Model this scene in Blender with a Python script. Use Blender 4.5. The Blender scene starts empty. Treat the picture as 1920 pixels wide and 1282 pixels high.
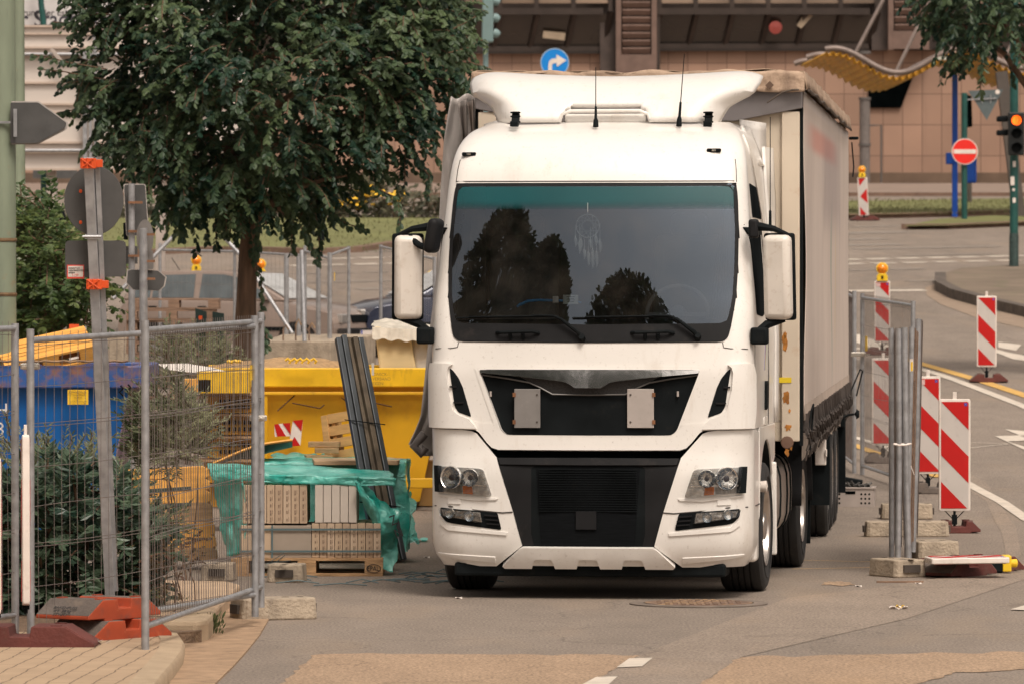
import bpy, bmesh, math, random
from mathutils import Vector, Matrix, noise
R = math.radians
random.seed(7)
SC = bpy.context.scene
COL = SC.collection

# ------------------------------------------------------------------ camera, world, sun, exposure
FPX = 10860.0          # focal length in photo pixels (1920 wide)
EYE = 2.39             # eye height above the road by the lorry
HOR = 511.0            # photo row of the eye level
cam_d = bpy.data.cameras.new('camera')
cam = bpy.data.objects.new('camera', cam_d)
COL.objects.link(cam)
cam.location = (0, 0, EYE)
cam.rotation_euler = (R(90) - math.atan((641 - HOR) / FPX), 0, 0)
cam_d.sensor_width = 36
cam_d.lens = FPX * 36 / 1920
cam_d.clip_start = 1
cam_d.clip_end = 2000
cam_d.dof.use_dof = True
cam_d.dof.focus_distance = 42.5
cam_d.dof.aperture_fstop = 8.0
SC.camera = cam

SUN_EL, SUN_AZ = 58, 158      # azimuth measured from +Y towards +X
w = bpy.data.worlds.new('World')
SC.world = w
w.use_nodes = True
nt = w.node_tree
bg = nt.nodes['Background']
sky = nt.nodes.new('ShaderNodeTexSky')
sky.sky_type = 'NISHITA'
sky.sun_disc = False
sky.sun_elevation = R(SUN_EL)
sky.sun_rotation = R(SUN_AZ)
sky.air_density = 1.0
sky.dust_density = 6.0
sky.ozone_density = 1.0
hs = nt.nodes.new('ShaderNodeHueSaturation')
hs.inputs['Saturation'].default_value = 0.12
mixw = nt.nodes.new('ShaderNodeMixRGB')
mixw.blend_type = 'MULTIPLY'
mixw.inputs['Fac'].default_value = 1.0
mixw.inputs['Color2'].default_value = (1.0, 0.90, 0.81, 1)
nt.links.new(sky.outputs[0], hs.inputs['Color'])
nt.links.new(hs.outputs[0], mixw.inputs['Color1'])
nt.links.new(mixw.outputs[0], bg.inputs['Color'])
bg.inputs['Strength'].default_value = 0.12

sd = bpy.data.lights.new('sun', 'SUN')
sd.energy = 1.3
sd.angle = R(14)
sd.color = (1.0, 0.92, 0.82)
sun = bpy.data.objects.new('sun', sd)
COL.objects.link(sun)
sdir = Vector((math.sin(R(SUN_AZ)) * math.cos(R(SUN_EL)), math.cos(R(SUN_AZ)) * math.cos(R(SUN_EL)), math.sin(R(SUN_EL))))
sun.rotation_euler = (-sdir).to_track_quat('-Z', 'Y').to_euler()
sun.location = (0, 20, 60)
SC.view_settings.view_transform = 'Standard'
SC.view_settings.look = 'None'
SC.view_settings.exposure = 0.38
SC.view_settings.gamma = 1.0
SC.view_settings.use_curve_mapping = False
try:
    SC.cycles.max_bounces = 6
    SC.cycles.transparent_max_bounces = 12
    SC.cycles.diffuse_bounces = 3
except Exception:
    pass

# ------------------------------------------------------------------ placing: photo row/column + distance -> metres
PROF = [(-400, 0.0), (56, 0.0), (62, 0.12), (67, 0.22), (76, 0.55), (84, 0.82), (94, 1.10), (104, 1.56), (120, 2.38),
        (135, 3.1), (150, 3.82), (175, 5.0), (230, 5.3), (900, 6.0)]
def gz(d):
    for (a, za), (b, zb) in zip(PROF, PROF[1:]):
        if d <= b:
            return za + (zb - za) * (d - a) / (b - a)
    return PROF[-1][1]
def at(px, py, d):
    return Vector(((px - 960) * d / FPX, d, EYE - (py - HOR) * d / FPX))
def grow(px, d, dz=0.0):
    return Vector(((px - 960) * d / FPX, d, gz(d) + dz))
def gd(py, z0=0.0):                       # distance whose ground shows at photo row py
    lo, hi = 20.0, 400.0
    for _ in range(50):
        m = (lo + hi) / 2
        if HOR + (EYE - gz(m) - z0) * FPX / m > py: lo = m
        else: hi = m
    return (lo + hi) / 2
def G(px, py, dz=0.0):
    d = gd(py, dz)
    return Vector(((px - 960) * d / FPX, d, gz(d) + dz))

# ------------------------------------------------------------------ materials
MATS = {}
def srgb(r, g, b):
    f = lambda c: (c / 255 / 12.92) if c / 255 <= 0.04045 else ((c / 255 + 0.055) / 1.055) ** 2.4
    return (f(r), f(g), f(b))
def M(name, col, rough=0.6, metal=0.0, var=0.12, scale=4.0, bump=0.0, bscale=60.0, dirt=None, coat=0.0, emit=None, stretch=None, spec=0.5, trans=0.0):
    """procedural paint: base colour varied by noise, optional dirt layer (colour, amount, scale, stretch)"""
    if name in MATS: return MATS[name]
    m = bpy.data.materials.new(name); m.use_nodes = True
    t = m.node_tree; N = t.nodes; L = t.links
    b = N['Principled BSDF']
    b.inputs['Roughness'].default_value = rough
    b.inputs['Metallic'].default_value = metal
    b.inputs['Specular IOR Level'].default_value = spec
    b.inputs['Coat Weight'].default_value = coat
    b.inputs['Coat Roughness'].default_value = 0.12
    if trans: b.inputs['Transmission Weight'].default_value = trans
    tc = N.new('ShaderNodeTexCoord'); mp = N.new('ShaderNodeMapping')
    L.new(tc.outputs['Object'], mp.inputs['Vector'])
    if stretch: mp.inputs['Scale'].default_value = stretch
    n1 = N.new('ShaderNodeTexNoise'); n1.inputs['Scale'].default_value = scale; n1.inputs['Detail'].default_value = 6
    L.new(mp.outputs[0], n1.inputs['Vector'])
    cr = N.new('ShaderNodeValToRGB')
    cr.color_ramp.elements[0].position = 0.3; cr.color_ramp.elements[1].position = 0.7
    cr.color_ramp.elements[0].color = tuple(c * (1 - var) for c in col) + (1,)
    cr.color_ramp.elements[1].color = tuple(min(1, c * (1 + var)) for c in col) + (1,)
    L.new(n1.outputs['Fac'], cr.inputs['Fac'])
    out = cr.outputs['Color']
    if dirt:
        layers = dirt if isinstance(dirt, list) else [dirt]
        for dl in layers:
            dc, am, ds = dl[:3]; st = dl[3] if len(dl) > 3 else (1, 1, 1)
            mp2 = N.new('ShaderNodeMapping'); mp2.inputs['Scale'].default_value = st
            mp2.inputs['Location'].default_value = (3.1 * len(N), 1.7, 5.3)
            L.new(tc.outputs['Object'], mp2.inputs['Vector'])
            n2 = N.new('ShaderNodeTexNoise'); n2.inputs['Scale'].default_value = ds; n2.inputs['Detail'].default_value = 9
            n2.inputs['Roughness'].default_value = 0.65
            L.new(mp2.outputs[0], n2.inputs['Vector'])
            c2 = N.new('ShaderNodeValToRGB')
            c2.color_ramp.elements[0].position = 0.62 - 0.3 * am; c2.color_ramp.elements[0].color = (0, 0, 0, 1)
            c2.color_ramp.elements[1].position = 0.80 - 0.25 * am; c2.color_ramp.elements[1].color = (1, 1, 1, 1)
            L.new(n2.outputs['Fac'], c2.inputs['Fac'])
            mx = N.new('ShaderNodeMixRGB'); mx.inputs['Color2'].default_value = tuple(dc) + (1,)
            sc = N.new('ShaderNodeMath'); sc.operation = 'MULTIPLY'; sc.inputs[1].default_value = min(1, 0.35 + am)
            L.new(c2.outputs[0], sc.inputs[0]); L.new(sc.outputs[0], mx.inputs['Fac'])
            L.new(out, mx.inputs['Color1']); out = mx.outputs['Color']
    L.new(out, b.inputs['Base Color'])
    if bump:
        n3 = N.new('ShaderNodeTexNoise'); n3.inputs['Scale'].default_value = bscale; n3.inputs['Detail'].default_value = 5
        L.new(mp.outputs[0], n3.inputs['Vector'])
        bp = N.new('ShaderNodeBump'); bp.inputs['Strength'].default_value = bump; bp.inputs['Distance'].default_value = 0.02
        L.new(n3.outputs['Fac'], bp.inputs['Height']); L.new(bp.outputs[0], b.inputs['Normal'])
    if emit:
        b.inputs['Emission Color'].default_value = tuple(emit[0]) + (1,)
        b.inputs['Emission Strength'].default_value = emit[1]
    MATS[name] = m
    return m

WHITE = M('white_paint', (0.80, 0.765, 0.72), 0.32, var=0.02, scale=3, coat=0.5,
          dirt=[((0.50, 0.42, 0.34), 0.16, 2.2, (1, 1, .5)), ((0.26, 0.19, 0.14), 0.10, 38), ((0.62, 0.55, 0.47), 0.13, 7, (2, 2, .25))])
BLACK = M('black_plastic', (0.009, 0.011, 0.012), 0.6, var=0.25, spec=.05, dirt=((0.035, 0.03, 0.026), 0.1, 5))
GREYBLK = M('dark_grey_plastic', (0.014, 0.014, 0.015), 0.55, var=0.2, spec=.15, dirt=((0.05, 0.042, 0.038), 0.15, 6))
DARK = M('dark_cavity', (0.002, 0.0028, 0.003), 0.9, var=0.3, spec=.0)
CHROME = M('chrome', (0.78, 0.78, 0.78), 0.12, 1.0, var=0.05, scale=9, bump=0.15, bscale=14)
RUBBER = M('tyre_rubber', (0.022, 0.021, 0.021), 0.8, var=0.25, bump=0.2, bscale=90, dirt=((0.085, 0.07, 0.06), 0.2, 7))
GALV = M('galvanised_steel', (0.37, 0.37, 0.38), 0.45, 0.55, var=0.22, scale=14, dirt=((0.16, 0.13, 0.11), 0.12, 9))
WIRE = M('fence_wire', (0.20, 0.17, 0.155), 0.5, 0.5, var=0.25, scale=10, dirt=((0.2, 0.08, 0.04), 0.2, 6))
CONC = M('concrete', (0.37, 0.30, 0.225), 0.9, var=0.28, scale=7, bump=0.6, bscale=45, dirt=[((0.13, 0.10, 0.08), 0.25, 9), ((0.42, 0.36, 0.28), 0.1, 25)])
WOOD = M('pallet_wood', (0.40, 0.24, 0.12), 0.8, var=0.35, scale=5, stretch=(1, 6, 6), bump=0.4, bscale=20, dirt=((0.16, 0.08, 0.04), 0.2, 6))
WOODY = M('yellow_formwork_wood', (0.76, 0.37, 0.075), 0.65, var=0.2, scale=4, stretch=(1, 5, 5), dirt=[((0.30, 0.13, 0.05), 0.12, 5), ((0.7, 0.45, 0.2), 0.15, 9)])
OLDWOOD = M('weathered_pallet_wood', (0.24, 0.15, 0.10), 0.85, var=0.3, scale=5, stretch=(1, 6, 6), dirt=((0.12, 0.06, 0.04), 0.2, 6))
YEL = M('yellow_skip_paint', (0.72, 0.39, 0.012), 0.5, var=0.14, scale=2.0,
        dirt=[((0.22, 0.10, 0.03), 0.10, 7, (1, 1, .35)), ((0.50, 0.20, 0.02), 0.25, 1.5)])
YELRIM = M('bright_yellow_paint', (0.85, 0.50, 0.015), 0.45, var=0.12, scale=4, dirt=[((0.16, 0.07, 0.03), 0.16, 9, (1, 1, .3)), ((0.6, 0.25, 0.03), 0.2, 4)])
BLUE = M('blue_skip_paint', (0.0, 0.105, 0.37), 0.45, var=0.15, scale=2.5, dirt=((0.03, 0.05, 0.10), 0.22, 4))
BLUERIM = M('rusty_blue_paint', (0.02, 0.09, 0.30), 0.5, var=0.2, scale=6, dirt=[((0.26, 0.12, 0.07), 0.6, 7), ((0.12, 0.05, 0.03), 0.2, 14)])
PURPLE = M('faded_purple_paint', (0.30, 0.22, 0.34), 0.6, var=0.2, scale=5, dirt=((0.33, 0.10, 0.08), 0.2, 6, (1, 1, .4)))
REDSIGN = M('red_sign_sheet', (0.47, 0.009, 0.008), 0.5, spec=.3, var=0.08, dirt=((0.35, 0.05, 0.03), 0.1, 7))
WHITESIGN = M('white_sign_sheet', (0.52, 0.475, 0.44), 0.45, var=0.06, dirt=((0.33, 0.28, 0.25), 0.12, 9))
WHITEPL = M('white_plastic', (0.74, 0.66, 0.60), 0.5, var=0.07, scale=8, dirt=((0.40, 0.30, 0.22), 0.15, 8))
LAMPY = M('yellow_lamp_housing', (0.80, 0.52, 0.02), 0.4, var=0.1)
LAMPO = M('orange_lamp_lens', (0.90, 0.25, 0.01), 0.15, var=0.2, scale=30)
SIGNBACK = M('grey_sign_back', (0.082, 0.08, 0.078), 0.55, 0.2, var=0.18, scale=5, dirt=((0.05, 0.048, 0.047), 0.15, 8))
SIGNBACKL = M('light_grey_sign_back', (0.20, 0.185, 0.175), 0.55, 0.3, var=0.15, scale=5)
ORANGE = M('orange_plastic', (0.70, 0.09, 0.015), 0.45, var=0.12, dirt=((0.3, 0.06, 0.02), 0.15, 12))
GREENPOLE = M('dark_green_pole_paint', (0.012, 0.075, 0.065), 0.4, var=0.2, scale=5, dirt=((0.30, 0.30, 0.28), 0.0, 10))
PALEGREEN = M('pale_green_pole_paint', (0.22, 0.255, 0.18), 0.55, var=0.14, scale=5, stretch=(1, 1, .3), dirt=[((0.33, 0.16, 0.06), 0.04, 7), ((0.14, 0.155, 0.12), 0.2, 5, (2, 2, .4))])
REDBASE = M('dark_red_recycled_rubber', (0.11, 0.028, 0.022), 0.75, var=0.25, bump=0.3, bscale=40, dirt=((0.13, 0.09, 0.07), 0.2, 8))
REDBASE2 = M('worn_orange_red_plate', (0.38, 0.06, 0.02), 0.7, var=0.2, scale=6, dirt=[((0.10, 0.06, 0.05), 0.35, 6), ((0.5, 0.2, 0.1), 0.1, 20)])
GREYBASE = M('grey_rubber_top', (0.13, 0.105, 0.09), 0.85, var=0.25, bump=0.3, bscale=50, dirt=((0.21, 0.16, 0.12), 0.3, 10))
BARK = M('bark', (0.12, 0.07, 0.042), 0.9, var=0.45, scale=14, stretch=(1, 1, .16), bump=1.0, bscale=26)
def leafmat(name, c1, c2, rough=0.5, trans=0.25, hue=0.0):
    m = bpy.data.materials.new(name); m.use_nodes = True
    t = m.node_tree; N = t.nodes; L = t.links; b = N['Principled BSDF']
    at_ = N.new('ShaderNodeAttribute'); at_.attribute_name = 'tint'
    cr = N.new('ShaderNodeValToRGB'); cr.color_ramp.elements[0].color = c1 + (1,); cr.color_ramp.elements[1].color = c2 + (1,)
    L.new(at_.outputs['Fac'], cr.inputs['Fac']); L.new(cr.outputs[0], b.inputs['Base Color'])
    b.inputs['Roughness'].default_value = rough
    b.inputs['Specular IOR Level'].default_value = 0.35
    tr = N.new('ShaderNodeBsdfTranslucent'); L.new(cr.outputs[0], tr.inputs['Color'])
    mx = N.new('ShaderNodeMixShader'); mx.inputs[0].default_value = trans
    L.new(b.outputs[0], mx.inputs[1]); L.new(tr.outputs[0], mx.inputs[2])
    L.new(mx.outputs[0], N['Material Output'].inputs['Surface'])
    return m
LEAF_TREE = leafmat('elm_leaves', (0.011, 0.037, 0.022), (0.095, 0.135, 0.058), rough=0.45)
LEAF_BUSH = leafmat('bush_leaves', (0.022, 0.055, 0.014), (0.15, 0.19, 0.055))
LEAF_LAUREL = leafmat('laurel_leaves', (0.016, 0.042, 0.028), (0.12, 0.17, 0.10), rough=0.35)
LEAF_FEATHER = leafmat('feathery_leaves', (0.08, 0.105, 0.05), (0.30, 0.30, 0.17))
LEAF_WEED = leafmat('weed_leaves', (0.05, 0.075, 0.03), (0.17, 0.2, 0.09))
GRASS = leafmat('grass_blades', (0.10, 0.11, 0.04), (0.22, 0.20, 0.10))
FLOWER = M('yellow_petals', (0.85, 0.50, 0.02), 0.6, var=0.15)

# ------------------------------------------------------------------ mesh building
def tag(o, label=None, cat=None, group=None, kind=None):
    if label: o['label'] = label
    if cat: o['category'] = cat
    if group: o['group'] = group
    if kind: o['kind'] = kind
    return o
def thing(name, loc, label, cat, rz=0.0, group=None, rot=None):
    o = bpy.data.objects.new(name, None); COL.objects.link(o)
    o.empty_display_size = 0.1
    o.location = loc; o.rotation_euler = rot if rot else (0, 0, rz)
    return tag(o, label, cat, group)
class MB:
    def __init__(s): s.v = []; s.f = []; s.mi = []; s.X = Matrix.Identity(4); s.m = 0
    def add(s, vs, fs):
        b = len(s.v)
        s.v += [s.X @ Vector(p) for p in vs]
        s.f += [tuple(b + i for i in f) for f in fs]
        s.mi += [s.m] * len(fs)
        return s
    def box(s, c, d, rot=None):
        x, y, z = d[0] / 2, d[1] / 2, d[2] / 2
        vs = [Vector((i, j, k)) for i in (-x, x) for j in (-y, y) for k in (-z, z)]
        if rot is not None:
            m = rot if isinstance(rot, Matrix) else Matrix.Rotation(rot, 3, 'Z')
            vs = [m @ v for v in vs]
        c = Vector(c)
        return s.add([v + c for v in vs], [(0, 1, 3, 2), (4, 6, 7, 5), (0, 4, 5, 1), (2, 3, 7, 6), (0, 2, 6, 4), (1, 5, 7, 3)])
    def bar(s, a, b, w, h=None, up=(0, 0, 1)):
        a = Vector(a); b = Vector(b); h = h or w
        z = (b - a).normalized(); u = Vector(up)
        if abs(z.dot(u)) > .95: u = Vector((0, 1, 0))
        x = z.cross(u).normalized(); y = x.cross(z)
        vs = []
        for p in (a, b):
            for i, j in ((-1, -1), (1, -1), (1, 1), (-1, 1)): vs.append(p + x * i * w / 2 + y * j * h / 2)
        return s.add(vs, [(0, 3, 2, 1), (4, 5, 6, 7), (0, 1, 5, 4), (1, 2, 6, 5), (2, 3, 7, 6), (3, 0, 4, 7)])
    def tube(s, pts, r, n=8, cap=True):
        pts = [Vector(p) for p in pts]; k = len(pts)
        rs = r if isinstance(r, (list, tuple)) else [r] * k
        vs = []; px = None
        for i, p in enumerate(pts):
            t = (pts[min(i + 1, k - 1)] - pts[max(i - 1, 0)])
            if t.length < 1e-9: t = Vector((0, 0, 1))
            t.normalize()
            if px is None:
                u = Vector((0, 0, 1)) if abs(t.z) < .9 else Vector((0, 1, 0))
                px = t.cross(u).normalized()
            else:
                px = (px - t * px.dot(t)).normalized()
            py = t.cross(px)
            for j in range(n):
                a = 2 * math.pi * j / n
                vs.append(p + (px * math.cos(a) + py * math.sin(a)) * rs[i])
        fs = [(i * n + j, i * n + (j + 1) % n, (i + 1) * n + (j + 1) % n, (i + 1) * n + j) for i in range(k - 1) for j in range(n)]
        if cap: fs += [tuple(range(n))[::-1], tuple((k - 1) * n + j for j in range(n))]
        return s.add(vs, fs)
    def prism(s, poly, fn, t0, t1):
        """poly 2-D outline; fn(a,b,t)->3-D; between t0 and t1"""
        n = len(poly)
        vs = [fn(a, b, t0) for a, b in poly] + [fn(a, b, t1) for a, b in poly]
        return s.add(vs, [tuple(range(n)), tuple(range(2 * n - 1, n - 1, -1))] + [(i, i + n, (i + 1) % n + n, (i + 1) % n) for i in range(n)])
    def lathe(s, prof, n=32, axis='Z', c=(0, 0, 0), close=False):
        vs = []; c = Vector(c)
        for r, h in prof:
            for j in range(n):
                a = 2 * math.pi * j / n; x, y = r * math.cos(a), r * math.sin(a)
                vs.append(c + (Vector((x, y, h)) if axis == 'Z' else Vector((h, x, y)) if axis == 'X' else Vector((x, h, y))))
        k = len(prof)
        fs = [(i * n + j, i * n + (j + 1) % n, (i + 1) * n + (j + 1) % n, (i + 1) * n + j) for i in range(k - 1) for j in range(n)]
        if close: fs += [tuple(range(n)), tuple((k - 1) * n + j for j in range(n))]
        return s.add(vs, fs)
    def grid(s, fn, nu, nv, thick=None):
        vs = [fn(i / nu, j / nv) for j in range(nv + 1) for i in range(nu + 1)]
        fs = [(j * (nu + 1) + i, j * (nu + 1) + i + 1, (j + 1) * (nu + 1) + i + 1, (j + 1) * (nu + 1) + i) for j in range(nv) for i in range(nu)]
        return s.add(vs, fs)
    def build(s, name, mats, parent=None, smooth=None, bevel=0, solid=0, loc=None, rot=None, fixn=True):
        me = bpy.data.meshes.new(name)
        me.from_pydata([tuple(v) for v in s.v], [], s.f)
        mats = mats if isinstance(mats, (list, tuple)) else [mats]
        for m in mats: me.materials.append(m)
        if len(mats) > 1: me.polygons.foreach_set('material_index', s.mi)
        if fixn:
            bm = bmesh.new(); bm.from_mesh(me)
            bmesh.ops.recalc_face_normals(bm, faces=bm.faces)
            bm.to_mesh(me); bm.free()
        me.update()
        if smooth is not None:
            me.polygons.foreach_set('use_smooth', [True] * len(me.polygons))
            try: me.set_sharp_from_angle(angle=R(smooth))
            except Exception: pass
        o = bpy.data.objects.new(name, me); COL.objects.link(o)
        if loc is not None: o.location = loc
        if rot is not None: o.rotation_euler = rot
        if parent is not None: o.parent = parent
        if solid:
            q = o.modifiers.new('thickness', 'SOLIDIFY'); q.thickness = solid; q.offset = 0
        if bevel:
            q = o.modifiers.new('bevel', 'BEVEL'); q.width = bevel; q.segments = 2; q.limit_method = 'ANGLE'; q.angle_limit = R(40)
        return o
def dup(root, loc=None, rz=None, label=None, group=None, rot=None):
    def cp(o, par):
        c = o.copy(); COL.objects.link(c); c.parent = par
        for ch in kids.get(o.name, []): cp(ch, c)
        return c
    kids = {}
    for o in COL.objects:
        if o.parent: kids.setdefault(o.parent.name, []).append(o)
    r = cp(root, None)
    if loc is not None: r.location = loc
    if rz is not None: r.rotation_euler = (0, 0, rz)
    if rot is not None: r.rotation_euler = rot
    if label: r['label'] = label
    if group: r['group'] = group
    return r
def text(name, body, size, mat, parent, loc, rot, ext=0.001, align='LEFT', shear=0, sx=1.0, bold=0):
    cu = bpy.data.curves.new(name, 'FONT'); cu.body = body; cu.size = size; cu.extrude = ext; cu.align_x = align; cu.shear = shear; cu.offset = bold
    tmp = bpy.data.objects.new('tmp', cu); COL.objects.link(tmp)
    dg = bpy.context.evaluated_depsgraph_get()
    me = bpy.data.meshes.new_from_object(tmp.evaluated_get(dg))
    bpy.data.objects.remove(tmp)
    me.name = name; me.materials.clear(); me.materials.append(mat)
    o = bpy.data.objects.new(name, me); COL.objects.link(o)
    o.location = loc; o.rotation_euler = rot; o.scale = (sx, 1, 1)
    if parent: o.parent = parent
    return o
INK = M('black_ink', (0.02, 0.02, 0.02), 0.7, var=0.05)
INKBLUE = M('blue_ink', (0.03, 0.05, 0.25), 0.6, var=0.05)
INKWHITE = M('white_lettering', (0.65, 0.62, 0.6), 0.6, var=0.05)
INKBROWN = M('faded_lettering', (0.30, 0.17, 0.03), 0.7, var=0.1)
# foliage: many small folded leaves with a per-leaf tint
def leaves(name, items, mat, parent, wid=0.5, fold=0.15, smoothn=False):
    """items: (pos, dir, side, length, tint)"""
    vs = []; fs = []; tv = []
    for p, d, sd_, ln, ti in items:
        b = len(vs); n = d.cross(sd_).normalized(); w_ = ln * wid / 2
        m1 = p + d * ln * .35; m2 = p + d * ln * .72
        vs += [p, m1 + sd_ * w_ + n * w_ * fold, m2 + sd_ * w_ * .75 + n * w_ * fold, p + d * ln - n * ln * .06, m2 - sd_ * w_ * .75 + n * w_ * fold, m1 - sd_ * w_ + n * w_ * fold]
        fs += [(b, b + 1, b + 2, b + 3), (b, b + 3, b + 4, b + 5)]
        tv += [ti] * 6
    me = bpy.data.meshes.new(name); me.from_pydata(vs, [], fs); me.materials.append(mat)
    a = me.attributes.new('tint', 'FLOAT', 'POINT'); a.data.foreach_set('value', tv)
    o = bpy.data.objects.new(name, me); COL.objects.link(o)
    if parent: o.parent = parent
    return o
def rdir(rnd):
    while True:
        v = Vector((rnd.uniform(-1, 1), rnd.uniform(-1, 1), rnd.uniform(-1, 1)))
        if .05 < v.length < 1: return v.normalized()
# ------------------------------------------------------------------ ground
def asphalt(name, col, speck=0.25, patch=0.12):
    m = bpy.data.materials.new(name); m.use_nodes = True
    t = m.node_tree; N = t.nodes; L = t.links; b = N['Principled BSDF']
    b.inputs['Roughness'].default_value = 0.85; b.inputs['Specular IOR Level'].default_value = 0.3
    g = N.new('ShaderNodeNewGeometry')
    def noise_(sc, det, st=None):
        mp = N.new('ShaderNodeMapping'); L.new(g.outputs['Position'], mp.inputs['Vector'])
        if st: mp.inputs['Scale'].default_value = st
        n = N.new('ShaderNodeTexNoise'); n.inputs['Scale'].default_value = sc; n.inputs['Detail'].default_value = det
        L.new(mp.outputs[0], n.inputs['Vector']); return n.outputs['Fac']
    def ramp(f, a, b_, v0, v1):
        r = N.new('ShaderNodeMapRange'); r.inputs['From Min'].default_value = a; r.inputs['From Max'].default_value = b_
        r.inputs['To Min'].default_value = v0; r.inputs['To Max'].default_value = v1; L.new(f, r.inputs['Value']); return r.outputs[0]
    def mul(a, b_):
        x = N.new('ShaderNodeMath'); x.operation = 'MULTIPLY'; L.new(a, x.inputs[0]); L.new(b_, x.inputs[1]); return x.outputs[0]
    f = mul(ramp(noise_(55, 3, (1, .45, 1)), .35, .65, 1 - speck, 1 + speck), ramp(noise_(0.45, 6, (1, .22, 1)), .3, .7, 1 - patch, 1 + patch))
    f = mul(f, ramp(noise_(2.6, 8, (1, .35, 1)), .3, .7, .92, 1.08))
    # dark tar spots
    f = mul(f, ramp(noise_(9, 4), .72, .76, 1.0, .62))
    # long fine cracks
    v = N.new('ShaderNodeTexVoronoi'); v.feature = 'DISTANCE_TO_EDGE'; v.inputs['Scale'].default_value = 0.33
    mp = N.new('ShaderNodeMapping'); L.new(g.outputs['Position'], mp.inputs['Vector'])
    nz = N.new('ShaderNodeTexNoise'); nz.inputs['Scale'].default_value = 1.2; nz.inputs['Detail'].default_value = 6; L.new(g.outputs['Position'], nz.inputs['Vector'])
    ad = N.new('ShaderNodeVectorMath'); ad.operation = 'ADD'; L.new(mp.outputs[0], ad.inputs[0]); L.new(nz.outputs['Color'], ad.inputs[1]); L.new(ad.outputs[0], v.inputs['Vector'])
    f = mul(f, ramp(v.outputs['Distance'], 0.0, 0.006, .72, 1.0))
    cb = N.new('ShaderNodeMixRGB'); cb.blend_type = 'MULTIPLY'; cb.inputs['Fac'].default_value = 1; cb.inputs['Color1'].default_value = col + (1,)
    L.new(f, cb.inputs['Color2'])
    # sandy dust
    mx = N.new('ShaderNodeMixRGB'); mx.inputs['Color2'].default_value = (col[0] * 1.55, col[1] * 1.38, col[2] * 1.12, 1)
    L.new(ramp(noise_(1.1, 8, (1, .3, 1)), .55, .8, 0, .38), mx.inputs['Fac']); L.new(cb.outputs[0], mx.inputs['Color1'])
    L.new(mx.outputs[0], b.inputs['Base Color'])
    bp = N.new('ShaderNodeBump'); bp.inputs['Strength'].default_value = .35; bp.inputs['Distance'].default_value = .01
    L.new(noise_(130, 3), bp.inputs['Height']); L.new(bp.outputs[0], b.inputs['Normal'])
    MATS[name] = m
    return m
ASPH = asphalt('asphalt', (0.222, 0.182, 0.150))
ASPH_TAN = asphalt('sandy_asphalt', (0.335, 0.235, 0.158), speck=.3)
ASPH_PALE = asphalt('pale_asphalt', (0.255, 0.205, 0.165), patch=.06)
def sheet(name, polys, mat, dz, seg=3.0):
    """flat sheet(s) following the ground profile; polys in world x,y"""
    bm = bmesh.new()
    for p in polys:
        bm.faces.new([bm.verts.new((x, y, 0)) for x, y in p])
    ys = [v.co.y for v in bm.verts]
    for a, _ in PROF:
        if min(ys) < a < max(ys):
            bmesh.ops.bisect_plane(bm, geom=bm.verts[:] + bm.edges[:] + bm.faces[:], plane_co=(0, a, 0), plane_no=(0, 1, 0))
    for v in bm.verts: v.co.z = gz(v.co.y) + dz
    bmesh.ops.recalc_face_normals(bm, faces=bm.faces)
    for f in bm.faces:
        if f.normal.z < 0: f.normal_flip()
    me = bpy.data.meshes.new(name); bm.to_mesh(me); bm.free()
    me.materials.append(mat)
    o = bpy.data.objects.new(name, me); COL.objects.link(o); o['kind'] = 'structure'
    return o
def gp(pts, dz=0.0):
    return [(v.x, v.y) for v in (G(a, b, dz) for a, b in pts)]
def gline(pts, wpx_or_m, dz=0.0):
    """a painted line of given width in metres through photo points"""
    P = [Vector(q) for q in gp(pts, dz)]
    res = []
    for a, b in zip(P, P[1:]):
        n = Vector((-(b - a).y, (b - a).x)).normalized() * wpx_or_m / 2
        res.append([tuple(a + n), tuple(b + n), tuple(b - n), tuple(a - n)])
    return res
sheet('road', [[(-350, -350), (350, -350), (350, 900), (-350, 900)]], ASPH, 0)
def jag(P, amp=.09, n=26):
    out = []
    for i, (x, y) in enumerate(P):
        q = P[(i + 1) % len(P)]
        for k in range(n):
            t = k / n; a, b = x + (q[0] - x) * t, y + (q[1] - y) * t
            out.append((a + amp * .5 * noise.noise(Vector((a * 5, b * 5, 1))), b + amp * 2 * noise.noise(Vector((a * 6, b * 4, 8)))))
    return out
sheet('road_patch', [jag(gp([(590, 1226), (1200, 1228), (1020, 1330), (480, 1330)])),
                     jag(gp([(1390, 1232), (1920, 1222), (2050, 1222), (2050, 1250), (1790, 1262), (1560, 1330), (1240, 1330)]))], ASPH_TAN, .004)
sheet('road_patch', [gp([(1480, 1120), (1620, 1105), (1920, 1060), (2000, 1060), (1700, 1160), (1390, 1232), (1240, 1330), (1020, 1330), (1200, 1228)])], ASPH_PALE, .003)
sheet('road_patch', [gp([(1790, 872), (1850, 905), (1905, 985), (1915, 1040), (1890, 1060), (1880, 1000), (1850, 940), (1770, 890)])], ASPH_PALE, .003)
# worn sandy ring round the manhole and dusty spots
def disc(px, py, rx, ry, n=22, j=.12):
    c = G(px, py); out = []
    for i in range(n):
        a = 2 * math.pi * i / n; k = 1 + random.uniform(-j, j)
        out.append((c.x + rx * math.cos(a) * k, c.y + ry * math.sin(a) * k))
    return out
sheet('road_patch', [disc(1570, 1094, .13, .3, j=.3)], ASPH_TAN, .0045)
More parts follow.
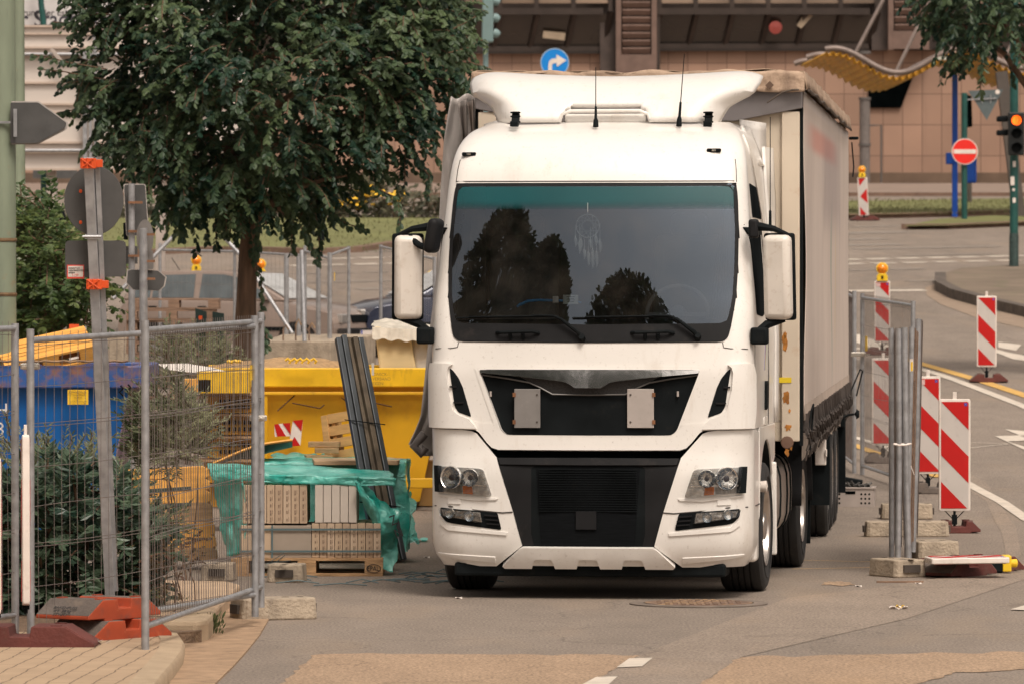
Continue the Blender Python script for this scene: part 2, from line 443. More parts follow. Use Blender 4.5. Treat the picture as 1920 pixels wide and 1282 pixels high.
# manhole
mh = G(1310, 1132)
t = thing('manhole_cover', (mh.x, mh.y, .0), 'rusty round manhole cover set in the asphalt before the white lorry', 'manhole cover')
MHM = M('rusty_iron', (0.17, 0.11, 0.08), 0.85, 0.1, var=0.4, scale=14, dirt=((0.42, 0.27, 0.14), 0.55, 5))
b_ = MB(); b_.lathe([(.50, 0.002), (.50, .009), (.40, .011), (.40, .004)], 40); b_.build('frame_ring', M('old_concrete_ring', (0.17, 0.135, 0.11), 0.9, var=.3, dirt=((0.09, 0.07, 0.06), .3, 12)), t)
b_ = MB(); b_.lathe([(0, .012), (.39, .012), (.39, .004)], 40)
for i in range(-6, 7):
    for k in range(-6, 7):
        if math.hypot(i, k) * .057 < .33: b_.box((i * .057, k * .057, .015), (.032, .032, .008))
b_.build('lid', MHM, t)
# ---- painted markings
LW = M('worn_white_marking', (0.58, 0.51, 0.43), 0.8, var=0.12, scale=5, dirt=[((0.16, 0.135, 0.115), 0.22, 10), ((0.20, 0.17, 0.14), 0.12, 45)])
LY = M('yellow_marking', (0.60, 0.36, 0.10), 0.8, var=0.15, dirt=((0.20, 0.15, 0.09), 0.2, 12))
LF = M('faded_marking', (0.24, 0.205, 0.175), 0.85, var=0.1)
white = []; yellow = []; faded = []
white += [gp([(1180, 1236), (1224, 1235), (1204, 1251), (1156, 1253)]), gp([(1118, 1271), (1158, 1270), (1136, 1290), (1078, 1292)])]
yellow += gline([(1485, 1051), (1790, 1058), (2000, 1060)], .03) + gline([(1485, 1068), (1640, 1065)], .03)
white += gline([(1890, 1067), (2000, 1069)], .03)
white += gline([(1790, 893), (1825, 913), (1880, 942), (1990, 1004)], .13)
white += [gp([(1895, 1144), (1925, 1135), (1990, 1138), (1990, 1148)])]
white += gline([(1700, 684), (1760, 702), (1920, 762), (2000, 800)], .16)
yellow += gline([(1690, 672), (1770, 694), (1920, 741), (2000, 770)], .2)
white += gline([(1590, 628), (1660, 655)], .4) + gline([(1570, 652), (1615, 655)], .35) + gline([(1570, 672), (1610, 674)], .2)
white += gline([(1555, 806), (1660, 838), (1760, 885)], .12)
yellow += gline([(1548, 814), (1610, 838), (1650, 852)], .14) + gline([(1680, 860), (1760, 895)], .12)
white += gline([(1820, 830), (1890, 832)], .035) + gline([(1820, 840), (1890, 833)], .035)
# turn arrows
white += [gp([(1872, 642), (1915, 647), (1905, 658), (1872, 652)]), gp([(1868, 655), (1925, 668), (1925, 677), (1900, 674), (1866, 661)])]
white += [gp([(1884, 805), (1960, 812), (1960, 822), (1920, 820)]), gp([(1866, 818), (1925, 816), (1925, 826), (1890, 828), (1960, 850), (1960, 862)])]
white += gline([(1560, 547), (1735, 545)], .5)
for y0, x0, x1, st, ln, wd in ((488, 1570, 1920, 56, 42, .42), (496, 1578, 1920, 58, 42, .36), (487, 560, 800, 58, 44, .42), (499, 545, 760, 60, 44, .42), (514, 560, 800, 62, 42, .3)):
    x = x0
    while x < x1:
        dy = (x - x0) * -0.022
        (white if y0 < 510 else faded).extend(gline([(x, y0 + dy), (min(x + ln, x1), y0 + dy - 1)], wd)); x += st
for y0, x0, x1, wd in ((426, 1600, 1690, .5), (438, 1575, 1700, .9), (450, 1575, 1660, .7), (461, 1575, 1690, .7), (468, 1600, 1870, .5), (508, 1570, 1735, .35), (528, 1700, 1760, .35), (530, 575, 790, .35), (462, 560, 745, .4), (474, 590, 745, .4), (480, 1700, 1860, .3), (543, 672, 720, .5), (543, 735, 790, .5)):
    faded += gline([(x0, y0), (x1, y0 - (x1 - x0) * .02)], wd)
sheet('road_marking', white, LW, .008); sheet('road_marking', yellow, LY, .009); sheet('road_marking', faded, LF, .008)

# ---- pavement, kerb and gutter on the left (z = 0.10)
def slabmat():
    m = M('pavement_slabs', (0.40, 0.285, 0.185), 0.85, var=0.08, scale=3, bump=0.25, bscale=120, dirt=((0.27, 0.19, 0.12), 0.2, 6))
    t = m.node_tree; N = t.nodes; L = t.links; b = N['Principled BSDF']
    src = b.inputs['Base Color'].links[0].from_socket
    g = N.new('ShaderNodeNewGeometry'); sp = N.new('ShaderNodeSeparateXYZ'); L.new(g.outputs['Position'], sp.inputs[0])
    nz = N.new('ShaderNodeTexNoise'); nz.inputs['Scale'].default_value = 3.5; nz.inputs['Detail'].default_value = 4; L.new(g.outputs['Position'], nz.inputs['Vector'])
    def mth(op, a, b_=None, c=None):
        x = N.new('ShaderNodeMath'); x.operation = op
        for i, q in enumerate((a, b_, c)):
            if q is None: continue
            if isinstance(q, (int, float)): x.inputs[i].default_value = q
            else: L.new(q, x.inputs[i])
        return x.outputs[0]
    xx = mth('ADD', mth('ADD', sp.outputs['X'], mth('MULTIPLY', sp.outputs['Y'], -.055)), mth('MULTIPLY', nz.outputs['Fac'], .05))
    fr = mth('FRACT', mth('DIVIDE', xx, .128))
    line = mth('LESS_THAN', fr, .075)
    fy = mth('FRACT', mth('DIVIDE', mth('ADD', sp.outputs['Y'], mth('MULTIPLY', mth('FLOOR', mth('DIVIDE', xx, .128)), .37)), .9))
    line2 = mth('MAXIMUM', line, mth('MULTIPLY', mth('LESS_THAN', fy, .015), .6))
    mx = N.new('ShaderNodeMixRGB'); mx.inputs['Color2'].default_value = (0.10, 0.065, 0.04, 1)
    L.new(src, mx.inputs['Color1']); L.new(mth('MULTIPLY', line2, .85), mx.inputs['Fac']); L.new(mx.outputs[0], b.inputs['Base Color'])
    return m
SLAB = slabmat()
KERB = M('kerb_stone', (0.40, 0.30, 0.20), 0.85, var=0.1, scale=5, bump=0.4, bscale=120, dirt=((0.25, 0.18, 0.11), 0.25, 9))
SAND = M('sandy_ground', (0.36, 0.24, 0.15), 0.95, var=0.2, scale=6, bump=0.6, bscale=80, dirt=((0.13, 0.09, 0.06), 0.3, 8))
DIRT = M('dirt', (0.17, 0.11, 0.07), 0.95, var=0.35, scale=14, bump=1.0, bscale=60, dirt=((0.28, 0.19, 0.11), 0.3, 20))
def flat(name, poly, z0, z1, mat, bevel=.01):
    b = MB(); b.prism(poly, lambda a, c, t: Vector((a, c, t)), z0, z1)
    o = b.build(name, mat, bevel=bevel); o['kind'] = 'structure'; return o
pz = .10
flat('pavement', [(-9, 20), (-2.14, 20), (-2.11, 33.8), (-2.14, 36.0), (-2.26, 36.9), (-9, 37.2)], -.05, pz, SLAB)
kb = MB()
ky = [20, 24, 28, 31, 33.0, 34.2, 35.2, 36.1, 36.9]; kx = [-1.99, -1.99, -1.98, -1.98, -1.99, -1.99, -2.00, -2.04, -2.12]
kb.grid(lambda u, v: (lambda i: Vector((kx[i] - .0 - [.0, .0, .016, .15][round(v * 3)], ky[i], [.0, .075, .097, .105][round(v * 3)])))(round(u * 8)), 8, 3)
o = kb.build('kerb', KERB, smooth=40); o['kind'] = 'structure'
flat('gutter_strip', [(-2.0, 20), (-1.72, 20), (-1.72, 33.6), (-1.69, 35), (-1.67, 36.5), (-1.66, 38.2), (-1.68, 40.5), (-1.72, 42), (-2.1, 42), (-2.1, 36), (-2.0, 34)], -.05, .012, SAND, bevel=0)
flat('soil_bed', [(-9, 37.21), (-2.3, 36.93), (-2.0, 37.3), (-2.02, 37.6), (-2.3, 41), (-4, 44.5), (-9, 45)], -.05, .085, DIRT, bevel=0)
flat('kerb', [(-2.9, 37.45), (-2.03, 37.35), (-1.97, 37.5), (-1.97, 38.6), (-2.0, 38.75), (-2.16, 38.8), (-2.2, 37.75), (-2.9, 37.8)], -.05, .145, KERB, bevel=.03)
flat('pavement', [(-2.75, 39.0), (-2.02, 38.9), (-2.0, 42.6), (-2.1, 43.0), (-2.6, 43.2), (-2.7, 41.5)], -.05, .10, M('sandy_slab', (0.42, 0.30, 0.20), 0.9, var=0.12, scale=4, dirt=((0.25, 0.17, 0.10), 0.3, 12)), bevel=.02)

# ---- verges across the junction
VERGE = M('mown_verge', (0.15, 0.155, 0.055), 0.95, var=0.18, scale=1.2, bump=0.5, bscale=30, stretch=(.4, 1, 1), dirt=((0.30, 0.24, 0.13), 0.2, 2.5))
KERBF = M('brown_far_kerb', (0.17, 0.105, 0.075), 0.9, var=0.2)
def xy(px, py, z=0): return gp([(px, py)], z)[0]
def verge(pts, kerbpts, h=.10, kw=.3):
    sheet('grass_verge', [gp(pts, h)], VERGE, h)
    P = gp(kerbpts)
    b = MB()
    for a, c in zip(P, P[1:]):
        n = Vector((-(c[1] - a[1]), c[0] - a[0])).normalized() * kw
        za, zc = gz(a[1]), gz(c[1])
        b.add([(a[0], a[1], za - .1), (c[0], c[1], zc - .1), (c[0], c[1], zc + h + .02), (a[0], a[1], za + h + .02), (a[0] + n.x, a[1] + n.y, gz(a[1] + n.y) + h + .02), (c[0] + n.x, c[1] + n.y, gz(c[1] + n.y) + h + .02)], [(0, 1, 2, 3), (3, 2, 5, 4)])
    o = b.build('kerb', KERBF); o['kind'] = 'structure'
verge([(270, 470), (420, 463), (600, 468), (680, 464), (760, 452), (900, 448), (1000, 446), (1000, 409), (-200, 409), (-200, 470)], [(-200, 480), (270, 479), (420, 472), (600, 477), (680, 473), (760, 461), (900, 457), (1000, 455)])
verge([(1460, 404), (1570, 404), (1700, 402), (2050, 392), (2050, 370), (1460, 379)], [(1460, 411), (1570, 411), (1700, 409), (2050, 399)])
verge([(1694, 424), (1780, 423), (2050, 412), (2050, 401), (1860, 404), (1760, 411)], [(1690, 430), (1780, 430), (2050, 419)])
# traffic island on the right, with its pale channel
sheet('road_patch', [gp([(1735, 540), (1760, 530), (1990, 500), (1990, 640), (1920, 616), (1830, 596), (1765, 572), (1738, 555)])], M('pale_channel', (0.27, 0.20, 0.145), 0.9, var=0.12), .006)
isl = gp([(1763, 528), (1800, 516), (1990, 503), (1990, 609), (1920, 592), (1850, 576), (1792, 560), (1764, 545)])
b_ = MB(); n_ = len(isl)
b_.add([(x, y, gz(y) - .1) for x, y in isl] + [(x, y, gz(y) + .14) for x, y in isl], [tuple(range(n_, 2 * n_))] + [(i, (i + 1) % n_, (i + 1) % n_ + n_, i + n_) for i in range(n_)])
o = b_.build('traffic_island', M('worn_island', (0.17, 0.13, 0.095), 0.95, var=0.2, scale=1, dirt=((0.10, 0.11, 0.05), 0.3, 2))); o['kind'] = 'structure'
b_ = MB()
lo = [p for p in isl[3:] + isl[:1]]
for a, c in zip(lo, lo[1:]):
    b_.bar((a[0], a[1], gz(a[1]) + .09), (c[0], c[1], gz(c[1]) + .09), .22, .2)
o = b_.build('kerb', M('island_kerb', (0.10, 0.08, 0.065), 0.9, var=.3)); o['kind'] = 'structure'
# pavement before the building
sheet('far_pavement', [[(-80, 166), (80, 166), (80, 178), (-80, 178)]], M('far_paving', (0.24, 0.18, 0.145), 0.9, var=0.1, scale=.8), .08)
b_ = MB(); b_.box((0, 166, gz(166) + .02), (160, .3, .16)); o = b_.build('kerb', KERBF); o['kind'] = 'structure'
# tufts of grass on the verges and weeds by the kerb
rnd = random.Random(3)
it = []
for i in range(5200):
    if i % 2: x, y = rnd.uniform(-14, 0), rnd.uniform(127, 148)
    else: x, y = rnd.uniform(8, 17), rnd.uniform(149, 160)
    p = Vector((x, y, gz(y) + .1)); d = Vector((rnd.uniform(-.5, .5), rnd.uniform(-.5, .5), 1)).normalized()
    it.append((p, d, d.cross(Vector((0, 1, 0))).normalized(), rnd.uniform(.03, .08), rnd.random()))
o = leaves('grass', it, GRASS, None, .3); tag(o, 'short green grass of the verges across the junction', 'grass', kind='stuff')
del o['category']
o['category'] = 'grass'
# ------------------------------------------------------------------ the brown tiled building across the junction
BD = 178.0
def bz(py): return EYE - (py - HOR) * BD / FPX
def bx(px): return (px - 960) * BD / FPX
def tilemat():
    m = M('brown_stone_tiles', (0.345, 0.212, 0.148), 0.7, var=0.10, scale=.5, dirt=[((0.31, 0.19, 0.13), 0.3, .35), ((0.22, 0.14, 0.10), 0.2, 1.4, (1, 1, .12))])
    t = m.node_tree; N = t.nodes; L = t.links; b = N['Principled BSDF']
    src = b.inputs['Base Color'].links[0].from_socket
    tc = N.new('ShaderNodeTexCoord'); mp = N.new('ShaderNodeMapping'); mp.inputs['Rotation'].default_value = (R(90), 0, 0)
    L.new(tc.outputs['Object'], mp.inputs['Vector'])
    br = N.new('ShaderNodeTexBrick'); br.offset = 0; br.squash = 1
    br.inputs['Color1'].default_value = (1, 1, 1, 1); br.inputs['Color2'].default_value = (.80, .80, .80, 1); br.inputs['Mortar'].default_value = (.45, .42, .42, 1)
    br.inputs['Scale'].default_value = 1; br.inputs['Mortar Size'].default_value = .016; br.inputs['Brick Width'].default_value = .60; br.inputs['Row Height'].default_value = .95
    br.inputs['Mortar Smooth'].default_value = .3
    L.new(mp.outputs[0], br.inputs['Vector'])
    mx = N.new('ShaderNodeMixRGB'); mx.blend_type = 'MULTIPLY'; mx.inputs['Fac'].default_value = 1
    L.new(src, mx.inputs['Color1']); L.new(br.outputs['Color'], mx.inputs['Color2'])
    L.new(mx.outputs[0], b.inputs['Base Color'])
    return m
TILE = tilemat()
BRONZE = M('dark_bronze_metal', (0.045, 0.032, 0.026), 0.5, 0.3, var=0.2, scale=2)
BROWNM = M('brown_louvre_metal', (0.17, 0.11, 0.088), 0.55, 0.2, var=0.15, scale=3)
GLASSD = M('dark_bronze_glass', (0.035, 0.026, 0.02), 0.12, var=0.4, scale=.35, spec=0.8)
GLASSU = M('upper_window_glass', (0.26, 0.185, 0.135), 0.10, var=0.6, scale=.22, spec=0.8)  # reflection in the upper panes put into the lighter base colour
bd = thing('station_building', (0, BD, gz(BD)), 'long brown tiled building with dark ribbon windows across the junction', 'building')
g0 = gz(BD)
def B(px, py, off=0.0): return Vector((bx(px), -off, bz(py) - g0))
b_ = MB()
zt = bz(95) - g0
b_.box(((bx(-500) + bx(2450)) / 2, 1.5, zt / 2 - .5), (bx(2450) - bx(-500), 3, zt + 1)); b_.build('tiled_wall', TILE, bd)
b_ = MB(); b_.box(((bx(-500) + bx(2450)) / 2, 3.0, zt + 4), (bx(2450) - bx(-500), 4, 12)); b_.build('upper_wall', BRONZE, bd)
b_ = MB(); b_.box((bx(1000), -.06, .18), (bx(2450) - bx(-500), .1, .5)); b_.build('damp_plinth', M('damp_plinth_stone', (0.12, 0.08, 0.055), .9, var=.3, scale=1), bd)
# slanted ribbon windows: bays between the louvre towers
bays = [(-60, 360, 90), (400, 820, 93), (855, 1130, 93), (1222, 1628, 88), (1735, 2200, 85)]
TEX = {}
for i, (x0, x1, yb) in enumerate(bays):
    n = max(2, round((x1 - x0) / 70)); st = (x1 - x0) / n
    z0 = bz(yb) - g0; z1 = bz(24) - g0; z2 = bz(-70) - g0
    s = MB()
    # lower row leans out towards the top
    for k in range(n):
        a, c = bx(x0 + k * st) + .07, bx(x0 + (k + 1) * st) - .07
        f = MB(); f.prism([(a, z0 + .08), (c, z0 + .08), (c + .22, z1 - .08), (a + .22, z1 - .08)], lambda p, q, t: Vector((p - (.0), -.12 - (q - z0) * .35 + t, q)), 0, .05)
        f.build('window_pane', GLASSD, bd)
        f = MB(); f.box(((a + c) / 2 + .22, -.62, (z1 + z2) / 2 + .1), (c - a, .05, z2 - z1 - .3)); f.build('upper_pane', GLASSU, bd)
    s.bar((bx(x0), -.16, z0), (bx(x1), -.16, z0), .22, .16); s.bar((bx(x0), -.62, z1), (bx(x1), -.62, z1), .25, .20)
    for k in range(n + 1):
        a = bx(x0 + k * st)
        s.bar((a, -.16, z0), (a + .25, -.62, z1), .14, .16); s.bar((a + .22, -.64, z1), (a + .22, -.64, z2), .13, .14)
    s.build('window_frame', BRONZE, bd)
    f = MB(); f.box(((bx(x0) + bx(x1)) / 2, .1, z0 - .08), (bx(x1) - bx(x0), .7, .12)); f.build('sill', M('dark_sill', (.03, .022, .018), .6), bd)
# louvre towers
for x0, x1, yb in ((1160, 1224, 140), (1668, 1732, 96), (330, 392, 140)):
    a, c = bx(x0), bx(x1); z0 = bz(yb) - g0; z1 = bz(-90) - g0
    f = MB(); f.box(((a + c) / 2 + .25, -.2, (z0 + z1) / 2), (c - a - .1, 1.0, z1 - z0))
    f.build('tower_core', BRONZE, bd)
    f = MB(); f.box((a - .02, -.7, (z0 + z1) / 2), (.16, .3, z1 - z0)); f.box((c + .02, -.7, (z0 + z1) / 2), (.16, .3, z1 - z0)); f.box(((a + c) / 2, -.76, z0 + .3), (c - a - .1, .2, .55))
    f.build('tower_frame', BROWNM, bd)
    f = MB(); z = z0 + .7
    while z < z1:
        f.box(((a + c) / 2, -.76, z), (c - a - .2, .09, .17), Matrix.Rotation(R(32), 3, 'X')); z += .235
    f.build('louvre_slats', BROWNM, bd)
    f = MB(); f.box((a - .33, -.1, (z0 + z1) / 2), (.5, .6, z1 - z0)); f.build('recess_column', M('recess_brown', (.06, .042, .035), .6, var=.2), bd)
# dark mouth under the canopy
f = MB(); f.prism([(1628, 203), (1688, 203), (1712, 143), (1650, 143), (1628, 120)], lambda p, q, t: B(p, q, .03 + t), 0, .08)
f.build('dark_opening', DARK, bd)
# pale plates drawing reflections in the panes, and a round red lamp
f = MB(); f.prism([(1019, 60), (1060, 64), (1058, 78), (1017, 73)], lambda p, q, t: B(p, q, .50 + t), 0, .04); f.build('pane_reflection', M('pale_reflection', (.30, .23, .16), .6), bd)
f = MB(); f.prism([(1508, 24), (1522, 32), (1500, 56), (1492, 50)], lambda p, q, t: B(p, q, .56 + t), 0, .04); f.build('pane_reflection', MATS['pale_reflection'], bd)
f = MB(); f.lathe([(0, 0), (.2, .02), (.2, .12), (0, .16)], 20, 'Y', B(1452, 54, .66)); f.build('round_signal', M('dull_red', (.25, .04, .03), .5), bd)
# grey downpipe / column in front of the wall
t = thing('concrete_column', (bx(1613), BD - 2.2, g0), 'thin grey cylindrical column standing before the brown wall', 'column')
f = MB(); f.tube([(0, 0, 0), (0, 0, bz(190) - g0)], .16, 14); f.build('shaft', M('grey_column', (.15, .13, .12), .8, var=.2), t)
f = MB()
for z in (1.2, 2.6, 4.0): f.lathe([(.19, z), (.19, z + .08)], 14)
f.build('band', M('column_band', (.10, .09, .085), .7), t)
f = MB(); f.tube([(bx(1647) - bx(1613), .9, 0), (bx(1647) - bx(1613), .9, bz(238) - g0), (.2, .9, bz(238) - g0)], .03, 6); f.build('thin_pipe', M('column_band', (.1, .09, .085)), t)

# ------------------------------------------------------------------ wavy yellow canopy
CD = 148.0
cb = at(0, 345, CD)
t = thing('wavy_canopy', (at(1700, 0, CD).x, CD, gz(CD)), 'wavy yellow corrugated canopy on grey rails before the brown building', 'canopy')
t0 = Vector(t.location)
CORR = M('yellow_corrugated_sheet', (0.62, 0.31, 0.02), 0.5, var=0.18, scale=2, dirt=((0.22, 0.12, 0.04), 0.3, 3))
RAIL = M('grey_brown_rail', (0.20, 0.155, 0.135), 0.5, 0.3, var=0.15)
def wave(px):                                   # photo row of the near rail
    ph = (px - 1563) / 240.0 * 2 * math.pi
    return 117 - 23 * math.cos(ph) - max(0, (px - 1780)) * .06
def cpt(px, v, drop=0.0):                       # v 0 near edge, 1 far edge (3 m further back, shifted left)
    p = at(px - 46 * v, wave(px) + v * 23, CD + 3.2 * v) - t0
    p.z -= drop; return p
f = MB(); nu = 380
f.grid(lambda u, v: cpt(1547 + (2120 - 1547) * u, v) + Vector((0, 0, -.10 + .055 * math.sin(u * 2 * math.pi * 46))), nu, 8)
f.build('corrugated_roof', CORR, t, smooth=60, solid=.02)
for v in (0.0, .5, 1.0):
    f = MB(); f.tube([cpt(1547 - 12 * (v > .2) + (2120 - 1547) * i / 60, v, -.04) for i in range(61)], .075, 8); f.build('rail', RAIL, t, smooth=60)
for x in (1625, 1712, 1905):
    f = MB(); f.bar(cpt(x, .9), at(x + 62, -60, CD + 9) - t0, .07); f.build('stay_rod', RAIL, t)
f = MB(); f.bar(at(1877, 135, CD) - t0, Vector((at(1912, 345, CD).x - t0.x, 0, 0)), .30, .3); f.build('leaning_post', M('dark_post', (.08, .065, .055), .6), t)
f = MB(); f.box(at(1773, 110, CD) - t0, (.42, .12, .08)); f.build('strip_light', M('pale_fitting', (.5, .5, .42), .4), t)
# blue pole with blue bin
p = grow(1790, 150)
t = thing('blue_pole', p, 'tall bright blue pole with blue box behind the no entry sign', 'pole')
BLUEP = M('bright_blue_paint', (0.0, 0.07, 0.42), 0.4, var=.1)
f = MB(); f.box((0, 0, (at(0, 140, 150).z - p.z) / 2), (.14, .14, at(0, 140, 150).z - p.z)); f.build('pole', BLUEP, t, bevel=.01)
f = MB(); f.box((.38, -.1, 1.25), (.34, .3, .75)); f.build('bin', BLUEP, t, bevel=.06)
f = MB(); f.box((-.15, -.1, at(0, 298, 150).z - p.z), (.18, .2, .3)); f.build('small_box', BLUEP, t, bevel=.03)
# ------------------------------------------------------------------ the lorry: cab, chassis and curtain trailer
YAW = R(7.2)
LX, LY_ = 0.552, 42.3
lorry = thing('lorry', (LX, LY_, 0), 'white articulated lorry with blank grille facing the camera, grey curtain trailer behind its cab', 'lorry', rz=-YAW)
def lerpk(K, x):
    if x <= K[0][0]: return K[0][1]
    for (a, fa), (b, fb) in zip(K, K[1:]):
        if x <= b: return fa + (fb - fa) * (x - a) / (b - a)
    return K[-1][1]
def sm(K, x, h=.035): return sum(lerpk(K, x + h * k) for k in (-1, -.5, 0, .5, 1)) / 5
KA = [(.22, 1.10), (.30, 1.165), (.42, 1.19), (1.07, 1.19), (1.9, 1.195), (2.2, 1.18), (3.04, 1.115), (3.2, 1.10), (3.32, 1.075), (3.42, 1.03), (3.47, .99), (3.50, .94), (3.52, .88)]
KV = [(.22, .10), (.28, .045), (.38, .01), (.46, 0), (.95, 0), (1.05, .03), (1.12, .045), (1.20, .05), (1.65, .065), (1.86, .10), (2.0, .13), (2.3, .196), (2.6, .273), (2.85, .345), (3.04, .405), (3.15, .45), (3.28, .54), (3.38, .68), (3.46, .90), (3.50, 1.10), (3.52, 1.3)]
KR = [(.22, .26), (1.05, .26), (1.15, .20), (1.9, .16), (2.1, .13), (3.0, .14), (3.3, .17), (3.52, .24)]
KB = [(.22, .05), (1.1, .06), (1.9, .08), (2.3, .11), (3.04, .11), (3.3, .10), (3.52, .05)]
def ring(w): return sm(KA, w), sm(KV, w, .035 + .09 * max(0, min(1, (w - 2.05) * 5, (3.05 - w) * 5))), sm(KR, w), sm(KB, w)
def S(s, w):
    a, v0, r, bl = ring(w); sg = 1 if s >= 0 else -1; q = abs(s); f = a - r
    if q <= f: return Vector((sg * q, v0 + bl * (q / f) ** 2, w))
    L_ = r * math.pi / 2
    if q <= f + L_:
        an = (q - f) / r
        return Vector((sg * (f + r * math.sin(an)), v0 + bl + (r * .95) * (1 - math.cos(an)) + (q - f) * .12, w))
    return Vector((sg * a, v0 + bl + r * .95 + L_ * .12 + (q - f - L_), w))
def nS(s, w):
    e = .004
    du = S(s + e, w) - S(s - e, w); dw = S(s, w + e) - S(s, w - e)
    n = du.cross(dw)
    return n.normalized()
def u2s(u, w):
    a, v0, r, bl = ring(w); q = abs(u); f = a - r; sg = 1 if u >= 0 else -1
    if q <= f: return u
    return sg * (f + r * math.asin(min(.985, (q - f) / r)))
def side(v, w):                                   # s of a point on the flat side at depth v
    a, v0, r, bl = ring(w)
    return (a - r) + r * math.pi / 2 + (v - (v0 + bl + r * .95 + r * math.pi / 2 * .12))
def PX(dx, py):                                   # half-symmetric photo offset -> (s, w)
    w_ = EYE - (py - HOR) * 42.35 / FPX
    v = .1
    for _ in range(4):
        w_ = EYE - (py - HOR) * (LY_ + v) / FPX
        u = dx * (LY_ + v) / (FPX * .992)
        v = S(u2s(u, w_), w_).y
    return (u2s(u, w_), w_)
def half(pts, sgn=1): return [(sgn * s, w_) for s, w_ in (PX(*p) for p in pts)]
def sym(pts):
    r = half(pts); l = [(-s, w_) for s, w_ in r[::-1]]
    out = []
    for p in r + l:
        if not out or (abs(p[0] - out[-1][0]) + abs(p[1] - out[-1][1])) > 1e-4: out.append(p)
    if abs(out[0][0] - out[-1][0]) + abs(out[0][1] - out[-1][1]) < 1e-4: out.pop()
    return out
def rc(pts, r=.02, n=3):                          # round polygon corners
    out = []; k = len(pts)
    for i, p in enumerate(pts):
        p = Vector(p); a = Vector(pts[i - 1]); b = Vector(pts[(i + 1) % k])
        da = (a - p); db = (b - p); q = min(r, da.length * .45, db.length * .45)
        p0 = p + da.normalized() * q; p1 = p + db.normalized() * q
        for j in range(n + 1):
            t = j / n; out.append(tuple(p0 * (1 - t) ** 2 + p * 2 * t * (1 - t) + p1 * t * t))
    return out
def panel(name, poly, mat, off=.004, thick=.01, parent=None, step=.06, bevel=.0, smooth=35, fn=None, inset=None):
    bm = bmesh.new()
    f = bm.faces.new([bm.verts.new((x, y, 0)) for x, y in poly])
    if f.normal.z < 0: f.normal_flip()
    xs = [p[0] for p in poly]; ys = [p[1] for p in poly]
    x = math.ceil(min(xs) / step) * step
    while x < max(xs):
        bmesh.ops.bisect_plane(bm, geom=bm.verts[:] + bm.edges[:] + bm.faces[:], plane_co=(x, 0, 0), plane_no=(1, 0, 0)); x += step
    y = math.ceil(min(ys) / (step * 1.6)) * step * 1.6
    while y < max(ys):
        bmesh.ops.bisect_plane(bm, geom=bm.verts[:] + bm.edges[:] + bm.faces[:], plane_co=(0, y, 0), plane_no=(0, 1, 0)); y += step * 1.6
    bm.verts.index_update()
    P = [(v.co.x, v.co.y) for v in bm.verts]
    o_ = off if callable(off) else (lambda s, w: off)
    top = [S(s, w_) + nS(s, w_) * o_(s, w_) for s, w_ in P]
    bot = [S(s, w_) + nS(s, w_) * (o_(s, w_) - thick) for s, w_ in P]
    fs = [tuple(v.index for v in f.verts) for f in bm.faces]
    n = len(P); rim = []
    for e in bm.edges:
        if len(e.link_faces) == 1:
            a, b = e.verts[0].index, e.verts[1].index
            rim.append((a, b, b + n, a + n))
    bm.free()
    m = MB(); m.add(top + bot, fs + rim)
    return m.build(name, mat, parent or lorry, smooth=smooth, bevel=bevel)

CHROMEB = M('chrome_strip_metal', (.62, .61, .60), .16, 1.0, var=.05, scale=3, bump=.1, bscale=8)
GLASS = bpy.data.materials.new('windscreen_glass'); GLASS.use_nodes = True
def glassmat(m, tint, refl, rough=.01):
    t = m.node_tree; N = t.nodes; L = t.links; N.remove(N['Principled BSDF'])
    tr = N.new('ShaderNodeBsdfTransparent'); tr.inputs[0].default_value = tint + (1,)
    gl = N.new('ShaderNodeBsdfGlossy'); gl.inputs['Roughness'].default_value = rough; gl.inputs[0].default_value = (.68, .82, 1, 1)
    fr = N.new('ShaderNodeFresnel'); fr.inputs[0].default_value = 1.5
    ad = N.new('ShaderNodeMath'); ad.operation = 'MULTIPLY_ADD'; ad.inputs[1].default_value = 1.0; ad.inputs[2].default_value = refl
    mx = N.new('ShaderNodeMixShader'); L.new(fr.outputs[0], ad.inputs[0]); L.new(ad.outputs[0], mx.inputs[0])
    L.new(tr.outputs[0], mx.inputs[1]); L.new(gl.outputs[0], mx.inputs[2])
    df = N.new('ShaderNodeBsdfDiffuse'); df.inputs[0].default_value = (.32, .27, .22, 1)       # film of dust
    nz = N.new('ShaderNodeTexNoise'); nz.inputs['Scale'].default_value = 5; nz.inputs['Detail'].default_value = 8
    tc = N.new('ShaderNodeTexCoord'); L.new(tc.outputs['Object'], nz.inputs['Vector'])
    mr = N.new('ShaderNodeMapRange'); mr.inputs['From Min'].default_value = .4; mr.inputs['From Max'].default_value = .8; mr.inputs['To Min'].default_value = 0.01; mr.inputs['To Max'].default_value = .07
    L.new(nz.outputs['Fac'], mr.inputs['Value'])
    m2 = N.new('ShaderNodeMixShader'); L.new(mr.outputs[0], m2.inputs[0]); L.new(mx.outputs[0], m2.inputs[1]); L.new(df.outputs[0], m2.inputs[2])
    L.new(m2.outputs[0], N['Material Output'].inputs['Surface'])
glassmat(GLASS, (.50, .55, .57), .075)
LENS = bpy.data.materials.new('clear_lamp_lens'); LENS.use_nodes = True; glassmat(LENS, (.93, .92, .90), .03)
TEALSTRIP = M('teal_sun_strip', (0.003, 0.080, 0.090), 0.2, var=0.12, scale=2)

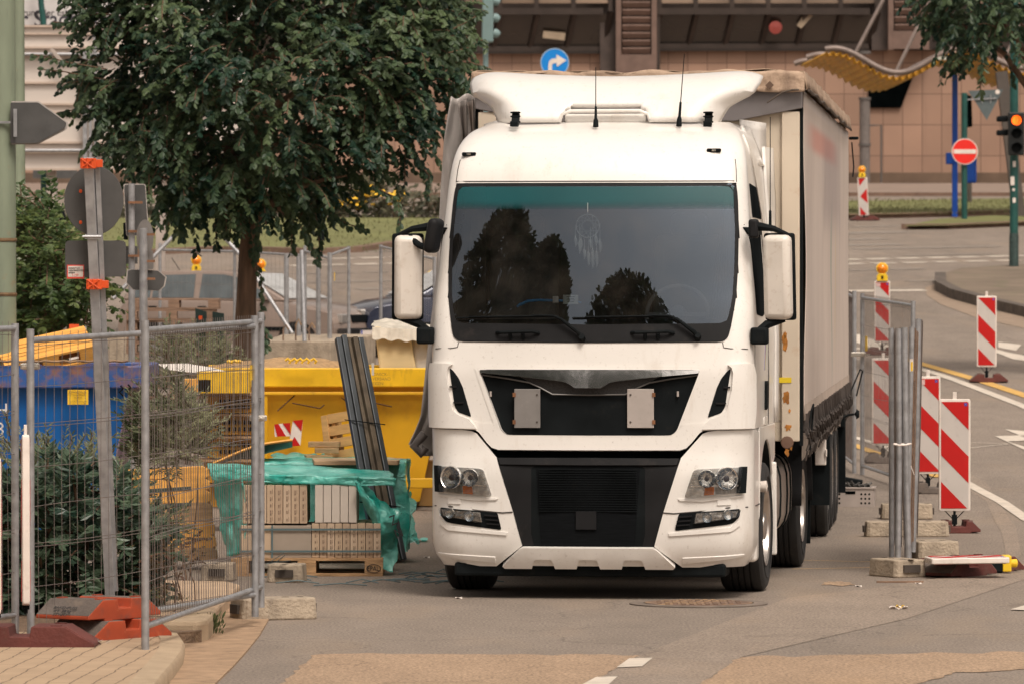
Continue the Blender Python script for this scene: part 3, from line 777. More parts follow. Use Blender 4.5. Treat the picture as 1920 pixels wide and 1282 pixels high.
def fademat(m):
    t = m.node_tree; N = t.nodes; L = t.links; out = N['Material Output']; src = N['Principled BSDF'].outputs[0]
    tc = N.new('ShaderNodeTexCoord'); sp = N.new('ShaderNodeSeparateXYZ'); L.new(tc.outputs['Object'], sp.inputs[0])
    mr = N.new('ShaderNodeMapRange'); mr.interpolation_type = 'SMOOTHSTEP'; mr.inputs['From Min'].default_value = 2.83; mr.inputs['From Max'].default_value = 2.93; mr.inputs['To Max'].default_value = .82
    L.new(sp.outputs['Z'], mr.inputs['Value']); tr = N.new('ShaderNodeBsdfTransparent'); mx = N.new('ShaderNodeMixShader')
    L.new(mr.outputs[0], mx.inputs[0]); L.new(tr.outputs[0], mx.inputs[1]); L.new(src, mx.inputs[2]); L.new(mx.outputs[0], out.inputs['Surface'])
fademat(TEALSTRIP)
# ---- windscreen outline and cab shell with its opening
WS = [(0, 344), (262, 344), (266, 380), (269, 430), (270.5, 500), (269, 560), (262, 610), (256, 632), (248, 641), (0, 643)]
def inpoly(x, y, P):
    c = False
    for i in range(len(P)):
        (x1, y1), (x2, y2) = P[i - 1], P[i]
        if (y1 > y) != (y2 > y) and x < (x2 - x1) * (y - y1) / (y2 - y1) + x1: c = not c
    return c
wsp = rc(sym(WS), .05)
wsin = sym([(0, 350), (256, 350), (263, 430), (264, 500), (262, 560), (254, 606), (0, 609)])
HOLE = sym([(0, 347), (259, 347), (266, 430), (267, 500), (265, 560), (258, 606), (0, 612)])
def shell(name, w0, w1, nw, back, mat, hole=None, cap=True):
    fs = []; vs = []; idx = {}
    NS = 150
    for j in range(nw + 1):
        w_ = w0 + (w1 - w0) * j / nw
        bk = back(w_) if callable(back) else back
        smax = side(bk, w_)
        a, v0, r, bl = ring(w_)
        f = a - r; Lc = r * math.pi / 2
        knots = [f * i / 52 for i in range(-52, 53)] + [f + Lc * i / 9 for i in range(1, 10)] + [f + Lc + (smax - f - Lc) * i / 14 for i in range(1, 15)]
        ss = sorted([-k for k in knots[105:]] + knots)
        for i, s in enumerate(ss): idx[i, j] = len(vs); vs.append((S(s, w_), s, w_))
    n = len(ss)
    for j in range(nw):
        for i in range(n - 1):
            q = [idx[i, j], idx[i + 1, j], idx[i + 1, j + 1], idx[i, j + 1]]
            if hole:
                if any(inpoly(vs[k][1], vs[k][2], h) for h in hole for k in q): continue
            fs.append(tuple(q))
    m = MB(); m.add([v[0] for v in vs], fs)
    if cap: m.add([vs[idx[i, nw]][0] for i in range(n)], [tuple(range(n))])
    m.add([vs[idx[0, j]][0] for j in range(nw + 1)] + [vs[idx[n - 1, j]][0] for j in range(nw + 1)], [(j, j + 1, nw + 2 + j, nw + 1 + j) for j in range(nw)])
    return m.build(name, mat, lorry, smooth=50, fixn=False)
def recalc(o):
    bm = bmesh.new(); bm.from_mesh(o.data); bmesh.ops.remove_doubles(bm, verts=bm.verts, dist=1e-5); bmesh.ops.recalc_face_normals(bm, faces=bm.faces); bm.to_mesh(o.data); bm.free()
UP = [(0, 692), (208, 692), (165, 808), (155, 816), (0, 817)]
grp = rc(sym(UP), .02)
VENT = [(263, 690), (257, 694), (246, 708), (238, 725), (221, 782), (246, 773), (253, 762), (262, 700)]
GRH = sym([(0, 694), (206, 694), (164, 807), (154, 815), (0, 816)])
cabsh = shell('cab_body', 1.245, 3.52, 150, 2.2, WHITE, hole=[HOLE, GRH])
recalc(cabsh)
# lower lip of the cab front: the V-shaped apron between the grille and the bumper gap
APR = [(0, 800), (175, 800), (216, 797), (217, 806), (212, 808), (200, 822), (186, 838), (176, 842.5), (0, 843)]
panel('front_apron', sym([(0, 816.5), (156, 815.5), (166, 809), (172, 795), (225, 790), (285, 785), (285, 802), (213, 806), (206, 811), (192, 829), (182, 839), (170, 843), (0, 843.5)]), WHITE, off=.004, thick=.10, bevel=.006)
panel('cab_corner_panel', half([(285, 785), (297, 782), (299, 800), (285, 802)]), WHITE, off=.003, thick=.08)
panel('cab_corner_panel', half([(285, 785), (297, 782), (299, 800), (285, 802)], -1), WHITE, off=.003, thick=.08)
# black upper windscreen border and lower cowl, glass
def ringpanel(name, outer, inner, mat, off, thick):
    n = max(len(outer), len(inner))
    def res(P, k=160):
        L_ = [0]
        for i in range(len(P)): L_.append(L_[-1] + (Vector(P[(i + 1) % len(P)]) - Vector(P[i])).length)
        out = []; tot = L_[-1]; j = 0
        for q in range(k):
            t = tot * q / k
            while L_[j + 1] < t: j += 1
            a = Vector(P[j]); b = Vector(P[(j + 1) % len(P)]); out.append(a.lerp(b, (t - L_[j]) / max(1e-9, L_[j + 1] - L_[j])))
        return out
    c = Vector((0, sum(p[1] for p in outer) / len(outer)))
    def angs(P, k=200):
        # ray cast from the centre so both outlines correspond
        out = []
        for q in range(k):
            an = 2 * math.pi * q / k; d = Vector((math.cos(an), math.sin(an))); best = None
            for i in range(len(P)):
                a = Vector(P[i - 1]) - c; b = Vector(P[i]) - c; e = b - a
                den = d.x * e.y - d.y * e.x
                if abs(den) < 1e-12: continue
                t = (a.x * e.y - a.y * e.x) / den; u = (a.x * d.y - a.y * d.x) / den
                if t > 0 and -1e-9 <= u <= 1 + 1e-9 and (best is None or t > best): best = t
            out.append(c + d * best)
        return out
    A = angs(outer); Bq = angs(inner); k = len(A)
    m = MB(); v = [S(p.x, p.y) + nS(p.x, p.y) * off for p in A + Bq] + [S(p.x, p.y) + nS(p.x, p.y) * (off - thick) for p in A]
    m.add(v, [(i, (i + 1) % k, k + (i + 1) % k, k + i) for i in range(k)] + [(i, (i + 1) % k, 2 * k + (i + 1) % k, 2 * k + i) for i in range(k)])
    return m.build(name, mat, lorry, smooth=30)
ringpanel('windscreen_seal', wsp, rc(wsin, .05), GREYBLK, .006, .012)
ws = panel('windscreen', rc(sym([(0, 345), (261, 345), (268, 430), (269, 500), (267, 560), (260, 606), (0, 611)]), .04), GLASS, off=.0045, thick=.003, smooth=60)
panel('sun_strip', rc(sym([(0, 351), (257, 351), (261, 393), (0, 393)]), .01), TEALSTRIP, off=.0055, thick=.002, parent=ws)
panel('wiper_cowl', rc(sym([(0, 609), (263, 606), (257, 632), (248, 640), (0, 642)]), .02), GREYBLK, off=.008, thick=.02, bevel=.002)
# handles on the cowl
def onS(px, py, off=0.0, v0=.1):                 # photo pixel -> point on the cab front
    v = v0
    for _ in range(6):
        d0 = LY_ + v
        X = (px - 960) * d0 / FPX
        # solve for local u with yaw
        rel = X - LX
        u = (rel - v * math.sin(YAW)) / math.cos(YAW)
        dd = LY_ - u * math.sin(YAW) + v * math.cos(YAW)
        X = (px - 960) * dd / FPX; u = (X - LX - v * math.sin(YAW)) / math.cos(YAW)
        w_ = EYE - (py - HOR) * dd / FPX
        s = u2s(max(-1.185, min(1.185, u)), w_); v = S(s, w_).y
    return S(s, w_) + nS(s, w_) * off
for c in (970, 1222):
    m = MB(); m.tube([onS(c - 38, 624, .012), onS(c - 30, 626, .045), onS(c + 30, 624, .045), onS(c + 42, 625, .012)], .012, 8)
    m.tube([onS(c - 12, 636, .01), onS(c - 12, 627, .04)], .014, 6); m.tube([onS(c + 12, 636, .01), onS(c + 12, 627, .04)], .014, 6)
    m.build('grab_handle', BLACK, lorry, smooth=40)
for c in (0, 216):
    wi = MB(); wi.tube([onS(1092 + c, 634 - c * .01, .015), onS(1085 + c, 625, .045), onS(1055 + c, 602, .05), onS(1040 + c, 595, .045), onS(1000 + c, 593, .035)], [.018, .017, .012, .009, .006], 8)
    wi.tube([onS(1093 + c, 636 - c * .01, .005), onS(1092 + c, 633 - c * .01, .05)], .022, 10)
    w_o = wi.build('wiper_arm', BLACK, lorry, smooth=40)
    bl_ = MB(); pts = [onS(858 + c + 190 * i / 8, 597.5 - i * .35, .022) for i in range(9)]
    bl_.tube(pts, .007, 6); bl_.tube([p + Vector((0, -.012, .006)) for p in pts[1:-1]], .006, 6); bl_.build('wiper_blade', BLACK, w_o)
# ---- upper grille: recess, mesh, chrome bar, plate holders
def recess(name, poly, mat, depth):
    m = MB(); n = len(poly)
    o = [S(s, w_) + nS(s, w_) * .0 for s, w_ in poly]; q = [p + Vector((0, depth, 0)) for p in o]
    m.add(o + q, [(i, (i + 1) % n, n + (i + 1) % n, n + i) for i in range(n)] + [tuple(range(n, 2 * n))])
    return m.build(name, mat, lorry)
gr = panel('upper_grille', grp, BLACK, off=-.035, thick=.02)
ringpanel('grille_surround', rc(sym([(0, 686), (217, 686), (172, 814), (160, 823), (0, 823)]), .02), rc(sym([(0, 692.5), (207, 692.5), (164, 807.5), (154, 815.5), (0, 816)]), .02), WHITE, .004, .03)
m = MB()
P_ = rc(sym([(0, 693), (207, 693), (163.5, 807), (153.5, 815), (0, 815.5)]), .02); n_ = len(P_)
m.add([S(s, w_) + nS(s, w_) * .006 for s, w_ in P_] + [S(s, w_) - nS(s, w_) * .045 for s, w_ in P_], [(i, (i + 1) % n_, n_ + (i + 1) % n_, n_ + i) for i in range(n_)])
m.build('grille_edge', WHITE, lorry, smooth=40)
panel('grille_mesh', sym([(0, 717), (130, 706), (120, 712), (74, 736), (62, 738), (0, 738)]), M('grille_mesh_black', (.03, .028, .027), .6, var=.6, scale=120), off=-.028, thick=.003)
panel('chrome_bar', rc(sym([(0, 693.5), (205, 693.5), (204, 699), (150, 704), (90, 710), (50, 714.5), (38, 718), (24, 727), (0, 727)]), .004), CHROMEB, off=lambda s, w_: .010 + .018 * (1 - abs(s) / .85) + .13 * max(0, 1.69 - w_), thick=.04, bevel=.006, parent=lorry)
m = MB()
for sg in (1, -1):
    pts = [S(sg * PX(a, b)[0], PX(a, b)[1]) + Vector((0, -.0 + .012, 0)) for a, b in ((206, 702), (150, 710), (112, 717), (90, 727), (68, 739), (0, 740))]
    m.tube(pts, .0065, 6)
m.build('grille_trim', M('brushed_trim', (.12, .115, .11), .4, .6), lorry, smooth=40)
PLATE = M('dull_aluminium_plate', (.25, .235, .225), .5, .3, var=.08, scale=9, dirt=[((.42, .38, .34), .12, 30), ((.14, .12, .11), .12, 6)])
PLATE2 = M('pale_plate', (.44, .39, .36), .5, .1, var=.06, scale=9, dirt=((.30, .25, .22), .15, 20))
for x0, x1, mt in ((964, 1013, PLATE), (1176, 1226, PLATE2)):
    pl = MB(); c = onS((x0 + x1) / 2, 765, -.005); w_ = (x1 - x0) / 256.; pl.box(c, (w_, .014, .285)); plo = pl.build('number_plate_holder', mt, lorry, bevel=.003)
    pl = MB(); xe = -w_ / 2 if x0 < 1000 else w_ / 2
    for dz in (-.1, .1): pl.box(c + Vector((xe, -.008, dz)), (.022, .012, .03))
    pl.build('hinge', M('rusty_brass', (.30, .14, .07), .5, .5, var=.3), plo)
    pl = MB()
    for dz in (-.1, .1): pl.lathe([(0, -.004), (.008, -.003), (.008, .002)], 8, 'Y', c + Vector((-xe * .75, -.008, dz)))
    pl.build('screw', M('dark_screw', (.12, .1, .09), .5, .6), plo)
for px in (919, 1271):
    m = MB(); m.box(onS(px, 738, -.02), (.014, .03, .04)); m.build('latch', PLATE2, lorry, bevel=.003)
# ---- corner air guides with black vents
for sg in (1, -1):
    panel('vent_well', rc(half(VENT, sg), .015), BLACK, off=.004, thick=.01)
    m = MB()
    for k in (0, 1):
        a = PX(250 - k * 14, 722 + 30 * k + 3); b = PX(262 - k * 7, 722 + 30 * k + 3)
        m.bar(S(sg * a[0], a[1]) + nS(sg * a[0], a[1]) * .01, S(sg * b[0], b[1]) + nS(sg * b[0], b[1]) * .01, .012, .012)
    m.build('vent_slat', GREYBLK, lorry)
    guide = [(257, 684), (275, 682), (297, 681), (300, 700), (300, 768), (298, 801), (240, 803.5), (211, 804), (214, 797), (224, 786), (246, 777), (256, 768), (264, 730), (266, 700), (264, 690)]
    g_ = panel('air_guide', half(guide, sg), WHITE, off=.03, thick=.035, bevel=.008)
# panel seams
SEAM = M('seam_shadow', (.05, .042, .036), .8, var=.2)
def seam(pts, r=.0035, name='panel_seam', mat=None, off=.0015):
    m = MB(); m.tube([S(s, w_) + nS(s, w_) * off for s, w_ in pts], r, 5); return m.build(name, mat or SEAM, lorry)
for sg in (1, -1):
    seam([(sg * PX(a, b)[0], PX(a, b)[1]) for a, b in ((247, 642), (249, 651), (262, 653), (285, 653.5), (292, 654))])
    seam([(sg * PX(a, b)[0], PX(a, b)[1]) for a, b in ((262, 342), (260, 318), (257, 300))])
    seam([(sg * side(v, w_), w_) for v, w_ in ((.36, 1.3), (.36, 1.92))], .003)
seam([PX(a, 340.5) for a in range(-262, 263, 20)], .004, 'roof_seam')
# ---- dark gap filler and central lower grille
panel('gap_filler', sym([(0, 838), (172, 838), (190, 826), (210, 800), (298, 796), (298, 830), (230, 835), (180, 870), (0, 870)]), DARK, off=-.05, thick=.06)
shell('bumper_core', .235, 1.24, 50, .62, DARK, cap=True).scale = (.965, 1, 1)
for o in [o for o in COL.objects if o.name.startswith('bumper_core')]: o.location = (0, .055, 0)
panel('lower_grille_frame', sym([(0, 856), (174, 857), (141, 960), (124, 1026), (0, 1026)]), BLACK, off=-.02, thick=.03)
m_rad = bpy.data.materials.new('radiator_fins')
RADI = M('radiator_black', (.007, .008, .009), .7, spec=.03, var=.4, scale=(9), stretch=(1, 1, 40))
panel('radiator_mesh', sym([(0, 873), (98, 873), (92, 960), (88, 1024), (0, 1024)]), RADI, off=.004 - .02, thick=.01)
m = MB()
for i in range(18):
    z = PX(0, 880 + 4.6 * i)[1]; m.box((0, S(0, z).y + .014, z), (.72, .006, .006))
m.build('radiator_fin', BLACK, lorry)
for sg in (1, -1):
    panel('side_baffle', half([(103, 873), (168, 872), (141, 958), (124, 1024), (92, 1024), (95, 960)], sg), GREYBLK, off=lambda s, w_: -.022 + .05 * max(0, (abs(s) - .38)), thick=.02, bevel=.01)
panel('upper_lip', rc(sym([(0, 858), (170, 858), (166, 871), (0, 872)]), .008), GREYBLK, off=.002, thick=.05, bevel=.01)
panel('radiator_block', rc(half([(-22, 958), (16, 958), (16, 992), (-22, 992)]), .004), M('radiator_step', (.016, .016, .017), .7, spec=.1), off=.0, thick=.02)
m = MB(); m.box((-.0, .30, .215), (2.0, .35, .10)); m.build('under_bumper_lip', BLACK, lorry, bevel=.02)
# ---- bumper corners (white), wrap round the sides
HL = [(196, 882), (203, 879), (287, 873.5), (285, 922), (180, 931), (186, 912)]
FG = [(170, 961), (280, 951.5), (279.5, 966), (268, 979), (255, 982), (162, 994)]
def BC(sg):
    inner = [(173, 857), (212, 812), (222, 808), (240, 805.5), (273, 805)]
    top = half(inner)
    low = half([(174, 1062), (124, 1024), (141, 960)])
    w_t = PX(273, 805)[1]; w_b = PX(174, 1062)[1]
    sd = [(side(.50, w_t - .03), w_t - .0), (side(.86, 1.20), 1.20), (side(.86, .96), .96), (side(.80, .80), .80), (side(.80, .30), .30), (side(.70, w_b), w_b)]
    return top + sd + low
bump = []
HLp, FGp = half(HL), half(FG)
for sg in (1, -1):
    poly = [(sg * s, w_) for s, w_ in BC(sg)]
    if sg < 0: poly = poly[::-1]
    bm_o = panel('bumper_corner', poly, WHITE, off=.0, thick=.03, bevel=.006, step=.05)
    # seam between upper and lower bumper, step crease
    pts = [PX(141, 960), PX(160, 961.5), PX(200, 958), PX(260, 950), PX(292, 948.5)]
    seam([(sg * s, w_) for s, w_ in pts] + [(sg * side(.5, pts[-1][1]), pts[-1][1]), (sg * side(.8, pts[-1][1]), pts[-1][1])], .005)
    # raised ledges that catch light under each lamp
    panel('lamp_ledge', half([(168, 934), (283, 926), (284, 929), (214, 939), (172, 938)], sg), WHITE, off=.010, thick=.02, bevel=.005)
    panel('lamp_ledge', half([(150, 998), (262, 986), (276, 975), (280, 983), (264, 995), (152, 1004)], sg), WHITE, off=.010, thick=.02, bevel=.005)
    panel('chin_ledge', half([(175, 1044), (286, 1036), (287, 1040), (240, 1049), (174, 1056)], sg), WHITE, off=.007, thick=.015, bevel=.004)
    panel('washer_cover', rc(half([(241, 932), (264, 930.5), (265, 945), (240, 946)], sg), .008), WHITE, off=.008, thick=.01, bevel=.002)
    # headlamp
    h = panel('headlamp', rc(half(HL, sg), .02), M('lamp_housing', (.62, .60, .57), .22, .7, var=.35, scale=25, bump=.4, bscale=22), off=.006, thick=.012)
    panel('lamp_frame', half([(278, 874), (287.5, 873.5), (285.5, 922), (274, 923)], sg), BLACK, off=.030, thick=.03, parent=h)
    for dx, py, r_ in ((256, 895.5, .083), (221, 896, .064)):
        s_, w_ = PX(dx, py); s_ *= sg; n = nS(s_, w_); c = S(s_, w_) + n * .012
        q = n.to_track_quat('Z', 'Y').to_matrix().to_4x4(); q.translation = c
        b2 = MB(); b2.X = q; b2.lathe([(r_ * .22, .001), (r_ * .30, .004), (r_ * .6, .004), (r_ * .9, .014), (r_, .022), (r_ * 1.04, .016), (r_ * 1.06, 0)], 26)
        for k in range(8):
            a = k * math.pi / 4 + .2; b2.bar((r_ * .35 * math.cos(a), r_ * .35 * math.sin(a), .006), (r_ * .9 * math.cos(a), r_ * .9 * math.sin(a), .016), .006, .004)
        b2.build('reflector', M('lamp_chrome', (.80, .78, .75), .16, 1.0, var=.3, scale=30, bump=.4, bscale=40), h, smooth=40)
        b2 = MB(); b2.X = q; b2.lathe([(0, .02), (r_ * .18, .018), (r_ * .28, .004)], 16); b2.build('bulb', M('bulb_dark', (.06, .03, .03) if dx > 240 else (.3, .28, .24), .2), h, smooth=50)
    panel('chrome_strip', half([(190, 909), (279, 906.5), (279, 909.5), (189, 912)], sg), CHROME, off=.024, thick=.02, parent=h)
    panel('indicator', half([(218, 912), (235, 911), (234, 925.5), (216, 927)], sg), M('amber_lens', (.60, .16, .02), .25, var=.3, scale=40), off=.016, thick=.01, parent=h)
    panel('side_light', half([(237, 911.5), (272, 910), (270, 922), (237, 925)], sg), M('ribbed_clear', (.33, .31, .29), .25, .6, var=.35, scale=70, stretch=(1, 1, .1)), off=.014, thick=.01, parent=h)
    panel('lens', rc(half([(196, 882), (203, 879.5), (279, 874.5), (276, 922.5), (181, 930.5), (186, 912)], sg), .02), LENS, off=.036, thick=.004, parent=h)
    m = MB()
    for k in range(7):
        a = PX(193 - k * 1.3 + 3, 886 + 5 * k); b_ = PX(200 - k * 1.2 + 3, 885.5 + 5 * k)
        m.bar(S(sg * a[0], a[1]) + nS(sg * a[0], a[1]) * .02, S(sg * b_[0], b_[1]) + nS(sg * b_[0], b_[1]) * .02, .012, .006)
    m.build('lamp_rib', M('lamp_chrome', (.6, .6, .6)), h)
    # fog lamp in its black pocket
    fo = panel('fog_lamp', rc(half(FG, sg), .018), BLACK, off=.005, thick=.012)
    panel('fog_reflector', half([(202, 961), (276, 955), (272, 967), (199, 979)], sg), M('lamp_chrome2', (.45, .43, .41), .2, .9, var=.5, scale=26, bump=.6, bscale=30), off=.012, thick=.006, parent=fo)
    for dx in (222, 258):
        s_, w_ = PX(dx, 968.5 if dx < 240 else 963); s_ *= sg; n = nS(s_, w_); q = n.to_track_quat('Z', 'Y').to_matrix().to_4x4(); q.translation = S(s_, w_) + n * .014
        b2 = MB(); b2.X = q; b2.lathe([(.004, .0), (.018, .0), (.036, .012), (.038, 0)], 18); b2.build('reflector', MATS['lamp_chrome'], fo, smooth=40)
    panel('lens', rc(half([(201, 959.5), (278, 953), (274, 968), (196, 981)], sg), .012), LENS, off=.030, thick=.004, parent=fo)
    m = MB()
    for k in range(3):
        a = PX(168 - k * 2, 968 + 8 * k); b_ = PX(194 - k * 2, 966 + 8 * k)
        m.bar(S(sg * a[0], a[1]) + nS(sg * a[0], a[1]) * .012, S(sg * b_[0], b_[1]) + nS(sg * b_[0], b_[1]) * .012, .012, .01)
    m.build('pocket_rib', GREYBLK, fo)
# ---- skid plate with three notches
NT = []
sk = [(122, 1025.5), (129, 1029), (161, 1058), (157, 1062)]
for cx in (84, 0, -84): sk += [(cx + 22, 1062), (cx + 17, 1047.5), (cx + 14, 1046), (cx - 14, 1046), (cx - 17, 1047.5), (cx - 22, 1062)]
sk += [(-157, 1062), (-161, 1058), (-129, 1029), (-122, 1025.5)]
panel('skid_plate', half(sk), WHITE, off=.03, thick=.05, bevel=.006, step=.05)
panel('skid_backing', half([(130, 1032), (156, 1060), (-156, 1060), (-130, 1032)]), WHITE, off=.004, thick=.01)
# roof marker lamps
for x0, x1, y in ((867, 893, 290.5), (1325, 1352, 283.5)):
    c = onS((x0 + x1) / 2, y, .005, .5); m = MB(); m.box(c, (.105, .04, .028)); o = m.build('marker_lamp', BLACK, lorry, bevel=.008)
    m = MB(); m.box(c + Vector((0, -.018, .0)), (.03, .012, .014)); m.build('lens', MATS['lamp_chrome'], o)
# ---- roof deflector
def dfl(u, t):                                   # u -1..1, t 0 bottom .. 1 top
    s = abs(u); hw = [.83, .90, 1.07, 1.105, 1.11, 1.085]
    k = t * 5; i = min(4, int(k)); h = hw[i] + (hw[i + 1] - hw[i]) * (k - i)
    ee = max(0, (s - .72) / .28)
    z = 3.515 + .355 * math.sin(t * math.pi / 2) ** .85 + .05 * t * s ** 1.6 - (.035 * t * ee ** 5)
    v = 1.15 + .80 * t ** 1.3 + .30 * ee ** 2.4
    return Vector((h * u, v, z))
m = MB(); NU, NV = 80, 22
for j in range(NV + 1):
    for i in range(NU + 1): m.v.append(dfl(-1 + 2 * i / NU, j / NV))
for j in range(NV):
    for i in range(NU):
        if j < 4 and abs(-1 + 2 * (i + .5) / NU) < .40 - .03 * j: continue
        m.f.append((j * (NU + 1) + i, j * (NU + 1) + i + 1, (j + 1) * (NU + 1) + i + 1, (j + 1) * (NU + 1) + i)); m.mi.append(0)
WH2 = WHITE
o = m.build('roof_deflector', WHITE, lorry, smooth=50, solid=.03)
m = MB(); m.tube([(-.345, 1.16, 3.515), (-.325, 1.15, 3.575), (-.26, 1.16, 3.60), (.26, 1.16, 3.60), (.325, 1.15, 3.575), (.345, 1.16, 3.515)], .014, 8); m.build('slot_rim', WHITE, o, smooth=50)
m = MB(); m.box((0, 1.22, 3.545), (.62, .05, .07)); m.build('slot_panel', WHITE, o, bevel=.02)
for px in (965, 1327):
    c = at(px, 234, LY_ + 1.0) - Vector(lorry.location); c = Matrix.Rotation(YAW, 3, 'Z') @ c
    m = MB(); m.box(c + Vector((0, .06, .045)), (.055, .05, .10), Matrix.Rotation(R(-35), 3, 'X')); m.box(c + Vector((0, -.02, .0)), (.06, .05, .035))
    for dz in (.02, .06, .09): m.box(c + Vector((0, .045, dz)), (.075, .03, .012))
    m.build('deflector_bracket', BLACK, lorry, bevel=.004)
def loc_(px, py, d): return Matrix.Rotation(YAW, 3, 'Z') @ (at(px, py, d) - Vector(lorry.location))
for p0, p1, h in (((1117, 233), (1117, 127), .5), ((1273, 232), (1283, 102), .5)):
    a = loc_(p0[0], p0[1], LY_ + .9); b_ = loc_(p1[0], p1[1], LY_ + 1.15)
    m = MB(); m.tube([a - Vector((0, 0, .02)), a + (b_ - a) * .06, a + (b_ - a) * .1, a + (b_ - a) * .3, a + (b_ - a) * .31, b_], [.022, .018, .011, .009, .004, .0028], 8); m.build('aerial', BLACK, lorry, smooth=50)
a = loc_(1444, 425, LY_ + 1.3); b_ = loc_(1444, 220, LY_ + 1.3)
m = MB(); m.tube([a, a + (b_ - a) * .14, a + (b_ - a) * .15, b_], [.012, .01, .004, .003], 8); m.build('aerial', BLACK, lorry, smooth=50)
# ---- mirrors
def rbox(name, c, d, mat, par, bev=.03, rot=None, seg=3):
    m = MB(); m.box((0, 0, 0), d); o = m.build(name, mat, par, smooth=40, bevel=bev, loc=c, rot=rot); o.modifiers['bevel'].segments = seg; return o
MIRW = M('mirror_white', (.74, .68, .61), .4, var=.05, scale=5, coat=.2, dirt=[((.45, .33, .24), .22, 22), ((.5, .4, .3), .15, 5)])
for sg, u0 in ((1, 1.365), (-1, -1.375)):
    mo = rbox('mirror_housing', (u0, .36, 2.355), (.205, .14, .62), MIRW, lorry, .045, (R(4), 0, R(-12 * sg)))
    rbox('mirror_back', (0, .055, 0), (.235, .05, .64), BLACK, mo, .02)
    rbox('mirror_glass', (0, .084, 0), (.20, .008, .60), CHROME, mo, .003)
    m = MB(); e = sg
    m.tube([(u0 + .05 * e, .38, 2.045), (u0 - .08 * e, .37, 2.01), (e * 1.22, .34, 1.95)], [.018, .032, .032], 8)
    m.build('mirror_arm', BLACK, lorry, smooth=40)
    rbox('mirror_mount', (e * 1.235, .30, 1.925), (.13, .12, .125), BLACK, lorry, .02)
    m = MB(); m.tube([(u0 + .09 * e, .36, 2.66), (u0 - .03 * e, .34, 2.71), (e * 1.20, .36, 2.73)], [.012, .022, .034], 8)
    m.build('mirror_arm', BLACK, lorry, smooth=40)
    rbox('mirror_mount', (e * 1.185, .37, 2.71), (.07, .13, .14), GREYBLK, lorry, .02)
km = rbox('kerb_mirror', (-1.165, .22, 2.66), (.085, .16, .26), GREYBLK, lorry, .04, (0, R(12), R(-20)))
m = MB(); m.tube([(-1.36, .33, 2.65), (-1.28, .27, 2.59), (-1.2, .25, 2.56)], .025, 8); m.build('mirror_arm', BLACK, lorry, smooth=40)
# ---- side windows, door, handle, decals (right side seen in the photo, left mirrored)
SIDEG = M('dark_side_glass', (.012, .014, .015), .6, var=.4, scale=2, spec=0)
for sg in (1, -1):
    def SP(pts): return [(sg * side(v, w_), w_) for v, w_ in pts]
    panel('side_window', rc(SP([(.80, 3.05), (1.50, 3.02), (1.62, 2.79), (.86, 2.80)]), .03), SIDEG, off=.005, thick=.01)
    panel('door_window', rc(SP([(.50, 2.68), (1.42, 2.68), (1.42, 2.10), (1.1, 2.06), (.62, 2.08)]), .04), SIDEG, off=.005, thick=.01)
    panel('window_seal', SP([(.46, 2.72), (1.48, 2.72), (1.48, 2.67), (.49, 2.67)]), BLACK, off=.012, thick=.02)
    panel('door_handle', rc(SP([(1.25, 1.58), (1.40, 1.58), (1.40, 1.38), (1.25, 1.36)]), .03), BLACK, off=.02, thick=.02, bevel=.006)
    panel('door_step_cover', rc(SP([(1.2, 1.31), (1.5, 1.31), (1.5, 1.25), (1.2, 1.25)]), .01), WHITE, off=.006, thick=.01)
    seam(SP([(1.58, 1.25), (1.60, 1.6), (1.56, 2.0), (1.56, 2.75)]), .006)
    seam(SP([(.48, 2.74), (1.2, 2.76), (1.56, 2.75)]), .004)
    panel('roof_side_seam', SP([(1.25, 3.42), (1.32, 3.42), (1.75, 2.75), (1.69, 2.75)]), WHITE, off=.012, thick=.02)
    for k, (cm, dv) in enumerate((((.12, .10, .3), 0), ((.7, .42, .03), .05), ((.2, .42, .42), .10))):
        panel('door_stripe', SP([(1.34 + dv, 1.98), (1.38 + dv, 1.98), (1.25 + dv * .6, 1.66), (1.24 + dv * .6, 1.66)]), M('stripe_%d' % k, cm, .4), off=.003, thick=.003)
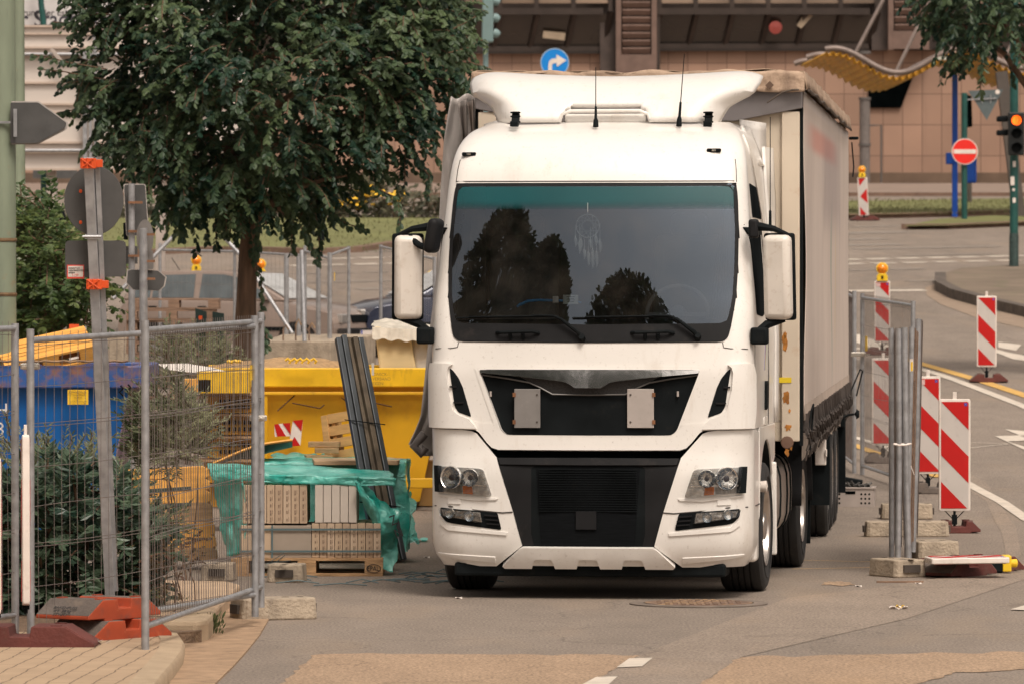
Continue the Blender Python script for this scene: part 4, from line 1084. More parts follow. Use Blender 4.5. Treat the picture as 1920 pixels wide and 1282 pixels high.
# cab extender fairing behind the cab
for sg in (1, -1):
    m = MB(); m.grid(lambda a, b: Vector((sg * (sm(KA, 1.25 + 1.95 * b) + .003 + (.012 + .05 * max(0, b - .65)) * a ** 1.5), 2.18 + (.10 + .45 * max(0, min(1, (b - .62) * 5))) * a, 1.25 + 1.98 * b + (.12 if b > .99 else 0))), 6, 12)
    m.build('side_fairing', WHITE, lorry, smooth=50, solid=.02)
    m = MB(); m.grid(lambda a, b: Vector((sg * (1.09 - .12 * b + .02 * a), 1.75 + .5 * a, 3.2 + .30 * b)), 4, 6)
    m.build('roof_fairing', WHITE, lorry, smooth=50, solid=.02)
    m = MB(); m.grid(lambda a, b: Vector((sg * (.93 + .16 * a), 2.2 + .35 * a, 3.23 + .33 * b - .02 * a)), 3, 5)
    m.build('upper_fairing', WHITE, lorry, smooth=50, solid=.02)
    # lower cab side: fender over the front wheel, step box, rear fender edge
    fn = MB()
    def arch(t):                                  # wheel arch curve
        a = math.pi * t; return Vector((0, 1.42 - .60 * math.cos(a), .56 + .58 * math.sin(a) ** .8))
    prof = [(0.80, .80), (.80, 1.245), (2.2, 1.245), (2.2, .98), (2.02, .93)] + [(arch(1 - i / 14).y, arch(1 - i / 14).z) for i in range(0, 15)]
    fn.prism(prof, lambda a, b, t: Vector((sg * (1.195 + t), a, b)), -.05, 0.0); fn.build('front_fender', WHITE, lorry, bevel=.01)
    fn = MB(); fn.bar((sg * 1.17, 2.03, .95), (sg * 1.17, 2.08, .24), .10, .04, up=(0, 1, 0)); fn.build('fender_edge', WHITE, lorry, bevel=.012)
    fn = MB(); fn.grid(lambda a, b: Vector((sg * (.60 + .58 * b), arch(a).y, arch(a).z)), 16, 2); fn.build('wheel_arch_liner', BLACK, lorry, smooth=60, solid=.02)
    rbox('entry_step', (sg * 1.10, .80, .42), (.16, .20, .34), WHITE, lorry, .03)
    m = MB(); m.lathe([(0, 0), (.04, .0), (.045, .05), (0, .06)], 14, 'X', (sg * 1.20 - .02, .99, .80)); m.build('side_marker', WHITEPL, lorry, smooth=40)
# ---- interior seen through the glass
CABIN = M('cabin_grey', (.10, .095, .09), .8, var=.2)
m = MB(); m.box((0, 1.95, 2.4), (2.0, .06, 1.5)); m.box((0, 1.1, 1.80), (2.1, 1.7, .05)); m.build('cabin_lining', M('cabin_dark', (.03, .03, .032), .9, var=.2), lorry)
m = MB(); m.grid(lambda a, b: S((a - .5) * 2.05, 2.02 - .0 * b) * 1 + Vector((0, .05 + .42 * b, .035 * math.sin(b * 3.1) - .01)), 20, 6); m.build('dashboard', GREYBLK, lorry, smooth=40)
for u_ in (-.62, .62):
    st = rbox('seat', (u_, 1.25, 2.25), (.52, .16, .85), CABIN, lorry, .06, (R(-8), 0, 0)); rbox('headrest', (0, 0, .5), (.28, .12, .18), CABIN, st, .05)
m = MB(); pts = [Vector((.60 + .23 * math.cos(a), .62 + .16 * math.sin(a) * .5, 2.08 + .21 * math.sin(a))) for a in [2 * math.pi * i / 28 for i in range(29)]]
m.tube(pts, .016, 8, cap=False); m.bar((.38, .62, 2.08), (.82, .62, 2.08), .05, .03); m.lathe([(0, 0), (.06, .01), (.07, .05)], 14, 'Y', (.6, .60, 2.08)); m.build('steering_wheel', M('wheel_grey', (.14, .13, .13), .6), lorry, smooth=40)
m = MB(); m.grid(lambda a, b: Vector((1.0 - .16 * a * (1 - .75 * b) - .0, .52 + .03 * math.sin(a * 40) + .2 * (1 - a) * .3 - .1 * b * 0, 2.05 + .93 * b)), 30, 10); m.build('cabin_curtain', M('dark_curtain', (.035, .038, .04), .9), lorry, smooth=60, solid=.006)
# ---- wheels
RIM = M('polished_rim', (.55, .50, .46), .3, .9, var=.2, scale=10, dirt=((.12, .08, .06), .25, 8))
def wheel(c, r=.485, wd=.30, sg=1, par=None, front=False, steer=0):
    q = Matrix.Translation(c) @ Matrix.Rotation(steer, 4, 'Z') @ Matrix.Scale(sg, 4, (1, 0, 0))
    a = MB(); a.X = q; h = wd / 2
    pr = [(r * .60, -h * .8), (r * .80, -h), (r * .93, -h * .98), (r * .985, -h * .86), (r, -h * .7)]
    for g in (-.42, -.14, .14, .42): pr += [(r, h * (g - .045)), (r - .013, h * (g - .03)), (r - .013, h * (g + .03)), (r, h * (g + .045))]
    pr += [(r, h * .7), (r * .985, h * .86), (r * .93, h * .98), (r * .80, h), (r * .62, h * .86), (r * .60, h * .8)]
    a.lathe(pr, 48, 'X'); a.lathe([(r * .80, h + .001), (r * .79, h + .006), (r * .77, h + .001)], 48, 'X')
    o = a.build('wheel', RUBBER, par or lorry, smooth=35)
    a = MB(); a.X = q
    if front: pr = [(0, h * .95), (.07, h * .95), (.10, h * .9), (.11, h * .45), (.15, h * .42), (.20, h * .55), (.255, h * .6), (.27, h * .92), (.295, h * .97), (.29, h * .8), (.27, h * .3)]
    else: pr = [(0, h * .1), (.09, h * .12), (.10, -h * .35), (.17, -h * .5), (.22, -h * .35), (.255, h * .3), (.265, h * .9), (.295, h * .97), (.29, h * .8), (.27, h * .3)]
    a.lathe(pr, 40, 'X'); a.build('rim', RIM, o, smooth=35)
    a = MB(); a.X = q
    for k in range(10):
        an = k * math.pi / 5; a.lathe([(0, .03), (.014, .03), (.016, 0)], 8, 'X', (h * (.42 if front else -.45), .16 * math.cos(an), .16 * math.sin(an)))
    a.build('wheel_nut', CHROME, o)
    a = MB(); a.X = q
    for k in range(10):
        an = (k + .5) * math.pi / 5; a.lathe([(0, .0015), (.021, .0015)], 12, 'X', (h * (.58 if front else -.33), .225 * math.cos(an), .225 * math.sin(an)))
    a.build('rim_hole', DARK, o)
    return o
for sg in (1, -1):
    wheel((sg * 1.035, 1.42, .485), sg=sg, front=True, wd=.33, steer=R(-1))
    wheel((sg * 1.05, 5.02, .50), r=.50, sg=sg)
    wheel((sg * .72, 5.02, .50), r=.50, sg=sg)
m = MB()
for sg in (1, -1): m.box((sg * .42, 3.3, .80), (.09, 5.4, .26))
m.box((0, 1.42, .45), (1.6, .14, .16)); m.box((0, 5.02, .50), (1.5, .18, .2)); m.box((0, 2.2, .8), (.8, .2, .2)); m.box((0, 1.3, .62), (.8, 1.2, .5)); m.build('chassis', DARK, lorry)
TANK = M('tank_aluminium', (.40, .35, .31), .35, .7, var=.15, scale=4, dirt=((.15, .11, .09), .25, 6))
for sg in (1, -1):
    tk = MB(); prof = []
    for i in range(24):
        a = 2 * math.pi * i / 24; cx = abs(math.cos(a)) ** .55 * (1 if math.cos(a) > 0 else -1); cz = abs(math.sin(a)) ** .55 * (1 if math.sin(a) > 0 else -1)
        prof.append((.88 + .31 * cx, .66 + .32 * cz))
    tk.prism(prof, lambda a, b, t: Vector((sg * a, t, b)), 2.45, 3.95); t_o = tk.build('fuel_tank', TANK, lorry, smooth=50)
    for v_ in (2.75, 3.4, 3.75):
        s_ = MB(); s_.prism([(.88 + (a - .88) * 1.03, .66 + (b - .66) * 1.03) for a, b in prof], lambda a, b, t: Vector((sg * a, t, b)), v_, v_ + .06); s_.build('tank_strap', BLACK, t_o)
    rbox('tank_bracket', (sg * 1.02, 2.42, 1.0), (.3, .25, .06), BLACK, lorry, .02, (0, R(12) * sg, 0))
    m = MB(); m.grid(lambda a, b: Vector((sg * (.55 + .68 * b), 5.02 - .60 * math.cos(math.pi * a), .52 + .60 * math.sin(math.pi * a))), 16, 2); m.build('rear_fender', GREYBLK, lorry, smooth=60, solid=.02)
    rbox('mud_flap', (sg * .93, 5.66, .42), (.56, .02, .52), BLACK, lorry, .004)
    rbox('rear_lamp_box', (sg * 1.12, 5.72, .80), (.16, .10, .30), WHITEPL, lorry, .02)
# ---- trailer (part of the same lorry, coupled to it)
TY = R(4.8)
TW = Matrix.Translation((0.985, 45.0, 0)) @ Matrix.Rotation(-TY, 4, 'Z')
LW_ = Matrix.Translation((LX, LY_, 0)) @ Matrix.Rotation(-YAW, 4, 'Z')
TX = LW_.inverted() @ TW
def TM(): m = MB(); m.X = TX; return m
CREAM = M('cream_bulkhead', (.62, .53, .42), .5, var=.06, scale=2, dirt=[((.45, .36, .26), .3, 3, (1, 1, .3)), ((.42, .15, .03), .06, 6)])
TARP = M('dirty_brown_tarp', (.42, .30, .215), .85, var=.2, scale=4, bump=.6, bscale=14, dirt=[((.16, .10, .07), .35, 6), ((.22, .15, .10), .3, 18)])
CURT = M('grey_beige_curtain', (.60, .51, .45), .5, var=.08, scale=1.2, stretch=(1, 1, .25), spec=.35,
         dirt=[((.42, .33, .28), .15, .8, (1, 1, .3)), ((.45, .38, .33), .2, 6, (1, 6, .12))], bump=.15, bscale=6)
def redsmear(m):
    t = m.node_tree; N = t.nodes; L = t.links; b = N['Principled BSDF']; src = b.inputs['Base Color'].links[0].from_socket
    tc = N.new('ShaderNodeTexCoord'); sp = N.new('ShaderNodeSeparateXYZ'); L.new(tc.outputs['Object'], sp.inputs[0])
    def band(o, c, w_):
        a = N.new('ShaderNodeMath'); a.operation = 'SUBTRACT'; a.inputs[1].default_value = c; L.new(o, a.inputs[0])
        d = N.new('ShaderNodeMath'); d.operation = 'ABSOLUTE'; L.new(a.outputs[0], d.inputs[0])
        r = N.new('ShaderNodeMapRange'); r.interpolation_type = 'SMOOTHSTEP'; r.inputs['From Min'].default_value = w_; r.inputs['From Max'].default_value = w_ * .3; L.new(d.outputs[0], r.inputs['Value']); return r.outputs[0]
    def mul(a, c):
        x = N.new('ShaderNodeMath'); x.operation = 'MULTIPLY'; L.new(a, x.inputs[0])
        if isinstance(c, float): x.inputs[1].default_value = c
        else: L.new(c, x.inputs[1])
        return x.outputs[0]
    for cz, wz, cy, wy, col, am in ((3.48, .15, 8.0, 5.5, (.6, .14, .09, 1), .55), (3.2, .6, 10.5, 4.0, (.18, .15, .18, 1), .4)):
        mx = N.new('ShaderNodeMixRGB'); mx.inputs['Color2'].default_value = col
        L.new(mul(mul(band(sp.outputs['Z'], cz, wz), band(sp.outputs['Y'], cy, wy)), am), mx.inputs['Fac']); L.new(src, mx.inputs['Color1']); src = mx.outputs[0]
    for cy, wy, col in ((11.35, .05, (.6, .42, .03, 1)), (10.6, .25, (.14, .26, .22, 1)), (12.9, .2, (.20, .17, .2, 1))):
        mx = N.new('ShaderNodeMixRGB'); mx.inputs['Color2'].default_value = col
        L.new(mul(mul(band(sp.outputs['Y'], cy, wy), band(sp.outputs['Z'], 2.2, 1.0)), .55), mx.inputs['Fac']); L.new(src, mx.inputs['Color1']); src = mx.outputs[0]
    L.new(src, b.inputs['Base Color'])
redsmear(CURT)
TL = 13.5
m = TM(); m.box((0, .05, 2.36), (2.47, .10, 2.55)); bk = m.build('trailer_bulkhead', CREAM, lorry, bevel=.006)
for u_ in (1.18, -1.18): m = TM(); m.box((u_, -.02, 2.36), (.14, .05, 2.55)); m.build('bulkhead_post', CREAM, bk, bevel=.008)
RUST = M('rust', (.42, .17, .03), .9, var=.4, scale=18, dirt=((.20, .07, .02), .4, 20))
rr = random.Random(5)
for (px, py, rx, ry) in ((1472, 640, 6, 18), (1473, 628, 3, 9), (1475, 745, 8, 12), (1481, 770, 3, 5), (1478, 800, 7, 8), (1476, 846, 5, 9), (1484, 835, 3, 9), (1468, 900, 0, 0)):
    if not rx: continue
    poly = []
    for i in range(14):
        a = 2 * math.pi * i / 14; k = rr.uniform(.55, 1.1)
        p = at(px + rx * k * math.cos(a), py + ry * k * math.sin(a), 44.9); q = TW.inverted() @ p; poly.append((q.x, q.z))
    m = TM(); m.prism(poly, lambda a, b, t: Vector((a, t, b)), -.0475, -.044); m.build('rust_patch', RUST, bk)
q0 = TW.inverted() @ at(1461, 707, 44.85); q1 = TW.inverted() @ at(1484, 717, 44.85)
m = TM(); m.box(((q0.x + q1.x) / 2, -.048, (q0.z + q1.z) / 2), (q1.x - q0.x, .004, q0.z - q1.z)); m.build('yellow_label', M('label_yellow', (.75, .55, .02), .5), bk)
q0 = TW.inverted() @ at(1476, 829, 44.85)
m = TM(); m.lathe([(0, -.004), (.045, -.002), (.05, .004)], 16, 'Y', (q0.x, -.05, q0.z)); m.build('round_cap', M('brown_cap', (.16, .09, .06), .7), bk, smooth=30)
# corner post, header beam, roof tarp
m = TM()
for u_ in (1.262, -1.262): m.box((u_, .06, 2.36), (.022, .14, 2.62))
m.build('corner_post', BLACK, lorry)
m = TM(); m.prism([(.0, 3.80), (1.27, 3.80), (1.27, 3.66), (.75, 3.56), (-.75, 3.56), (-1.27, 3.66), (-1.27, 3.80)], lambda a, b, t: Vector((a, t, b)), -.06, .15); m.build('header_beam', M('grey_beam', (.22, .20, .20), .5, .3, var=.1), lorry, bevel=.006)
m = TM(); m.box((0, TL / 2, 1.17), (2.4, TL, .16)); m.build('trailer_floor', M('dark_frame', (.05, .04, .035), .7, var=.3), lorry)
rn = random.Random(2)
def tarp(a, b):
    L_ = 2 * 1.31
    if a < 0: pass
    return None
m = TM()
def rooffn(a, b):
    # a across -1..1 incl. hanging hems, b along
    x = -1 + 2 * a; v = -.09 + (TL + .2) * b
    wob = .022 * noise.noise(Vector((x * 5, v * 1.3, 0))) + .015 * noise.noise(Vector((x * 11, v * 4, 3)))
    if abs(x) > .93:
        k = (abs(x) - .93) / .07
        return Vector((math.copysign(1.29 + .02 * k + wob * .6, x), v, 3.95 - .14 * k + wob * k))
    return Vector((x / .93 * 1.29, v, 3.95 + wob - .05 * math.sin(v * 3.3) ** 2 * (1 - abs(x))))
m.grid(rooffn, 60, 90)
def hem(a, b):
    x = -1.29 + 2.58 * a; wob = .02 * noise.noise(Vector((x * 5, b * 2, 7))) + .012 * noise.noise(Vector((x * 14, b * 3, 1)))
    return Vector((x, -.09 - .018 * b + wob, 3.95 - .16 * b - .01 * math.sin(x * 7) * b + .022 * noise.noise(Vector((x * 5, -.09 * 1.3, 0))) * (1 - b)))
m.grid(hem, 90, 6)
tp = m.build('roof_tarp', TARP, lorry, smooth=60, solid=.006)
for i in range(11):
    u_ = -.98 + i * .2
    m = TM(); m.box((u_, -.125, 3.835), (.045, .012, .05), Matrix.Rotation(R(45), 3, 'Y')); m.build('eyelet', M('eyelet_brown', (.10, .06, .04), .7, var=.3), tp)
m = TM(); m.tube([(1.0, -.12, 3.70), (1.12, -.13, 3.78), (1.2, -.13, 3.80), (1.3, -.1, 3.80)], .007, 6); m.tube([(1.32, 0, 3.8)] + [(1.325, v, 3.80 + .015 * math.sin(v * 4)) for v in [i * .9 for i in range(1, 15)]], .012, 6); m.build('tarp_rope', M('dark_rope', (.09, .07, .055), .9), tp)
m = TM(); m.box((1.33, TL + .02, 3.74), (.07, .12, .03), R(20)); m.build('rear_corner_flap', BLACK, tp, bevel=.01)
m = TM(); m.tube([(1.31, TL + .05, 3.7), (1.33, TL + .06, 3.45), (1.32, TL + .05, 3.35)], .007, 6); m.build('loose_strap', BLACK, tp)
# side curtain and its straps
def curtf(a, b):
    v = .10 + (TL - .1) * a; w_ = 1.22 + 2.58 * b
    k = math.sin(math.pi * b)
    off = .03 * k * noise.noise(Vector((v * .9, w_ * .6, 0))) + .006 * math.sin(v * 9) * (1 - b) ** 2
    dz = 0
    if b < .01: dz = .015 * math.sin(v * 11) + .03 * noise.noise(Vector((v * 2, 0, 0)))
    return Vector((1.275 + off, v, w_ + dz))
m = TM(); m.grid(curtf, 160, 22); cu_ = m.build('side_curtain', CURT, lorry, smooth=60, solid=.004)
m = TM(); m.grid(lambda a, b: curtf(a, b * .055) + Vector((.006, 0, 0)), 160, 3); m.build('curtain_hem', M('pale_hem', (.50, .41, .345), .6, var=.1), cu_, smooth=60)
m = TM(); m.grid(lambda a, b: Vector((1.262 + .012 * math.sin(a * 120), .12 + (TL - .2) * a, 1.13 - .2 * b + .02 * math.sin(a * 60) * b)), 200, 3); m.build('rave_rail', M('rail_pale', (.36, .30, .25), .6, .3, var=.3, scale=6, dirt=((.1, .07, .05), .4, 8)), lorry, smooth=40)
STR = M('dark_strap', (.045, .035, .03), .8, var=.4, scale=20)
m = MB(); m.bar((0, 0, .02), (.012, 0, -.10), .045, .012); m.tube([(0.01, 0, -.08), (.035, -.03, -.13), (.04, .03, -.19), (.03, .05, -.15), (.02, .0, -.24), (0, .02, -.30)], .009, 5); m.bar((.012, 0, -.10), (.03, .0, -.15), .055, .02)
st0 = m.build('strap', STR, cu_)
NSTR = 46
stm = TX
for i in range(NSTR):
    o = st0 if i == 0 else st0.copy()
    if i: COL.objects.link(o); o.parent = cu_
    o.matrix_local = stm @ Matrix.Translation((1.285, .22 + i * (TL - .4) / (NSTR - 1), 1.27)) @ Matrix.Rotation(rr.uniform(-.35, .35), 4, 'X') @ Matrix.Rotation(rr.uniform(-.2, .2), 4, 'Z') @ Matrix.Scale(rr.uniform(.85, 1.15), 4, (0, 0, 1))
m = TM(); m.tube([(1.30, .30, 1.1), (1.33, .38, 1.32), (1.34, .5, 1.36), (1.33, .62, 1.25), (1.31, .6, 1.0)], .008, 6); m.tube([(1.31, TL - .3, 1.2), (1.4, TL - .1, 1.42), (1.42, TL + .05, 1.4), (1.36, TL, 1.15)], .008, 6); m.build('loose_strap', BLACK, cu_)
m = TM(); m.grid(lambda a, b: Vector((-1.275, 1.6 + (TL - 1.6) * a, 1.22 + 2.58 * b)), 20, 3); m.build('side_curtain', CURT, lorry, solid=.004)
m = TM(); m.box((0, TL, 2.55), (2.5, .06, 2.7)); m.build('rear_door', CREAM, lorry)
for sg in (1, -1):
    for k in range(3):
        c = TX @ Vector((sg * 1.06, 7.75 + 1.31 * k, .50))
        wheel(c, r=.50, sg=sg, wd=.38, steer=YAW - TY)
m = TM()
for u_ in (.5, -.5): m.box((u_, TL / 2, .98), (.12, TL - .5, .22))
for k in range(3): m.box((0, 7.75 + 1.31 * k, .52), (1.9, .14, .16))
m.box((1.0, 3.3, .75), (.08, .08, .8)); m.box((-1.0, 3.3, .75), (.08, .08, .8)); m.build('trailer_frame', M('dark_frame', (.05, .04, .035), .7), lorry)
m = TM(); m.box((1.16, 11.25, .62), (.30, .03, .72)); m.box((1.2, 11.2, 1.0), (.2, .1, .2)); m.build('mud_flap', BLACK, lorry)
m = TM(); m.tube([(1.2, 10.9, .95), (1.34, 10.95, 1.02), (1.40, 10.95, 1.03)], .012, 6); m.lathe([(0, 0), (.03, .02), (.05, .02), (.03, .05)], 12, 'X', (1.40, 10.95, 1.03)); m.build('marker_lamp', BLACK, lorry)
m = TM(); m.box((1.12, 7.0, .62), (.32, .03, .62)); m.build('mud_flap', BLACK, lorry)
m = TM(); m.box((1.20, 6.95, .80), (.10, .03, .26)); m.box((1.25, 6.93, .78), (.015, .05, .07)); m.build('white_side_board', WHITEPL, lorry, bevel=.01)
# loose curtain bulging out on the left of the trailer
LC = M('silver_grey_curtain', (.42, .385, .365), .42, var=.06, scale=3, spec=.5, dirt=((.25, .22, .20), .15, 4, (1, 1, .3)))
EL = [(181, 846), (215, 840), (260, 833), (330, 828), (420, 823), (520, 818), (600, 808), (640, 803), (720, 795), (780, 789), (815, 775), (832, 766), (838, 770), (852, 795)]
ERt = [(181, 890), (240, 893), (400, 895), (850, 815), (856, 808)]
iW = LW_.inverted()
def lcf(a, b):
    py = 181 + (854 - 181) * b
    xl = lerpk(EL, py); xr = 905 if py < 640 else lerpk([(640, 905), (854, 815)], py)
    px = xl + (xr - xl) * a
    fold = (.012 + .04 * b) * math.sin(a * 13 + b * 5) * (1 - abs(2 * b - 1) * .3) + .05 * noise.noise(Vector((a * 5, b * 7, 2)))
    return iW @ at(px, py + 5 * math.sin(a * 9) * (b < .02), 45.4 + .25 * a + fold)
m = MB(); m.grid(lcf, 26, 60); lc = m.build('loose_curtain', LC, lorry, smooth=70, solid=.006)
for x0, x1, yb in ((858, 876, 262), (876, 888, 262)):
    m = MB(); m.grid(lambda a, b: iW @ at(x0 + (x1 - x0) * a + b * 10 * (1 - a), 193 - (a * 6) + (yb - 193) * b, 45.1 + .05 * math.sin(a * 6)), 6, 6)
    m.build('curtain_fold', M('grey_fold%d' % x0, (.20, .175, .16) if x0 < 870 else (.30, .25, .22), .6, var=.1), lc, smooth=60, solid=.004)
m = MB(); m.tube([iW @ at(x, y, 45.2) for x, y in ((796, 812), (788, 822), (776, 836), (790, 850), (798, 838))], .035, 8); m.build('curtain_roll', M('dark_fold', (.12, .105, .10), .6), lc, smooth=60)
# things in the cab
t = thing('umbrella', iW @ Vector((0, 0, 0)), '', '')
bpy.data.objects.remove(t)
def inW(px, py, v): return at(px, py, LY_ + v)
t = thing('dashboard_strap', inW(1030, 570, .32), 'bright blue rolled strap lying on the dashboard behind the windscreen', 'strap')
o0 = Vector(t.location)
m = MB(); m.tube([inW(x, y, .32) - o0 for x, y in ((969, 576), (974, 572), (990, 565), (1010, 563), (1050, 564), (1080, 565), (1090, 568))], [.008, .012, .011, .010, .010, .009, .006], 8); m.build('blue_band', M('bright_blue_rubber', (.02, .28, .62), .5, emit=None), t, smooth=50)
m = MB(); m.box(inW(1042, 562, .30) - o0, (.045, .012, .05)); m.build('buckle', WHITEPL, t, bevel=.005)
t = thing('dashboard_card', inW(1070, 562, .29), 'small white printed card propped beside the blue strap on the dashboard', 'card')
m = MB(); m.box((0, 0, 0), (.112, .006, .068)); m.build('card', M('pale_card', (.6, .62, .58), .5), t, bevel=.004)
m = MB()
for k in range(4): m.box((0, -.004, .02 - .012 * k), (.06 - .01 * (k % 2), .002, .004))
m.build('print', INK, t)
t = thing('dreamcatcher', inW(1102, 424, .34), 'white feathered dreamcatcher hanging behind the windscreen', 'ornament')
o0 = Vector(t.location); DCW = M('pale_feather', (.62, .62, .60), .8, var=.2)
m = MB(); rr_ = .085; m.tube([Vector((rr_ * math.cos(a), 0, rr_ * math.sin(a))) for a in [2 * math.pi * i / 30 for i in range(31)]], .0035, 6, cap=False); m.build('hoop', DCW, t)
m = MB()
for k in range(12):
    a = k * math.pi / 6; b_ = a + 2.2; m.tube([(rr_ * math.cos(a), 0, rr_ * math.sin(a)), (rr_ * math.cos(b_), 0, rr_ * math.sin(b_))], .0012, 4)
m.tube([(0, 0, rr_), (0, 0, .17)], .002, 4); m.build('web', DCW, t)
for fx, fz, n in ((-.075, -.02, 2), (-.035, -.035, 1), (.035, -.035, 1), (.075, -.01, 2), (-.01, -.11, 3), (.02, -.13, 3)):
    for k in range(n):
        m = MB(); x = fx + (k - .5) * .03; z = fz - .05 - .03 * (k % 2); L_ = .085 + .02 * (k % 3)
        m.tube([(x, 0, fz + .03), (x, 0, z), (x, 0, z - L_ * .3), (x + .004, 0, z - L_ * .7), (x, 0, z - L_)], [.0015, .003, .013, .012, .002], 6); m.build('feather', DCW, t, smooth=60)
# ------------------------------------------------------------------ trees, bushes and plants
def inpoly2(x, y, P):
    c = False
    for i in range(len(P)):
        (x1, y1), (x2, y2) = P[i - 1], P[i]
        if (y1 > y) != (y2 > y) and x < (x2 - x1) * (y - y1) / (y2 - y1) + x1: c = not c
    return c
def crown(root, outline, d, depth, ntw, leaf, mat, seed=1, droop=.8, twl=(.4, .8), per=14, wid=.55, gap=.33, gs=1.1, up=0.0, name='crown', whorl=False, stems=None, spread=1.0, tmin=0.0):
    """foliage filling an outline (photo points at distance d) with real depth; returns leaf mesh"""
    rnd = random.Random(seed)
    r0 = Vector(root.location)
    P = [(at(x, y, d).x, at(x, y, d).z) for x, y in outline]
    xs = [p[0] for p in P]; zs = [p[1] for p in P]; cx = (min(xs) + max(xs)) / 2; hx = (max(xs) - min(xs)) / 2; cz = (min(zs) + max(zs)) / 2; hz = (max(zs) - min(zs)) / 2
    it = []; k = 0; tries = 0; tw = MB()
    while k < ntw and tries < ntw * 40:
        tries += 1
        x, z = rnd.uniform(min(xs), max(xs)), rnd.uniform(min(zs), max(zs))
        if not inpoly2(x, z, P): continue
        q = max(0.05, 1 - ((x - cx) / hx) ** 2) ** .5 * max(.25, 1 - ((z - cz) / hz) ** 2 * .7) ** .5
        y = d + depth * q * (1 - 2 * rnd.random() ** .8 if rnd.random() < .5 else rnd.uniform(-1, 1))
        p = Vector((x, y, z))
        g = noise.noise(Vector((x * gs, y * gs, z * gs)) + Vector((seed * 7.3, 0, 0)))
        if g < -gap: continue
        k += 1
        out = Vector(((x - cx) / hx, (y - d) / max(depth, .1), (z - cz) / hz * .5 + up))
        dr = (out * .9 + rdir(rnd) * .7 * spread).normalized()
        L_ = rnd.uniform(*twl); n = max(4, int(per * L_ / twl[1])); tb = min(1, max(0, .42 + .9 * noise.noise(Vector((x * 2.1, y * 2.1, z * 2.1 + seed))) + rnd.uniform(-.12, .12)))
        pts = [p]
        for i in range(n):
            dr = (dr + Vector((0, 0, -droop * .18 * (i / n + .3)))).normalized()
            p = p + dr * L_ / n; pts.append(p)
            sd_ = dr.cross(Vector((0, 0, 1)))
            if sd_.length < .1: sd_ = Vector((1, 0, 0))
            sd_.normalize()
            for sgn in ((1, -1) if rnd.random() < .55 or whorl else (rnd.choice((1, -1)),)):
                ld = (dr * .55 + sd_ * sgn * .75 + rdir(rnd) * .35 + Vector((0, 0, -.55 * droop + up * .5))).normalized()
                sv = ld.cross(rdir(rnd) * .6 + Vector((0, -.6, .8)))
                if sv.length < .05: continue
                it.append((p - r0, ld, sv.normalized(), leaf * rnd.uniform(.65, 1.15), max(tmin, min(1, tb + rnd.uniform(-.22, .22)))))
        if k % 3 == 0: tw.tube([q_ - r0 for q_ in pts[::3]], [.007 * leaf / .09] * len(pts[::3]), 4, cap=False)
    o = leaves(name, it, mat, root, wid)
    if tw.v: tw.build('twigs', BARK, root)
    return o
# --- the elm between the fence and the junction
te = thing('elm_tree', grow(462, 70), 'dense dark green street tree rising over the yellow skip, left of the lorry', 'tree')
r0 = Vector(te.location)
tr = [at(x, y, 70) - r0 for x, y in ((458, 790), (458, 665), (462, 560), (466, 470), (476, 400), (482, 300), (480, 180), (470, 60), (468, -60))]
m = MB(); m.tube([p + Vector((0, .02 * math.sin(i * 2), 0)) for i, p in enumerate(tr)], [.18, .145, .12, .115, .11, .095, .075, .05, .03], 16); m.build('trunk', BARK, te, smooth=60)
rn = random.Random(4)
for (bx0, by0), (ex, ey), dy in (((470, 440), (300, 330), -.8), ((474, 410), (650, 330), -.6), ((478, 380), (560, 430), 1.2), ((480, 330), (250, 180), .5), ((482, 300), (720, 200), .7), ((482, 250), (380, 60), -1.0), ((480, 220), (800, 90), -.4), ((480, 200), (200, 90), .2), ((476, 150), (620, 10), .9), ((472, 100), (330, -60), .4)):
    a = at(bx0, by0, 70) - r0; c = at(ex, ey, 70 + dy) - r0; mid = a.lerp(c, .5) + Vector((0, 0, .12))
    m = MB(); m.tube([a, a.lerp(mid, .5) + Vector((0, 0, .03)), mid, mid.lerp(c, .5) + Vector((0, 0, .02)), c], [.06, .048, .035, .024, .010], 8); m.build('limb', BARK, te, smooth=60)
CR = [(150, -120), (120, -30), (135, 20), (100, 60), (120, 85), (75, 105), (80, 135), (125, 150), (120, 195), (165, 215), (200, 250), (190, 285), (235, 310), (250, 350), (290, 375), (300, 420), (345, 440), (385, 445), (420, 430), (460, 455), (500, 430), (530, 455), (575, 440), (600, 470), (625, 430), (650, 400), (700, 420), (700, 380), (735, 395), (745, 340), (775, 360), (800, 340), (790, 290), (830, 270), (835, 200), (870, 195), (865, 150), (895, 130), (860, 90), (885, 50), (880, 0), (850, -60), (780, -140)]
CR = [(490 + (x - 490) * .93, 150 + (y - 150) * (.93 if y < 150 else .82)) for x, y in [(165, -120), (150, -30), (165, 20), (150, 60), (165, 95), (140, 115), (150, 150), (165, 195), (195, 215), (190, 250), (200, 285), (235, 310), (265, 350), (285, 375), (300, 410), (345, 440), (385, 445), (430, 440), (500, 430), (560, 455), (610, 455), (630, 400), (620, 350), (680, 360), (700, 330), (735, 390), (750, 330), (785, 335), (790, 280), (835, 280), (830, 200), (870, 195), (855, 150), (880, 120), (850, 90), (885, 50), (870, 0), (850, -60), (780, -140)]]
crown(te, CR, 70, 1.9, 3500, .100, LEAF_TREE, seed=3, droop=.85, twl=(.2, .6), per=14, gap=.12, gs=1.15, wid=.6, spread=1.1)
